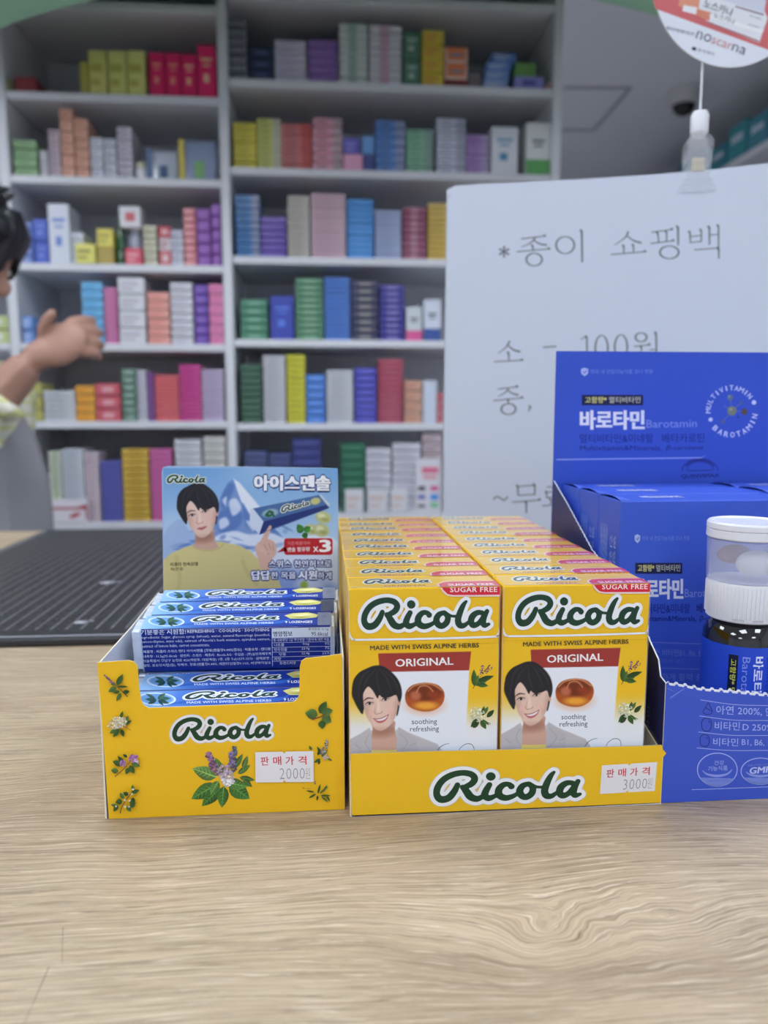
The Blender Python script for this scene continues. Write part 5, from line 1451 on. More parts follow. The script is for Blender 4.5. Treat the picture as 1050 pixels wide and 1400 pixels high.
# front panel print
pr = Print(zoomed(f_l, 225, 965, 4.2)); pr.step = STEP; pr.layer = 3
logo(pr, 42, 60, 614, 200, -0.025, (28, 64, 36), (232, 232, 236), edge=True)
for (x, y, a, L, W, c) in ((300, 410, 200, 150, 40, (118, 158, 82)), (300, 450, 150, 170, 42, (84, 130, 60)), (320, 470, 135, 150, 36, (70, 118, 52)), (340, 460, 95, 125, 34, (80, 128, 58)), (370, 450, 35, 145, 46, (76, 124, 56)),
                           (350, 440, 10, 130, 34, (96, 146, 70)), (330, 400, -110, 110, 26, (86, 132, 60)), (400, 360, -60, 100, 16, (86, 120, 60)), (420, 390, -35, 90, 16, (92, 128, 62)), (430, 410, 10, 90, 16, (80, 118, 56)), (450, 360, -70, 80, 16, (92, 128, 66)), (450, 420, 40, 70, 16, (80, 118, 56)), (310, 430, 120, 90, 26, (104, 150, 74))):
    leaf(pr, x, y, a, L, W, c)
spike(pr, 300, 380, 245, 265, 26, (150, 110, 150), 60, 11); spike(pr, 385, 370, 405, 232, 24, (100, 110, 130), 60, 12)
spike(pr, 395, 350, 380, 260, 22, (140, 120, 160), 26, 13)
floret(pr, 365, 410, 42, (226, 220, 228), 60, 14, 8); floret(pr, 340, 370, 40, (180, 160, 176), 40, 15, 8); floret(pr, 360, 440, 24, (236, 236, 238), 26, 16, 7)
# right-hand sprigs
for (x, y, a, L, W, c) in ((880, 50, 190, 75, 30, G2), (890, 40, -60, 80, 22, G1), (905, 60, 30, 60, 30, G2), (900, 80, 80, 50, 22, G1), (900, 40, -15, 70, 24, G2)):
    leaf(pr, x, y, a, L, W, c, False)
pr.line([(845, 75), (895, 60), (930, 40)], [3.5, 3, 2], (120, 60, 40)); pr.layer += 1
for (x, y, a, L, W, c) in ((905, 280, -120, 60, 9, G1), (900, 290, -50, 60, 8, G2), (895, 300, 150, 45, 8, G1), (890, 305, 100, 30, 7, G3), (845, 250, -120, 30, 8, G2), (935, 300, 20, 30, 6, G2), (880, 280, -70, 40, 8, G3)):
    leaf(pr, x, y, a, L, W, c, False)
spike(pr, 910, 270, 935, 190, 16, (150, 150, 166), 26, 21); floret(pr, 925, 290, 16, (190, 190, 200), 16, 22, 4)
for (x, y, a, L, W, c) in ((880, 500, -75, 60, 6, G1), (890, 500, -40, 70, 6, G2), (895, 510, 0, 60, 6, G1), (900, 515, 40, 55, 6, G2), (870, 500, 150, 50, 6, G1), (860, 490, 190, 50, 5, G3), (910, 490, -60, 50, 6, G2), (930, 510, 60, 40, 6, G1), (880, 510, 100, 30, 6, G3)):
    leaf(pr, x, y, a, L, W, c, False)
spike(pr, 790, 465, 840, 470, 6, (70, 50, 60), 12, 23); spike(pr, 860, 430, 865, 445, 8, (90, 70, 90), 8, 24)
# left-hand sprigs
pr.f = zoomed(f_l, 130, 900, 1400 / 225)
pr.line([(90, 145), (200, 240), (280, 320)], [3, 4, 5], (120, 90, 50), 3); pr.layer += 1
for (x, y, a, L, W, c) in ((190, 225, -62, 110, 24, G1), (195, 235, 0, 90, 10, G3), (185, 240, 150, 80, 22, G2), (225, 290, 120, 80, 18, G2), (240, 285, -10, 60, 18, G3), (215, 275, 170, 60, 14, G1), (180, 215, 180, 40, 12, G2)):
    leaf(pr, x, y, a, L, W, c, False)
spike(pr, 165, 215, 85, 135, 15, (110, 76, 140), 36, 31)
for (x, y, a, L, W, c) in ((210, 590, 125, 90, 22, G1), (225, 595, 70, 70, 18, G3), (250, 560, -30, 80, 14, G1), (255, 540, -60, 70, 16, G2), (225, 500, -75, 60, 14, G1), (180, 600, 150, 60, 16, G2)):
    leaf(pr, x, y, a, L, W, c, False)
pr.line([(250, 570), (308, 604)], [3, 2], (150, 90, 80)); pr.layer += 1
for (q, s_) in ((0, 1), (1, 2), (2, 3)): floret(pr, 195 + 30 * (q - 1), 535 - 12 * (q - 1) + abs(q - 1) * 10, 52, (222, 216, 190), 60, 40 + q, 7)
pr.line([(175, 995), (250, 930), (310, 860)], [4, 4, 3], (130, 80, 50), 4); pr.layer += 1
for (x, y, a, L, W, c) in ((240, 895, 200, 90, 26, G1), (250, 880, -130, 80, 16, G3), (205, 950, 190, 65, 24, G2), (300, 900, 60, 80, 24, G1), (315, 880, 20, 80, 22, G2), (290, 920, 110, 60, 20, G1), (320, 900, -20, 70, 18, G2), (280, 830, -145, 45, 12, G3)):
    leaf(pr, x, y, a, L, W, c, False)
floret(pr, 245, 880, 26, (170, 120, 186), 26, 51, 7); floret(pr, 335, 840, 38, (166, 110, 180), 44, 52, 8); floret(pr, 360, 860, 22, (220, 200, 226), 16, 53, 6)
pr.line([(222, 1305), (240, 1240), (320, 1120), (332, 1085)], [5, 4, 3, 2], (120, 90, 50), 4); pr.layer += 1
for (x, y, a, L, W, c) in ((240, 1200, 170, 60, 26, G1), (250, 1180, -120, 60, 18, G2), (290, 1150, -150, 50, 18, G3), (320, 1130, -20, 70, 18, G1), (330, 1110, -95, 50, 14, G2), (300, 1200, 30, 60, 22, G1), (280, 1240, 60, 60, 20, G2), (300, 1240, 0, 50, 18, G1), (200, 1230, 120, 70, 20, G1), (200, 1240, 190, 60, 14, G2), (320, 1170, 60, 50, 16, G3)):
    leaf(pr, x, y, a, L, W, c, False)
for i, (x, y) in enumerate(((188, 1242), (262, 1190), (300, 1195), (265, 1245), (296, 1248), (330, 1100), (318, 1140))): floret(pr, x, y, 7, (230, 228, 220), 7, 60 + i, 5)
put(pr.build('herb_print', ((0, LY, CT), (1, 0, 0), (0, 0, 1), (0, -1, 0)), INK_CARD), fpan, Matrix())
sticker(zoomed(f_l, 225, 965, 4.2), [(521, 262), (855, 256), (856, 432), (523, 436)], '판매가격', '2000원', fpan, Matrix(), LY - 0.0006)

# ---- stick packs
PL, PD, PH = 0.0772, 0.0134, 0.0194
ang = radians(9.6)
NVP = (20, 44, 140)
tbm = bmesh.new(); bm_box(tbm, (-PL / 2 - 0.0034, -PD / 2 + 0.0004, 0.0012), (-PL / 2 + 0.0002, PD / 2 - 0.0010, PH - 0.0010), 0.0004)
tab_me = bm_mesh('film_tab', tbm, plain('folded film end', (206, 216, 234), 0.25, coat=0.5, bump=0.8, bscale=400))
tbm = bmesh.new(); bm_box(tbm, (PL / 2 - 0.0002, -PD / 2 + 0.001, 0.002), (PL / 2 + 0.0012, PD / 2 - 0.001, PH - 0.001), 0.0003)
tab_me2 = bm_mesh('film_tab', tbm, tab_me.materials[0])
pd_me = col_box('pack_body', PL, PD, PH, {'*': (24, 50, 146), 'front': (20, 40, 134), 'left': (176, 200, 230), 'right': (206, 216, 232), 'top': (44, 90, 184)}, INK_PACK, 0.0006)
SH = hom_map([(38, 222), (998, 168), (1000, 384), (42, 440)], [(0, PH), (PL, PH), (PL, 0), (0, 0)])
pr = Print(SH); pr.step = STEP; pr.layer = 2
B1 = lambda x: 222 - (x - 38) * 0.0563
LT = (214, 222, 244)
def tl(s, x0, x1, dy, h, bold=0.0, col=LT): pr.text(s, (x0, B1(x0) + dy), (x1, B1(x1) + dy), h, col, bold, res=1)
tl('기분좋은 시원함!', 46, 268, 27, 24, 0.022); tl('REFRESHING · COOLING · SOOTHING', 276, 684, 22, 15, 0.022)
tl('Ingredients: Sugar, glucose syrup (wheat), water, natural flavourings (menthol,', 44, 688, 50, 17)
tl('lemon-thyme, mint oils), extract of Ricola\'s herb mixture, spirulina extract,', 44, 688, 71, 17)
tl('extract of lemon balm, carrot concentrate.', 46, 384, 93, 17)
tl('·제품명 : 리콜라 스위스 캔디 아이시멘톨 [향료(멘톨향0.44%)함유] · 식품유형 : 캔디류', 46, 690, 121, 17, 0.008)
tl('·내용량 : 31.5g(95.6kcal) · 원산지 : 스위스 · 제조사 : Ricola AG · 수입원 : (주)일신국제무역', 46, 690, 145, 17, 0.004)
tl('서울특별시 강남구 논현로 423(역삼동, 대원역삼) 1층, 2층 Tel)1577-1573 · 원재료명 :', 46, 690, 168, 17)
tl('설탕, 포도당시럽(밀), 정제수, 향료(멘톨향0.44%, 레몬타임밀향0.16%, 서양박하잎오', 46, 690, 191, 17)
# nutrition box
q = lambda x, dy: (x, B1(x) + dy)
pr.poly([q(696, 8), q(994, 8), q(994, 56), q(696, 56)], (216, 226, 242)); pr.layer += 1
pr.text('영양정보', q(704, 50), q(800, 50), 26, (20, 30, 90), 0.02); pr.text('총내용량 31.5g', q(880, 24), q(982, 26), 15, (20, 30, 90)); pr.text('95.6kcal', q(896, 49), q(978, 52), 19, (20, 30, 90), 0.006)
for dy in (58, 80, 104, 128, 152, 174): pr.poly([q(698, dy), q(992, dy), q(992, dy + 1.6), q(698, dy + 1.6)], LT)
for xx in (696, 992): pr.poly([q(xx, 8), q(xx + 2, 8), q(xx + 2, 200), q(xx, 200)], LT)
tl('총 내용량당 1일 영양성분 기준치에 대한 비율', 704, 986, 76, 15)
tl('나트륨', 708, 758, 100, 16); tl('0mg', 852, 884, 98, 14); tl('0%', 964, 988, 97, 14)
tl('탄수화물', 708, 772, 124, 16); tl('23.9g', 846, 886, 122, 14); tl('7%', 964, 988, 120, 14)
tl('당류', 732, 766, 148, 15); tl('22.4g', 846, 886, 146, 14); tl('22%', 950, 988, 144, 14)
tl('지방', 706, 742, 172, 16); tl('트랜스지방', 734, 816, 193, 15)
pr.rect(0, 0, 0, 0, LT) if False else None
clampuv(pr, PL, PH)
ME_PSIDE = pr.build('side_print', ((-PL / 2, -PD / 2 - 0.00005, 0), (1, 0, 0), (0, 0, 1), (0, -1, 0)), INK_PACK, mesh_only=True)
SH = hom_map([(38, 222), (998, 168), (986, 106), (100, 151)], [(0, 0), (PL, 0), (PL, PD), (0, PD)])
pr = Print(); pr.step = STEP; pr.layer = 1
def gu(u): 
    s = [(0, (150, 192, 236)), (0.10, (120, 170, 226)), (0.22, (76, 124, 206)), (0.40, (40, 82, 182)), (0.7, (24, 56, 156)), (0.86, (22, 50, 150)), (1, (22, 50, 150))]
    return s
S = gu(0)
for (a, ca), (b, cb) in zip(S, S[1:]):
    pr.poly([(a * PL, 0.0003), (b * PL, 0.0003), (b * PL, PD - 0.0003), (a * PL, PD - 0.0003)], np.array([ca, cb, cb, ca], float))
pr.poly([(0.925 * PL, 0.0004), (0.998 * PL, 0.0004), (0.998 * PL, PD - 0.0004), (0.925 * PL, PD - 0.0004)], (206, 216, 236)); pr.layer += 2
pr.f = SH
pr.ell(190, 177, 92, 24, (214, 230, 246), -0.03, 32); pr.layer += 1
pr.ell(190, 177, 84, 21, (146, 186, 230), -0.03, 28); pr.layer += 1
pr.ell(190, 177, 76, 18, (106, 156, 214), -0.03, 28); pr.layer += 1
for (x, y, a, L, W, c) in ((190, 178, 178, 56, 7, (50, 104, 96)), (200, 176, -4, 60, 7, (60, 112, 92)), (190, 180, 160, 50, 7, (34, 84, 80)), (200, 180, 14, 50, 7, (40, 92, 84)), (195, 178, -28, 50, 8, (70, 120, 100)), (185, 174, -160, 44, 6, (60, 110, 100)), (196, 182, 40, 30, 6, (30, 80, 70))):
    leaf(pr, x, y, a, L, W, c, False)
pr.line([(250, 196), (330, 184), (600, 172), (760, 160), (800, 140)], [1, 5, 9, 6, 1], (46, 96, 190), 4); pr.layer += 1
pr.text('MADE WITH SWISS ALPINE HERBS', (330, 190), (720, 170), 8, (222, 230, 246), 0.02)
pr.poly([(770, 130), (810, 119), (880, 113), (930, 122), (920, 134), (860, 142), (800, 144)], (206, 204, 120)); pr.layer += 1
pr.poly([(800, 128), (870, 119), (910, 122), (850, 130)], (230, 228, 170)); pr.poly([(790, 138), (850, 134), (900, 132), (850, 140)], (160, 156, 70)); pr.layer += 1
pr.text('9 LOZENGES', (776, 166), (905, 160), 10, (230, 235, 246), 0.02); pr.text('건강', (946, 136), (968, 134), 14, (90, 100, 130))
V_, F_ = LG_OUT
HH = hom_map([(0, 0), (808, 0), (808, 206), (0, 206)], [(338, 146), (742, 126), (738, 152), (318, 176)])
logoT = lambda V: np.column_stack(HH(V[:, 0] - 106, V[:, 1] - 165))
pr.shape(LG_OUT_LO, logoT, (226, 232, 242)); pr.layer += 1
pr.shape(LG_DARK, logoT, (26, 60, 52)); pr.layer += 1
clampuv(pr, PL, PD)
ME_PTOP = pr.build('top_print', ((-PL / 2, -PD / 2, PH + 0.00005), (1, 0, 0), (0, 1, 0), (0, 0, 1)), INK_PACK, mesh_only=True)
# rows: front-bottom corner (y, z) of each pack
dv = np.array([cos(ang), sin(ang)]); uv_ = np.array([-sin(ang), cos(ang)])
def pk(ftop=None, fbot=None):
    return np.array(fbot) if fbot is not None else np.array(ftop) - uv_ * PH
A_ = pk(ftop=(0.2832, 0.9908)); B_ = A_ + dv * (PD + 0.0002)
C_ = np.array([0.3106, 0.9957]); D_ = C_ + dv * (PD + 0.0003); E_ = D_ + dv * (PD + 0.0003)
F1 = E_ + dv * (PD + 0.0003); 
packs = [(A_, 0.0, 'lozenge stick pack showing only its top face, lowest and foremost in the yellow tray'),
         (B_, 0.0008, 'lozenge stick pack just behind the foremost one, seen through the tray notch'),
         (C_, -0.0002, 'lozenge stick pack with the ingredients list turned to the shopper'),
         (D_, 0.0012, 'lozenge stick pack directly behind the one showing the ingredients'),
         (E_, 0.002, 'lozenge stick pack rearmost in the upper row of the yellow tray')]
cx0 = -0.0352
under = []
for base, n_ in ((C_, 4),):
    for lay in (1, 2):
        for i in range(n_):
            p = base + dv * i * (PD + 0.0003) - uv_ * lay * (PH + 0.0004)
            under.append((p, 0.001, 'lozenge stick pack in the %s layer under the upper row, %s from the front' % (['middle', 'bottom'][lay - 1], ['first', 'second', 'third', 'fourth'][i])))
for base, nm in ((A_, 'foremost'), (B_, 'second')):
    p = base - uv_ * (PH + 0.0003)
    under.append((p, 0.0, f'lozenge stick pack lying under the {nm} one in the tray notch'))
for p, dx, lab in packs + under:
    ctr = p + dv * PD / 2
    o = empty('lozenge_pack', (cx0 + dx, ctr[0], ctr[1]), 'blue ' + lab, 'candy pack', 'blue lozenge stick packs in the yellow tray')
    o.rotation_euler = (ang, 0, 0)
    for nm, me in (('pack_body', pd_me), ('side_print', ME_PSIDE), ('top_print', ME_PTOP), ('film_tab', tab_me), ('film_tab', tab_me2)):
        mesh_obj(nm, me, o)

# ================================================================== BLUE DISPLAY CARTON
BLU = (60, 88, 200)
BLU_E = (216, 222, 240)
UX0, UX1 = 0.1303, 0.312
UY = 0.2735; HBY = 0.4255
t = empty('display_carton', (0.22, 0.35, CT), 'blue display carton with a tall printed back and torn perforated front edge', 'display box')
IM = Matrix.Translation((-0.22, -0.35, -CT))
FY = ((0, UY, CT), (1, 0, 0), (0, 0, 1), (0, -1, 0))
f_u = plane_map((0, UY, CT), (1, 0, 0), (0, 0, 1))
# front panel with a perforated, toothed top edge
top_pts = [f_u(*p) for p in ((912, 934), (930, 936), (960, 942), (1000, 945), (1050, 950), (1120, 952))]
tp = []
xs = np.arange(UX0 + 0.001, UX1 - 0.001, 0.0004)
bx = np.array([float(p[0]) for p in top_pts]); bz = np.array([float(p[1]) for p in top_pts])
for x in xs:
    z = np.interp(x, bx, bz); ph = (x - UX0) % 0.0036
    tp.append((x, z + (0.0007 if ph < 0.0012 else 0.0)))
ol = [(UX0, 0.0002), (UX1, 0.0002), (UX1, bz[-1])] + tp[::-1] + [(UX0, float(f_u(905, 935)[1]))]
fpan = put(slab('front_panel', ol, 0.0007, INK_BLUE, FY, BLU, (196, 202, 222), (230, 232, 240)), t, IM)
# torn white edge
pr = Print(); pr.step = STEP; pr.layer = 2
pr.updown = True
for a, b in zip(tp[:-1], tp[1:]):
    pr.poly([(a[0], a[1] - 0.00075), (b[0], b[1] - 0.00075), b, a], (226, 230, 244))
put(pr.build('torn_edge', FY, INK_PAPER, None), fpan, Matrix())
# side panel, slanting up to the printed back
hz = float(f_u(905, 935)[1])
fs = plane_map((UX0, 0, CT), (0, 1, 0), (0, 0, 1))
def sidept(px, py): 
    r = ray(px, py); p = CAM + r * (UX0 / r[0]); return (float(p[1]), float(p[2] - CT))
HB0 = float(plane_map((0, HBY, CT), (1, 0, 0), (0, 0, 1))(757, 657)[1])
side = [(UY + 0.0008, 0.0002), (UY + 0.0008, hz), (0.279, hz + 0.001), (0.2815, hz + 0.007), (0.29, hz + 0.012)]
diag = [(HBY - 0.0008, HB0), (0.40, sidept(783, 703)[1] if False else HB0 - 0.010), (0.36, HB0 - 0.028), (0.32, hz + 0.026)]
poly = side + diag[::-1] + [(HBY - 0.0008, 0.0002)]
# saw the slanting edge
def saw(P, i0, i1, st=0.0018, am=0.0005):
    out = P[:i0 + 1]
    for a, b in zip(P[i0:i1], P[i0 + 1:i1 + 1]):
        L = hypot(b[0] - a[0], b[1] - a[1]); n = max(2, int(L / st)); nx, ny = -(b[1] - a[1]) / L, (b[0] - a[0]) / L
        for k in range(1, n):
            out.append((a[0] + (b[0] - a[0]) * k / n + nx * am * (k % 2), a[1] + (b[1] - a[1]) * k / n + ny * am * (k % 2)))
        out.append(b)
    return out + P[i1 + 1:]
poly = saw(poly, 4, 8)
for x, cf, cb in ((UX0 + 0.0003, (206, 212, 232), (40, 46, 100)), (UX1 - 0.0004, BLU, (206, 212, 232))):  # left outer face is darker: the shade on that side is put into its colour
    put(slab('side_panel', poly, 0.0006, INK_BLUE, ((x + 0.0003, 0, CT), (0, 1, 0), (0, 0, 1), (1, 0, 0)), cf, cb, (226, 230, 240)), t, IM)
# faint writing on the outer side
pr = Print(); pr.step = STEP; pr.layer = 2; pr.updown = True
# u runs backwards along -y so that the lettering faces -x
for i, s in enumerate(('멀티비타민', '비타민 미네랄', '1일 섭취량')):
    pr.text(s, (-0.286 - i * 0.006, 0.006), (-0.286 - i * 0.006, 0.034), 0.0026, (120, 126, 176))
put(pr.build('side_writing', ((UX0 - 0.0002, 0, CT), (0, -1, 0), (0, 0, 1), (-1, 0, 0)), INK_BLUE), t, IM)
put(box_obj('carton_floor', (UX0 + 0.001, UY + 0.001, CT + 0.0001), (UX1 - 0.001, HBY - 0.001, CT + 0.0007), M_SHELFIN), t, IM)
# printed back
f_b = plane_map((0, HBY, CT), (1, 0, 0), (0, 0, 1))
HT = float(f_b(780, 480)[1])
bpan = put(slab('back_panel', [(UX0 - 0.0002, 0.0002), (UX1, 0.0002), (UX1, HT - 0.002), (UX1 - 0.002, HT), (UX0 + 0.0002, HT), (UX0 - 0.0002, HT - 0.0005)], 0.0007, INK_BLUE,
         ((0, HBY, CT), (1, 0, 0), (0, 0, 1), (0, -1, 0)), (54, 86, 200), (200, 206, 224), (226, 226, 220)), t, IM)
PALE = (150, 168, 236)
def product_block(pr, sc_=1.0):
    """shared layout of the brand block in 'ZB5' coordinates (zoom of the printed back)"""
    pr.poly([(55, 96), (75, 88), (95, 96), (93, 120), (75, 134), (57, 120)], (170, 186, 240)); pr.layer += 1
    pr.line([(66, 108), (73, 118), (86, 102)], 2.5, BLU)
    pr.text('약국 내 건강기능식품 코너 전용', (106, 122), (438, 120), 24, (120, 142, 226))
    pr.rect(60, 233, 386, 288, (22, 28, 78)); pr.layer += 1
    pr.text('고함량*', (78, 277), (192, 276), 34, (226, 224, 130), 0.015); pr.text('멀티비타민', (206, 277), (372, 276), 34, (220, 220, 196))
    pr.text('바로타민', (54, 415), (390, 415), 98, (228, 232, 250), 0.042)
    pr.text('Barotamin', (404, 408), (672, 405), 42, (130, 150, 230), 0.0)
    pr.text('멀티비타민&미네랄', (50, 489), (440, 487), 48, (26, 42, 136), 0.008)
    pr.text('|', (464, 489), (467, 489), 46, (70, 90, 190)); pr.text('베타카로틴', (488, 487), (712, 485), 48, (26, 42, 136), 0.008)
    pr.text('Multivitamin&Minerals,', (50, 532), (484, 532), 30, (26, 42, 136), 0.012); pr.text('β-carotene', (506, 532), (706, 530), 32, (26, 42, 136), 0.012, shear=0.2)
def ring(pr, cx, cy, R, s, a0, a1, h, col, inward=False, bold=0.02):
    """letters one by one round a circle; angles in degrees, picture sense (0 = right, 90 = down)"""
    n = len(s)
    for k, ch in enumerate(s):
        a = radians(a0 + (a1 - a0) * k / (n - 1)); x, y = cx + R * cos(a), cy + R * sin(a)
        tx, ty = (-sin(a), cos(a)) if not inward else (sin(a), -cos(a))
        wd = h * {'I': 0.22, 'M': 0.95, 'L': 0.6}.get(ch, 0.78) / 2
        if inward: x, y = x + 0, y + 0
        pr.text(ch, (x - tx * wd, y - ty * wd), (x + tx * wd, y + ty * wd), h, col, bold)
pr = Print(zoomed(f_b, 780, 480, 1050 / 270)); pr.step = STEP; pr.layer = 3
product_block(pr)
pr.line([(-75, 577), (0, 576), (700, 567)], 3.0, (150, 168, 240)); pr.layer += 1
pr.line([(690, 567), (716, 556)], 2.0, (110, 130, 220))
ring(pr, 857, 320, 112, 'MULTIVITAMIN', 181, 320, 26, (196, 206, 246))
ring(pr, 857, 320, 139, 'BAROTAMIN', 134, 12, 28, (210, 218, 250), inward=True)
pr.ell(745, 364, 11, 11, (210, 218, 250)); pr.ell(975, 273, 12, 12, (210, 218, 250))
for a in ((848, 247), (925, 322), (808, 376), (907, 275), (815, 290)):
    pr.line([(858, 318), a], 1.8, (110, 124, 160))
pr.layer += 1
for (x, y, r, c) in ((858, 318, 25, (122, 132, 120)), (848, 247, 16, (96, 118, 150)), (925, 322, 17, (92, 80, 74)), (808, 376, 13, (80, 98, 160)), (907, 275, 10, (80, 98, 160)), (890, 350, 5, (40, 52, 110)), (815, 290, 4, (90, 110, 190))):
    pr.ell(x, y, r, r, c, n=18)
pr.layer += 1
pr.ell(852, 310, 10, 9, (150, 160, 140)); pr.ell(844, 242, 6, 6, (140, 156, 170)); pr.layer += 1
arc = [(592 + 96 - 96 * cos(a), 638 - 66 * sin(a)) for a in np.linspace(0.05, pi - 0.05, 16)]
pr.line(arc, 2.0, (30, 42, 130)); pr.line([(688 + (x - 688) * 0.74, 636 + (y - 638) * 0.74) for x, y in arc], 1.6, (30, 42, 130)); pr.line([(624, 636), (752, 634)], 2, (30, 42, 130))
pr.line([(688 + (x - 688) * 0.87, 637 + (y - 638) * 0.87) for x, y in arc[2:-2]], 5, (38, 52, 146))
pr.text('QUINVIMAX', (588, 680), (792, 674), 24, (24, 34, 120), 0.02)
put(pr.build('back_print', ((0, HBY, CT), (1, 0, 0), (0, 0, 1), (0, -1, 0)), INK_BLUE), bpan, Matrix())
# front panel print
pr = Print(zoomed(f_u, 890, 930, 1050 / 160)); pr.step = STEP; pr.layer = 4
PB = (168, 182, 240); DN = (22, 30, 110)
for y0, y1, x0, ym in ((176, 228, 445, 218), (320, 362, 435, 357), (464, 496, 425, 494), (607, 630, 410, 630)):
    pr.line([(x0, y0), (x0 + 300, ym), (1060, y1), (1500, y1 + 10)], 2.6, PB, 6)
pr.line([(366, 982), (700, 970), (1060, 956), (1500, 940)], 2.6, PB, 5)
pr.layer += 1
pr.text('아연 200%,', (584, 308), (994, 322), 82, PB, 0.0); pr.text('단백질', (1030, 322), (1180, 326), 76, PB)
pr.text('비타민', (572, 446), (796, 452), 76, PB); pr.text('D 250%', (822, 448), (1090, 456), 56, PB)
pr.text('비타민', (558, 588), (782, 594), 72, PB); pr.text('B1, B6,', (814, 588), (1016, 594), 60, PB); pr.text('B12', (1050, 590), (1130, 592), 52, PB)
pr.line([(514, 204), (486, 250), (468, 276), (478, 298), (508, 307), (540, 298), (548, 272), (532, 238)], 3.0, DN, 5, True)
pr.line([(486, 244), (516, 262), (546, 276)], 3, DN, 4)
pr.line([(498, 340), (534, 356), (542, 400), (528, 446), (500, 458), (468, 444), (454, 400), (466, 354)], 3.2, DN, 5, True); pr.line([(514, 362), (528, 384)], 3, DN)
pr.line([(482, 486), (514, 500), (524, 540), (512, 582), (484, 594), (450, 582), (440, 540), (450, 500)], 3.2, DN, 5, True); pr.line([(498, 510), (506, 530)], 3, DN)
for cx, cy, rx, ry in ((595, 802, 178, 148), (984, 816, 176, 118)):
    a = np.linspace(0, 2 * pi, 40, endpoint=False)
    pr.line([(cx + rx * cos(q_), cy + ry * sin(q_)) for q_ in a], 4.0, PB, 2, True)
    seg = [(cx + rx * cos(q_), cy + ry * sin(q_)) for q_ in np.linspace(0.56, pi - 0.50, 16)]
    pr.poly(seg, (120, 138, 222)); pr.layer += 1
    pr.line([(cx - rx * 0.75, cy + ry * 0.05), (cx - rx * 0.5, cy + ry * 0.28), (cx, cy + ry * 0.38), (cx + rx * 0.5, cy + ry * 0.26), (cx + rx * 0.75, cy - ry * 0.02)], [3, 8, 11, 8, 3], (140, 156, 232), 5)
pr.text('건강', (568, 762), (656, 758), 40, PB); pr.text('기능식품', (512, 816), (688, 808), 44, PB)
pr.text('GMP', (888, 840), (1080, 826), 56, (190, 200, 246), 0.03, shear=0.2); pr.text('식품의약품안전처', (866, 776), (1060, 762), 18, (120, 138, 222)); pr.text('식품의약품안전처', (500, 912), (690, 906), 18, (88, 106, 206))
pr.layer += 1
pr.line([(172, 160), (230, 120), (300, 74)], [5, 6, 3], (110, 130, 220), 3); pr.line([(150, 72), (205, 100)], [3, 1], (120, 138, 224))
put(pr.build('front_print', FY, INK_BLUE), fpan, Matrix())

# boxes inside
BBX = 0.1345; BBW, BBD, BBH = 0.0842, 0.0276, 0.1109
bf = 0.3355
bz0 = CT + 0.0009
f_i = plane_map((BBX, bf, bz0), (1, 0, 0), (0, 0, 1))
body = col_box('carton_body', BBW, BBD, BBH, (60, 92, 206), INK_BLUE, 0.0005)
pr = Print(); pr.step = STEP; pr.layer = 1
fz = zoomed(f_i, 850, 690, 1400 / 420)
# block laid out as on the printed back, moved onto this face
Hb = hom_map([(75, 110), (386, 260), (672, 405), (50, 532)], [(75, 85), (275, 289), (495, 405), (40, 520)])
def fm(x, y):
    a, b = (np.asarray(x, float) - 386) * 0.655 + 275, (np.asarray(y, float) - 260) * 0.90 + 289
    return fz(a, b + (y < 200) * 0)
pr.f = fm; product_block(pr)
pr.f = fz
for y in (626, 742, 822): pr.line([(110, y), (600, y + 16)], 1.3, (130, 150, 226))
pr.text('함량* 비타민B1, B6, B12', (112, 690), (392, 694), 34, (120, 142, 226)); pr.text('* 1일 기준치 대비', (112, 722), (280, 722), 20, (96, 120, 214)); pr.text('우면하게 활력 충전', (112, 800), (400, 804), 34, (120, 142, 226))
for a in pr.v:
    a[:, 0] = np.clip(a[:, 0], 0.0004, BBW - 0.0004); a[:, 1] = np.clip(a[:, 1], 0.0004, BBH - 0.0004)
fp = pr.build('front_print', ((-BBW / 2, -BBD / 2 - 0.0001, 0), (1, 0, 0), (0, 0, 1), (0, -1, 0)), INK_BLUE, mesh_only=True)
pr = Print(); pr.step = STEP; pr.updown = True; pr.layer = 1
pr.text('바로타민', (0.016, 0.011), (0.035, 0.011), 0.0075, (206, 214, 246), 0.035); pr.layer += 1
tp_ = pr.build('top_print', ((-BBW / 2, -BBD / 2, BBH + 0.0001), (1, 0, 0), (0, 1, 0), (0, 0, 1)), INK_BLUE, mesh_only=True)
pr = Print(); pr.step = STEP; pr.updown = True; pr.layer = 1
# left face: u runs from the back edge to the front edge
pr.poly([(0.0035, 0.025), (0.0135, 0.025), (0.0135, 0.098), (0.0035, 0.098)], (84, 114, 212)); pr.layer += 1
for i in range(7):
    pr.text('원료명 및 함량 비타민 혼합제제 산화아연 셀렌', (0.0045 + i * 0.0013, 0.096 - (i % 3) * 0.003), (0.0045 + i * 0.0013, 0.03 + (i % 2) * 0.01), 0.0009, (160, 178, 236))
for i, s in enumerate(('건강기능식품', '영양·기능정보')):
    pr.text(s, (0.0165 + i * 0.0042, 0.094), (0.0165 + i * 0.0042, 0.050), 0.0030, (170, 186, 240), 0.01)
lp = pr.build('side_print', ((-BBW / 2 - 0.0001, BBD / 2, 0), (0, -1, 0), (0, 0, 1), (-1, 0, 0)), INK_BLUE, mesh_only=True)
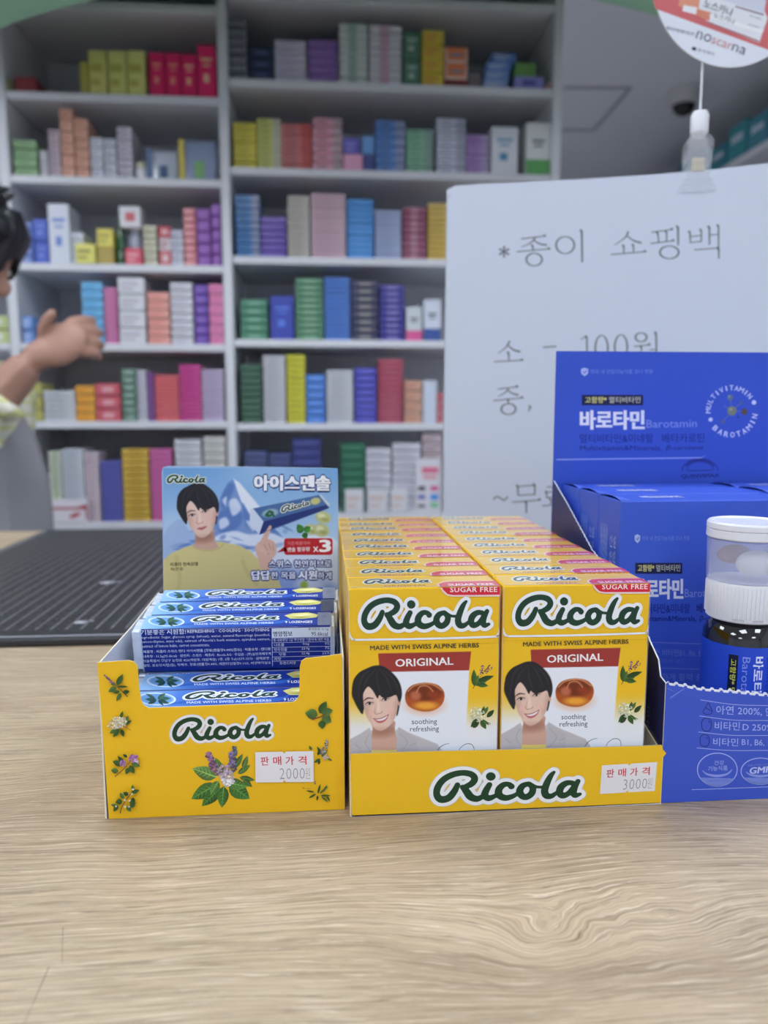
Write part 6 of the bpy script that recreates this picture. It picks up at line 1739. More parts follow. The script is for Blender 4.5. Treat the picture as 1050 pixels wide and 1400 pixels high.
# a tuck flap edge on the top, curved and pale
bm = bmesh.new()
prev = None
for k in range(13):
    s = k / 12; y = -BBD / 2 + 0.0006 + (BBD - 0.0012) * s; z = BBH + 0.00015 + 0.0012 * sin(pi * s) ** 0.7; x = -BBW / 2 - 0.0001 + 0.0003 * sin(pi * s)
    row = [bm.verts.new((x, y, z)), bm.verts.new((x + 0.0005, y, z)), bm.verts.new((x + 0.006, y, BBH + 0.0001))]
    if prev:
        for a, b, c, d in ((prev[0], prev[1], row[1], row[0]), (prev[1], prev[2], row[2], row[1])): bm.faces.new((a, b, c, d))
    prev = row
bmesh.ops.recalc_face_normals(bm, faces=bm.faces)
flap = bm_mesh('tuck_flap', bm, plain('flap card', (74, 104, 212), 0.4))
names = [['front left', 'second left', 'rear left'], ['front right', 'second right', 'rear right']]
for c_ in range(2):
    for k in range(3):
        o = empty('vitamin_carton', (BBX + BBW / 2 + c_ * (BBW + 0.002), bf + BBD / 2 + k * (BBD + 0.0009), bz0 - 0.0 + (0.0003 if k == 1 else 0)),
                  'blue vitamin carton, %s one in the blue display carton%s' % (names[c_][k], ', behind the bottle' if k == 0 and c_ == 0 else ''), 'box', 'blue vitamin cartons in the display')
        for nm, me in (('carton_body', body), ('front_print', fp), ('top_print', tp_), ('side_print', lp), ('tuck_flap', flap)): mesh_obj(nm, me, o)

# ---- vitamin bottle standing in front of them
BCX, BCY, BR = 0.1772, 0.3045, 0.0155
def bzp(py, y=BCY, px=978): return float(aty(px, py, y)[2]) - bz0
z_cap1 = bzp(712); z_rim = bzp(734); z_ch = bzp(792); z_cap0 = bzp(843); z_lab = bzp(872)
t = empty('vitamin_bottle', (BCX, BCY, bz0), 'dark vitamin bottle with white cap, clear tablet chamber and blue label', 'bottle')
r = BR
lathe('bottle_body', [(0, 0), (r - 0.001, 0), (r, 0.001), (r, z_lab + 0.001), (r - 0.0004, z_cap0 - 0.006), (r - 0.0022, z_cap0 - 0.0022), (r - 0.004, z_cap0 - 0.0006), (0, z_cap0 - 0.0006)], M_DARKGLASS, t, (0, 0, 0), 72)
rc = BR + 0.0002
capb = lathe('cap_base', [(0, z_cap0), (rc - 0.0016, z_cap0), (rc - 0.001, z_cap0 + 0.0006), (rc - 0.0006, z_ch - 0.001), (rc - 0.001, z_ch), (0, z_ch)], M_WHITEPL, t, (0, 0, 0), 72)
bm = bmesh.new()
for k in range(60):
    a = 2 * pi * k / 60; c, s = cos(a), sin(a); R_ = rc - 0.0007
    vs = []
    for (rr_, ta, z) in ((R_, -0.00028, z_cap0 + 0.002), (R_ + 0.00025, 0, z_cap0 + 0.002), (R_, 0.00028, z_cap0 + 0.002), (R_, -0.00028, z_ch - 0.0012), (R_ + 0.00025, 0, z_ch - 0.0012), (R_, 0.00028, z_ch - 0.0012)):
        vs.append(bm.verts.new((rr_ * c - ta * s, rr_ * s + ta * c, z)))
    for q_ in ((0, 1, 4, 3), (1, 2, 5, 4), (0, 2, 1), (3, 4, 5)): bm.faces.new([vs[i] for i in q_])
bmesh.ops.recalc_face_normals(bm, faces=bm.faces)
o = mesh_obj('cap_ribs', bm_mesh('cap_ribs', bm, M_WHITEPL), capb)
tag(o, kind='stuff')
lathe('tablet_chamber', [(rc - 0.0012, z_ch + 0.0002), (rc - 0.0005, z_ch + 0.0004), (rc - 0.0001, z_rim - 0.0006), (rc - 0.0009, z_rim - 0.0006), (rc - 0.0014, z_ch + 0.001), (rc - 0.0012, z_ch + 0.0002)], M_FROST, t, (0, 0, 0), 72)
lathe('cap_lid', [(0, z_rim - 0.0003), (rc - 0.0002, z_rim - 0.0003), (rc + 0.0004, z_rim + 0.0003), (rc + 0.0003, z_rim + 0.0032), (rc - 0.0001, z_rim + 0.0034), (rc, z_rim + 0.0037), (rc + 0.0004, z_rim + 0.0040), (rc + 0.0003, z_cap1 - 0.0008), (rc - 0.0004, z_cap1), (rc - 0.0012, z_cap1), (rc - 0.0018, z_cap1 - 0.0005), (0, z_cap1 - 0.0005)], M_WHITEPL, t, (0, 0, 0), 72)
# label round the body
def cyl(R_, ang0=-pi / 2):
    def w_(P):
        a = ang0 + P[:, 0] / R_; q_ = R_ + P[:, 2]
        return np.column_stack([q_ * np.cos(a), q_ * np.sin(a), P[:, 1]])
    return w_
pr = Print(); pr.step = 0.00002; pr.updown = True
n = 90; L_ = 2 * pi * (r + 0.0001)
for k in range(n):
    u0, u1 = -L_ / 2 + L_ * k / n, -L_ / 2 + L_ * (k + 1) / n
    pr.poly([(u0, 0.002), (u1, 0.002), (u1, z_lab), (u0, z_lab)], (38, 76, 206))
pr.layer += 2
vw = radians(-60 + 90) # the label faces the shopper, a little turned
off = 0.0046 - atan2(BCX, BCY) * r      # towards the camera
def vt(s, u, v1, v0, h, col, bold):    # writing running down the bottle
    pr.text(s, (u, v1), (u, v0), h, col, bold)
zt = z_lab
for k in range(6):
    a, b = off - 0.0089 + k * 0.0036 / 6, off - 0.0089 + (k + 1) * 0.0036 / 6
    pr.poly([(a, zt - 0.0345), (b, zt - 0.0345), (b, zt - 0.0036), (a, zt - 0.0036)], (16, 22, 56))
pr.layer += 1
vt('고함량* 멀티비타민', off - 0.0081, zt - 0.0055, zt - 0.0325, 0.0022, (226, 232, 90), 0.01)
vt('Barotamin', off - 0.0037, zt - 0.0040, zt - 0.0275, 0.0029, (140, 156, 236), 0.0)
vt('바로타민', off + 0.0005, zt - 0.0037, zt - 0.0245, 0.0040, (220, 228, 252), 0.035)
vt('멀티비타민&미네랄', off + 0.0062, zt - 0.0037, zt - 0.028, 0.0022, (20, 32, 120), 0.01)
pr.build('bottle_label', ((0, 0, 0), (1, 0, 0), (0, 0, 1), (0, -1, 0)), INK_PACK, t, warp=cyl(r + 0.00012))
pr = Print(); pr.step = 0.00002; pr.updown = True
for a0 in (-0.0085, -0.001, 0.0065): pr.text('누르면서 여세요', (off + a0, z_cap0 + 0.0011), (off + a0 + 0.0046, z_cap0 + 0.0011), 0.0010, (90, 94, 110))
pr.build('cap_writing', ((0, 0, 0), (1, 0, 0), (0, 0, 1), (0, -1, 0)), INK_CARD, capb, warp=cyl(rc - 0.0002))
# tablet inside
bm = bmesh.new(); bmesh.ops.create_uvsphere(bm, u_segments=32, v_segments=16, radius=1.0)
for v in bm.verts: v.co = Vector((v.co.x * 0.0085, v.co.y * 0.005, v.co.z * 0.0055))
bm_ = bm_mesh('tablet', bm, plain('white tablet', (244, 244, 244), 0.5), True)
tag(mesh_obj('tablet', bm_, None, (BCX + 0.0005, BCY - 0.0068, bz0 + (z_ch + z_rim) / 2 - 0.0012)), 'white oval tablet inside the clear chamber of the bottle', 'tablet')
bm = bmesh.new(); bmesh.ops.create_uvsphere(bm, u_segments=32, v_segments=16, radius=1.0)
for v in bm.verts: v.co = Vector((v.co.x * 0.0075, v.co.y * 0.004, v.co.z * 0.0042))
tag(mesh_obj('tablet', bm_mesh('tablet', bm, plain('red brown tablet', (140, 62, 62), 0.4), True), None, (BCX - 0.0035, BCY + 0.0030, bz0 + (z_ch + z_rim) / 2 + 0.001)), 'red brown oval tablet behind the white one in the bottle chamber', 'tablet')

# ================================================================== PAPER SIGN
s14 = radians(13)
SU = np.array([cos(s14), -sin(s14), 0]); SN_ = np.array([-sin(s14), -cos(s14), 0])
SO = np.array([float(aty(606, 700, 0.60)[0]), 0.60, CT])
f_s = plane_map(SO, SU, (0, 0, 1))
top = [f_s(*p) for p in ((614, 258), (622, 254), (660, 251), (720, 249), (810, 244), (900, 238), (980, 231), (1050, 223))]
top = [(float(a), float(b)) for a, b in top]
e = top[-1]; top += [(e[0] + 0.05, e[1] + 0.001), (e[0] + 0.12, e[1] - 0.001)]
ol = [(0.0, 0.0003), (top[0][0] - 0.0018, top[0][1] - 0.0008)] + top + [(top[-1][0], 0.0003)]
t = empty('price_sign', tuple(SO), 'large white paper sign with grey printed price lines standing behind the cartons', 'sign')
IM = Matrix.Translation(-Vector(SO))
put(slab('sign_board', ol, 0.005, INK_PAPER, (SO, SU, (0, 0, 1), SN_), (208, 218, 236), (200, 200, 206), (220, 226, 238)), t, IM)
pr = Print(zoomed(f_s, 600, 240, 1050 / 450)); pr.step = 0.00004; pr.layer = 2
INKC = (92, 98, 108)
def H_(a, b, wd=1.7):          # thin horizontal with a small shoulder at its end
    pr.line([a, b], wd, INKC)
    pr.poly([(b[0] - 9, b[1] - 1.5), (b[0] - 2, b[1] - 6.5), (b[0] + 3, b[1] + 1.2), (b[0] - 2, b[1] + 2)], INKC)
def V_s(a, b, wd=3.2):
    pr.poly([(a[0] - wd - 5, a[1] - 3), (a[0] - wd + 1, a[1] - 5), (a[0] + wd, a[1] + 1), (b[0] + wd * 0.9, b[1]), (b[0] - wd * 0.7, b[1] + 2), (a[0] - wd, a[1] + 6)], INKC)
def S_(pts, w0=2.6, w1=1.0):
    n = len(pts); pr.line(pts, list(np.linspace(w0, w1, n)), INKC, 5)
def O_(cx, cy, rx, ry):
    a = np.linspace(0, 2 * pi, 20, endpoint=False)
    P = [(cx + rx * cos(k), cy + ry * sin(k)) for k in a]; W = [1.5 + 1.3 * abs(cos(k)) for k in a]
    pr.line(P, W, INKC, 3, True)
for k in range(3):
    a = k * pi / 3 + pi / 2; pr.line([(208 - 18 * cos(a), 243 - 18 * sin(a)), (208, 243), (208 + 18 * cos(a), 243 + 18 * sin(a))], [3.6, 1.6, 3.6], INKC)
# line 1
H_((262, 202), (340, 193)); S_([(308, 198), (292, 215), (262, 229)]); S_([(303, 207), (322, 218), (345, 222)], 1.8, 2.8); V_s((300, 224), (300, 238), 2.4); H_((248, 243), (354, 234)); O_(304, 268, 25, 20)
O_(403, 222, 29, 27); V_s((456, 176), (457, 276))
S_([(604, 178), (594, 198), (560, 222)], 3, 1); S_([(600, 192), (622, 208), (646, 215)], 1.8, 3.2); V_s((590, 224), (590, 246), 2.4); V_s((621, 222), (621, 243), 2.4); H_((548, 252), (660, 243))
H_((678, 181), (746, 172)); V_s((699, 184), (701, 212), 2.4); V_s((727, 180), (726, 210), 2.4); H_((674, 217), (750, 208)); V_s((763, 164), (763, 222)); O_(735, 245, 30, 20)
V_s((801, 180), (802, 214), 2.4); V_s((837, 174), (837, 211), 2.4); pr.line([(802, 195), (837, 191)], 1.6, INKC); pr.line([(802, 214), (837, 210)], 1.6, INKC); V_s((863, 164), (863, 220), 2.8); V_s((892, 160), (892, 224), 2.8); pr.line([(863, 190), (892, 188)], 1.6, INKC)
H_((814, 237), (894, 231)); V_s((893, 234), (893, 264), 2.6)
# line 2
S_([(226, 528), (214, 548), (188, 568)], 3, 1); S_([(221, 542), (238, 556), (260, 562)], 1.8, 3.2); V_s((223, 566), (223, 588), 2.4); H_((176, 594), (268, 589))
pr.line([(332, 548), (375, 545)], 2.0, INKC)
V_s((472, 514), (473, 590), 2.6); pr.line([(452, 522), (472, 513)], 1.4, INKC); pr.line([(458, 592), (488, 591)], 1.4, INKC)
O_(519, 550, 20, 40); O_(581, 548, 20, 40)
O_(645, 516, 18, 14); H_((622, 545), (674, 540)); V_s((646, 546), (646, 566), 2.2); pr.line([(672, 556), (692, 555)], 1.6, INKC); V_s((693, 502), (694, 570), 2.8); V_s((636, 566), (636, 586), 2); H_((636, 588), (696, 584))
# line 3
H_((188, 681), (252, 674)); S_([(222, 680), (212, 692), (188, 706)]); S_([(221, 686), (236, 696), (254, 700)], 1.8, 2.8); H_((174, 718), (268, 709)); V_s((222, 716), (222, 726), 2.2); O_(222, 745, 23, 17)
pr.line([(287, 734), (292, 740), (285, 753)], [3.2, 3, 1], INKC, 3)
# line 4
pr.line([(174, 1034), (184, 1024), (198, 1030), (208, 1036), (220, 1024)], 2.0, INKC, 5)
V_s((252, 990), (253, 1020), 2.4); V_s((306, 986), (306, 1018), 2.4); pr.line([(252, 992), (306, 988)], 1.6, INKC); pr.line([(252, 1020), (306, 1017)], 1.6, INKC); H_((234, 1042), (324, 1035)); V_s((279, 1042), (279, 1076), 2.6)
H_((344, 994), (396, 990)); V_s((394, 992), (394, 1008), 2.2); pr.line([(344, 1010), (394, 1008)], 1.6, INKC); V_s((344, 1010), (344, 1026), 2.2); H_((344, 1028), (398, 1024)); V_s((358, 1034), (358, 1050), 2.2); V_s((382, 1032), (382, 1048), 2.2); H_((330, 1054), (410, 1046))
pr.line([(36, 60), (26, 80), (24, 200), (14, 900), (6, 1090)], 1.6, (178, 184, 196))
put(pr.build('sign_lettering', (SO, SU, (0, 0, 1), SN_), INK_PAPER), t, IM)

# ================================================================== CLIP, STEM AND ROUND CARD
cu, cvv = f_s(953, 250)
CP = SO + SU * float(cu) + np.array([0, 0, 1]) * float(cvv)            # on the sign face, near its top
pxm = 0.575 / 1050 * 1.0
t = empty('sign_clip', (CP[0], CP[1], CP[2]), 'clear plastic clip gripping the top edge of the paper sign', 'clip', rz=-s14)
def tb(name, secs, mat, y0, y1):
    """tapered plate: secs = (z, half width)"""
    bm = bmesh.new(); rows = []
    for (z, hw, dy) in secs: rows.append([bm.verts.new(q) for q in ((-hw, y0 + dy, z), (hw, y0 + dy, z), (hw, y1 + dy, z), (-hw, y1 + dy, z))])
    for a, b in zip(rows, rows[1:]):
        for k in range(4): bm.faces.new((a[k], a[(k + 1) % 4], b[(k + 1) % 4], b[k]))
    bm.faces.new(rows[0][::-1]); bm.faces.new(rows[-1])
    bmesh.ops.bevel(bm, geom=list(bm.edges), offset=0.0004, segments=1, affect='EDGES')
    bmesh.ops.recalc_face_normals(bm, faces=bm.faces)
    return mesh_obj(name, bm_mesh(name, bm, mat), t)
k_ = pxm
tb('clip_jaw', [(-12 * k_, 24 * k_, -0.0004), (-4 * k_, 22 * k_, 0), (6 * k_, 15 * k_, -0.001), (36 * k_, 15 * k_, -0.004), (50 * k_, 17 * k_, -0.003), (60 * k_, 12 * k_, 0)], M_CLEAR, -0.0026, -0.0006)
tb('clip_jaw', [(-12 * k_, 24 * k_, 0), (-4 * k_, 22 * k_, 0), (8 * k_, 15 * k_, 0.001), (36 * k_, 16 * k_, 0.004), (50 * k_, 17 * k_, 0.002), (58 * k_, 12 * k_, -0.001)], M_CLEAR, 0.0056, 0.0076)
bm = bmesh.new()
for s in (-1, 1): bm_box(bm, (s * 15 * k_ - 0.0006, -0.003, 24 * k_), (s * 15 * k_ + 0.0006, 0.0076, 40 * k_), 0.0003)
bm_box(bm, (-8 * k_, -0.001, 46 * k_), (8 * k_, 0.004, 62 * k_), 0.001)
for zz, hh, ww in ((2, 1.2, 20), (22, 1.0, 13), (40, 1.6, 14), (52, 1.2, 13), (-9, 1.2, 21)): bm_box(bm, (-ww * k_, -0.0036, zz * k_), (ww * k_, -0.0030, (zz + hh) * k_))
mesh_obj('clip_hinge', bm_mesh('clip_hinge', bm, M_CLEAR), t)
bm = bmesh.new(); bm_box(bm, (-8 * k_, -0.0012, 14 * k_), (8 * k_, 0.0005, 31 * k_), 0.0006)
mesh_obj('clip_spring', bm_mesh('clip_spring', bm, plain('zinc spring', (190, 182, 150), 0.35, metal=0.6)), t)
sz0 = 58 * k_
t2 = t
lathe('stem_socket', [(0, sz0), (7 * k_, sz0), (11 * k_, sz0 + 5 * k_), (11.5 * k_, sz0 + 26 * k_), (9 * k_, sz0 + 31 * k_), (0, sz0 + 32 * k_)], M_WHITEPL, t, (0, 0.0015, 0), 28)
stem_h = 165 * k_
lathe('stem', [(0, sz0 + 32 * k_), (1.5 * k_, sz0 + 32 * k_), (1.3 * k_, sz0 + 32 * k_ + stem_h), (0, sz0 + 32 * k_ + stem_h)], M_WHITEPL, t, (0, 0.0015, 0), 12)
# round card in front of the stem
CDY = float(CP[1]) - 0.0035
f_c = plane_map((0, CDY, 0), (1, 0, 0), (0, 0, 1))
c0 = f_c(1001, -26); c1 = f_c(1001, 92); R_ = float(c0[1] - c1[1]); ccx, ccz = float(c0[0]), float(c0[1])
t = empty('round_card', (ccx, CDY, ccz), 'round pink and white advertising card on a thin stem', 'card')
IM = Matrix.Translation((-ccx, -CDY, -ccz))
ol = [(ccx + R_ * cos(a), ccz + R_ * sin(a)) for a in np.linspace(0, 2 * pi, 72, endpoint=False)]
put(slab('card_disc', ol, 0.0012, INK_CARD, ((0, CDY, 0), (1, 0, 0), (0, 0, 1), (0, -1, 0)), (226, 232, 244), (224, 226, 232), (236, 240, 248)), t, IM)
put(box_obj('stem_tab', (float(CP[0]) - 0.006, CDY + 0.0013, ccz - 0.03), (float(CP[0]) + 0.006, CDY + 0.0018, ccz + 0.0), M_CLEAR), t, IM)
pr = Print(zoomed(f_c, 870, 0, 1400 / 270)); pr.step = 0.00003; pr.layer = 2
s_ = 1400 / 270; cxz, cyz, Rz = (1001 - 870) * s_, -26 * s_, 118 * s_
# pink field: the part of the inner circle above the slanting edge
Ri = Rz - 34
pts = [(cxz + Ri * cos(a), cyz + Ri * sin(a)) for a in np.linspace(0, 2 * pi, 90, endpoint=False)]
pts = [p for p in pts if p[1] < 88 + (p[0] - 125) * 0.343]
P0 = np.array(pts); j = int(np.argmax(np.linalg.norm(P0 - np.roll(P0, 1, 0), axis=1))); pts = pts[j:] + pts[:j]
pr.poly(pts, (206, 104, 108)); pr.layer += 1
pr.poly([(330, -90), (900, 60), (930, 130), (870, 305), (520, 165), (440, 95), (300, 40)], (226, 230, 238)); pr.layer += 1
pr.poly([(440, -200), (930, -60), (905, 92), (470, -40)], (206, 212, 228)); pr.layer += 1
pr.poly([(310, -40), (450, -10), (440, 82), (296, 44)], (222, 150, 124)); pr.layer += 1; pr.poly([(335, 36), (430, 55), (425, 105), (325, 78)], (232, 234, 240)); pr.layer += 1; pr.poly([(430, 62), (530, 90), (515, 150), (420, 108)], (216, 136, 110)); pr.layer += 1
pr.poly([(520, 100), (905, 215), (885, 240), (520, 130)], (240, 242, 246)); pr.poly([(700, 40), (905, 100), (900, 112), (700, 52)], (150, 140, 150)); pr.poly([(505, 152), (870, 290), (868, 300), (500, 162)], (176, 120, 126)); pr.layer += 1
tk = (52, 46, 60)
pr.text('노스카나', (470, 50), (672, 122), 62, tk, 0.005); pr.text('노스카나', (542, 126), (688, 178), 42, tk, 0.0)
pr.text('동아제약', (800, 118), (885, 144), 13, (90, 90, 100)); pr.text('동아제약', (788, 180), (866, 204), 13, (90, 90, 100))
pr.text('疤印疤痕治疗', (208, 208), (408, 256), 24, (110, 112, 124)); 
pr.text('no', (418, 272), (522, 304), 56, (60, 58, 84), -0.008); pr.text('scar', (528, 306), (668, 356), 44, (206, 120, 112), -0.008); pr.text('na', (672, 357), (764, 392), 50, (60, 58, 84), -0.008); pr.text('R', (768, 352), (776, 355), 8, (60, 58, 84))
pr.ell(408, 346, 16, 13, (50, 52, 80), 0.3); pr.text('동아제약', (430, 362), (548, 398), 24, (130, 134, 148), 0.0)
put(pr.build('card_print', ((0, CDY, 0), (1, 0, 0), (0, 0, 1), (0, -1, 0)), INK_CARD), t, IM)

# ================================================================== PERSON BEHIND THE COUNTER
PY = 1.5
def pp(px, py, y=PY): return np.array([float(q) for q in aty(px, py, y)])
def skin_chain(bm_list, pts, root=0):
    """pts: list of chains; each (x, y, z, r) - grown with a skin modifier and returned as a mesh"""
    verts, edges, rad = [], [], []
    def idx(p):
        for i, q in enumerate(verts):
            if (q - Vector(p[:3])).length < 1e-5: return i
        verts.append(Vector(p[:3])); rad.append(p[3]); return len(verts) - 1
    for ch in pts:
        ids = [idx(p) for p in ch]
        edges += list(zip(ids, ids[1:]))
    me = bpy.data.meshes.new('skin'); me.from_pydata([tuple(v) for v in verts], edges, [])
    o = bpy.data.objects.new('skin', me); TMP.collection.objects.link(o)
    md = o.modifiers.new('skin', 'SKIN'); md.use_smooth_shade = True
    for i, sv in enumerate(me.skin_vertices[0].data):
        r_ = rad[i]
        sv.radius = r_ if isinstance(r_, tuple) else (r_, r_); sv.use_root = (i == root)
    s = o.modifiers.new('sub', 'SUBSURF'); s.levels = 1; s.render_levels = 1
    out = evaluated_mesh(o)
    bpy.data.objects.remove(o); bpy.data.meshes.remove(me)
    return out
def fuse(meshes, voxel, name, mat, smooth=6, parent=None, keep=0.999):
    bm = bmesh.new()
    for m_ in meshes:
        bm.from_mesh(m_)
    me = bpy.data.meshes.new(name); bm.to_mesh(me); bm.free()
    o = bpy.data.objects.new(name, me); TMP.collection.objects.link(o)
    r_ = o.modifiers.new('r', 'REMESH'); r_.mode = 'VOXEL'; r_.voxel_size = voxel
    if smooth:
        s = o.modifiers.new('s', 'SMOOTH'); s.iterations = smooth; s.factor = 0.5
    out = evaluated_mesh(o); out.name = name
    bpy.data.objects.remove(o)
    bm = bmesh.new(); bm.from_mesh(out); bm.verts.ensure_lookup_table(); seen = set(); isl = []
    for v in bm.verts:
        if v.index in seen: continue
        st = [v]; seen.add(v.index); cur = []
        while st:
            q = st.pop(); cur.append(q)
            for e in q.link_edges:
                o2 = e.other_vert(q)
                if o2.index not in seen: seen.add(o2.index); st.append(o2)
        isl.append(cur)
    big = max(len(c) for c in isl)
    print('fuse', name, len(isl), sorted((len(c) for c in isl), reverse=True)[:6])
    bmesh.ops.delete(bm, geom=[v for c in isl if len(c) < big * keep for v in c], context='VERTS')
    bm.to_mesh(out); bm.free()
    out.materials.clear(); out.materials.append(mat); out.shade_smooth()
    return mesh_obj(name, out, parent)
def ball(c, r3, rot=None, seg=24):
    bm = bmesh.new(); bmesh.ops.create_uvsphere(bm, u_segments=seg, v_segments=seg // 2, radius=1)
    for v in bm.verts:
        q = Vector((v.co.x * r3[0], v.co.y * r3[1], v.co.z * r3[2]))
        if rot: q = rot @ q
        v.co = q + Vector(c)
    me = bpy.data.meshes.new('ball'); bm.to_mesh(me); bm.free(); return me

HC = pp(-62, 352)                                   # head centre
nod = Matrix.Rotation(radians(20), 3, 'Y')          # looks down at the shelf goods, facing +x
def hp(x, y, z):                                    # head-local to world
    v = nod @ Vector((x, y, z)); return (HC[0] + v.x, HC[1] + v.y, HC[2] + v.z)
head = [ball(hp(-0.012, 0, 0.035), (0.096, 0.076, 0.09), nod), ball(hp(0.025, 0, -0.03), (0.062, 0.06, 0.085), nod), ball(hp(0.03, 0, -0.088), (0.042, 0.04, 0.03), nod),
        ball(hp(0.062, 0, 0.032), (0.03, 0.055, 0.04), nod), ball(hp(0.092, 0, -0.022), (0.018, 0.014, 0.018), nod), ball(hp(0.085, 0, -0.004), (0.012, 0.010, 0.030), nod),
        ball(hp(0.076, 0, -0.055), (0.016, 0.024, 0.010), nod), ball(hp(0.075, 0, -0.068), (0.014, 0.020, 0.009), nod),
        ball(hp(0.066, -0.036, -0.022), (0.020, 0.020, 0.020), nod), ball(hp(0.066, 0.036, -0.022), (0.020, 0.020, 0.020), nod),
        ball(hp(-0.012, -0.078, -0.012), (0.018, 0.007, 0.031), nod), ball(hp(-0.012, 0.078, -0.012), (0.018, 0.007, 0.031), nod)]
SH_R = pp(-100, 508, PY - 0.10); SH_L = SH_R + np.array([0, 0.34, 0])
EL_R = pp(-82, 622, PY - 0.12); WR_R = pp(50, 488, PY - 0.10)
NK = np.array([HC[0] - 0.045, PY, HC[2] - 0.16])
CH = np.array([HC[0] - 0.06, PY + 0.03, HC[2] - 0.26])
PEL = np.array([HC[0] - 0.015, PY + 0.03, 0.80])
kn_r, kn_l = PEL + np.array([0.02, -0.10, -0.36]), PEL + np.array([0.02, 0.10, -0.36])
an_r, an_l = np.array([PEL[0], PEL[1] - 0.10, 0.07]), np.array([PEL[0], PEL[1] + 0.10, 0.07])
def V4(p, r_): return (float(p[0]), float(p[1]), float(p[2]), r_)
pel = V4(PEL, (0.13, 0.13)); chest = V4(CH + np.array([0, 0, -0.06]), (0.13, 0.12)); nk = V4(NK, 0.055)
hd_n = V4(np.array(hp(-0.01, 0, -0.05)), 0.055)
EL_L = SH_L + np.array([-0.03, 0.03, -0.27]); WR_L = EL_L + np.array([0.05, -0.02, -0.23])
chains = [[pel, V4(PEL + np.array([0.01, 0, 0.14]), (0.115, 0.12)), chest, V4(CH + np.array([0.01, 0, 0.04]), (0.10, 0.11)), nk, hd_n],
          [chest, V4(SH_R, 0.058), V4((SH_R + EL_R) / 2, 0.048), V4(EL_R, 0.045), V4(EL_R * 0.5 + WR_R * 0.5, 0.043), V4(WR_R, (0.026, 0.032))],
          [chest, V4(SH_L, 0.058), V4((SH_L + EL_L) / 2, 0.048), V4(EL_L, 0.042), V4((EL_L + WR_L) / 2, 0.036), V4(WR_L, 0.026)],
          [pel, V4(PEL + np.array([0, -0.09, -0.06]), 0.09), V4(kn_r, 0.06), V4(an_r, 0.042), V4(an_r + np.array([0.12, 0, -0.03]), 0.034)],
          [pel, V4(PEL + np.array([0, 0.09, -0.06]), 0.09), V4(kn_l, 0.06), V4(an_l, 0.042), V4(an_l + np.array([0.12, 0, -0.03]), 0.034)]]
body_me = skin_chain(None, chains)
# hands: palm and five fingers each
def hand(wr, toward, side=(0, 1, 0), dn=None, pose=0.0):
    """wr wrist, toward: unit direction of the palm; fingers curl downwards"""
    d = Vector(toward).normalized(); side = Vector(side); side = (side - d * side.dot(d)).normalized(); n0 = d.cross(side).normalized()
    if n0.dot(Vector(dn or (0, 0, -1))) < 0: n0 = -n0
    dn = n0
    W = Vector(wr); ms = []
    rotm = Matrix((d, side, dn)).transposed()
    ms.append(ball(W + d * 0.046, (0.050, 0.038, 0.017), rotm)); ms.append(ball(W + d * 0.008, (0.034, 0.027, 0.021), rotm))
    for k, (off, ln) in enumerate(((-0.030, 0.070), (-0.010, 0.078), (0.010, 0.073), (0.029, 0.058))):
        b = W + d * 0.07 + side * off; pts = [(*b, 0.0120)]
        a = 0.15 + pose + 0.12 * k; p = b
        for (fr, da) in ((0.45, 0.35), (0.32, 0.5), (0.23, 0.35)):
            dirv = d * cos(a) + dn * sin(a) + side * off * 1.5; p = p + dirv * ln * fr; a += da; pts.append((*p, 0.0118 - 0.0010 * len(pts)))
        ms.append(skin_chain(None, [pts]))
    b = W + d * 0.022 - side * 0.022
    td = (d * 0.65 - side * 0.55 - dn * 0.75).normalized()
    p1 = b + td * 0.026; p2 = p1 + (td * 0.8 + d * 0.6).normalized() * 0.022; p3 = p2 + (td * 0.4 + d * 0.9).normalized() * 0.018
    ms.append(skin_chain(None, [[(*b, 0.014), (*p1, 0.0125), (*p2, 0.0108), (*p3, 0.009)]]))
    return ms
hr = hand(WR_R, (0.86, 0.10, 0.46), (0.25, -0.25, -0.9), (-0.1, 0.7, -0.6), 0.45)
fd = Vector(WR_L - EL_L).normalized(); hl = hand(WR_L, tuple(fd), (0, 1, 0), (-1, 0, 0), 0.2)
root = empty('person', (float(PEL[0]), float(PEL[1]), 0), 'person with black hair, yellow checked shirt and grey vest, raising a hand by the shelves', 'person')
def adopt(o):
    o.parent = root; o.matrix_parent_inverse = Matrix.Translation(root.location).inverted(); return o
adopt(fuse([body_me] + head + hr + hl, 0.0042, 'body', M_SKIN, 5))
# eyes, lips
for s in (-1, 1):
    adopt(mesh_obj('eye', (lambda m_: (m_.materials.append(plain('eye white', (220, 214, 210), 0.2)), m_.shade_smooth(), m_)[2])(ball(hp(0.078, s * 0.031, 0.006), (0.013, 0.014, 0.009), nod))))
    adopt(mesh_obj('iris', (lambda m_: (m_.materials.append(plain('dark iris', (24, 18, 16), 0.2)), m_.shade_smooth(), m_)[2])(ball(hp(0.0872, s * 0.033, 0.003), (0.0065, 0.0085, 0.0075), nod))))
    adopt(mesh_obj('eyebrow', (lambda m_: (m_.materials.append(M_HAIR), m_)[1])(ball(hp(0.088, s * 0.032, 0.028), (0.006, 0.019, 0.004), nod))))
adopt(mesh_obj('lips', (lambda m_: (m_.materials.append(M_LIP), m_.shade_smooth(), m_)[2])(ball(hp(0.083, 0, -0.061), (0.010, 0.021, 0.008), nod))))
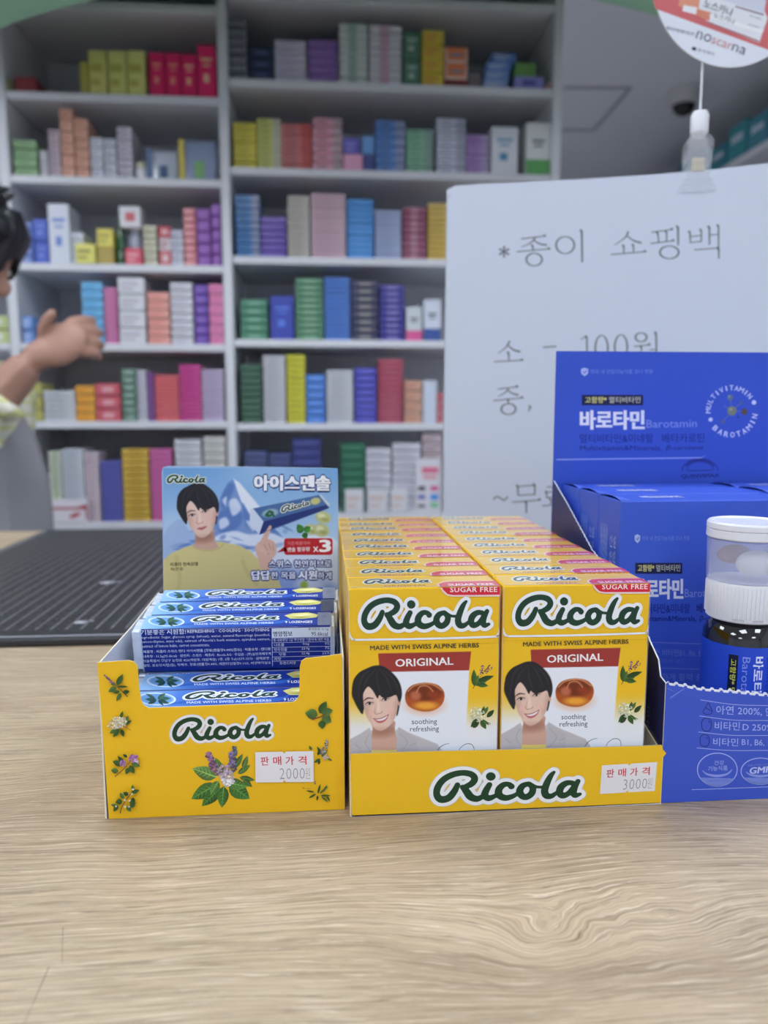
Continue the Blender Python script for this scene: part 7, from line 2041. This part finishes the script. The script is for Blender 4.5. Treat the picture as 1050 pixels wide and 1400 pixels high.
# hair: cap with fringe and tufts
hair = [ball(hp(-0.022, 0, 0.052), (0.112, 0.092, 0.100), nod), ball(hp(-0.058, 0, 0.0), (0.064, 0.082, 0.085), nod), ball(hp(0.050, 0, 0.074), (0.056, 0.076, 0.038), nod),
        ball(hp(0.010, -0.070, 0.030), (0.055, 0.020, 0.050), nod), ball(hp(0.010, 0.070, 0.030), (0.055, 0.020, 0.050), nod), ball(hp(-0.072, 0, -0.055), (0.034, 0.060, 0.05), nod)]
rr = random.Random(8)
for k in range(64):
    a = rr.uniform(-1.5, 1.5); q = Vector((cos(a), sin(a) * 0.82, 0))
    f_ = rr.uniform(0.75, 1.0)
    b = Vector((0.02 + 0.055 * q.x, 0.075 * q.y, 0.10 + rr.uniform(-0.02, 0.02))); m1 = Vector((0.022 + 0.084 * q.x * f_, 0.092 * q.y * f_, 0.075)); e_ = Vector((0.020 + 0.084 * q.x, 0.094 * q.y, 0.028 - 0.02 * rr.random() + (0.014 if abs(a) < 0.4 else -0.012)))
    hair.append(skin_chain(None, [[(*hp(*b), 0.012), (*hp(*m1), 0.012), (*hp(*e_), 0.004)]]))
for k in range(30):
    a = rr.uniform(0, 2 * pi); r0 = rr.uniform(0, 0.07)
    b = Vector((-0.02 + r0 * cos(a), r0 * sin(a), 0.13)); e_ = b + Vector((rr.uniform(-0.03, 0.05), rr.uniform(-0.03, 0.03), rr.uniform(0.012, 0.028)))
    hair.append(skin_chain(None, [[(*hp(*b), 0.012), (*hp(*((b + e_) / 2)), 0.009), (*hp(*e_), 0.003)]]))
adopt(fuse(hair, 0.0045, 'hair', M_HAIR, 1, keep=0.9))
# shirt: torso and sleeves to the forearm, rolled cuff
cuff = EL_R * 0.40 + WR_R * 0.60
shirt = [[V4(PEL + np.array([0, 0, 0.06]), (0.145, 0.15)), V4(PEL + np.array([0.01, 0, 0.16]), (0.135, 0.14)), V4(CH + np.array([0, 0, -0.06]), (0.148, 0.14)), V4(CH + np.array([0.01, 0, 0.045]), (0.118, 0.12)), V4(NK + np.array([-0.012, 0, -0.03]), 0.066)],
         [V4(CH + np.array([0, 0, -0.06]), (0.148, 0.14)), V4(SH_R, 0.075), V4((SH_R + EL_R) / 2, 0.064), V4(EL_R, 0.060), V4(EL_R * 0.75 + WR_R * 0.25, 0.058), V4(cuff, 0.056)],
         [V4(CH + np.array([0, 0, -0.06]), (0.148, 0.14)), V4(SH_L, 0.075), V4((SH_L + EL_L) / 2, 0.066), V4(EL_L, 0.058), V4((EL_L + WR_L) / 2, 0.052)]]
adopt(fuse([skin_chain(None, shirt)], 0.006, 'shirt', M_PLAID, 3))
dcf = (WR_R - EL_R); dcf /= np.linalg.norm(dcf)
adopt(fuse([skin_chain(None, [[V4(cuff - dcf * 0.030, 0.058), V4(cuff, 0.060), V4(cuff + dcf * 0.012, 0.057)]])], 0.005, 'shirt_cuff', M_PLAID, 2))
vest = [[V4(PEL + np.array([0.0, 0, -0.10]), (0.165, 0.17)), V4(PEL + np.array([0.005, 0, 0.03]), (0.163, 0.165)), V4(PEL + np.array([0.012, 0, 0.17]), (0.158, 0.155)), V4(CH + np.array([0.015, 0, -0.06]), (0.160, 0.158)), V4(CH + np.array([0.01, 0, 0.03]), (0.135, 0.135))]]
vo = adopt(fuse([skin_chain(None, vest)], 0.006, 'vest', M_APRON, 3))
for v in vo.data.vertices:
    n_ = noise.noise(Vector((v.co.x * 12, v.co.y * 12, v.co.z * 6))); v.co += Vector(v.normal) * n_ * 0.010
def V5(p, r_, dz=0): return (float(p[0]), float(p[1]), float(p[2]) + dz, r_)
tr = [[V4(PEL + np.array([0, 0, 0.02]), 0.14), V4(PEL + np.array([0, -0.09, -0.06]), 0.105), V4(kn_r, 0.076), V5(an_r, 0.062, 0.02)], [V4(PEL + np.array([0, 0, 0.02]), 0.14), V4(PEL + np.array([0, 0.09, -0.06]), 0.105), V4(kn_l, 0.076), V5(an_l, 0.062, 0.02)]]
adopt(fuse([skin_chain(None, tr)], 0.008, 'trousers', M_TROUSER, 2))
for a_ in (an_r, an_l):
    adopt(fuse([ball((a_[0] + 0.07, a_[1], 0.04), (0.135, 0.05, 0.038))], 0.006, 'shoe', M_SHOE, 1))
bpy.data.scenes.remove(TMP)
bpy.context.view_layer.update()
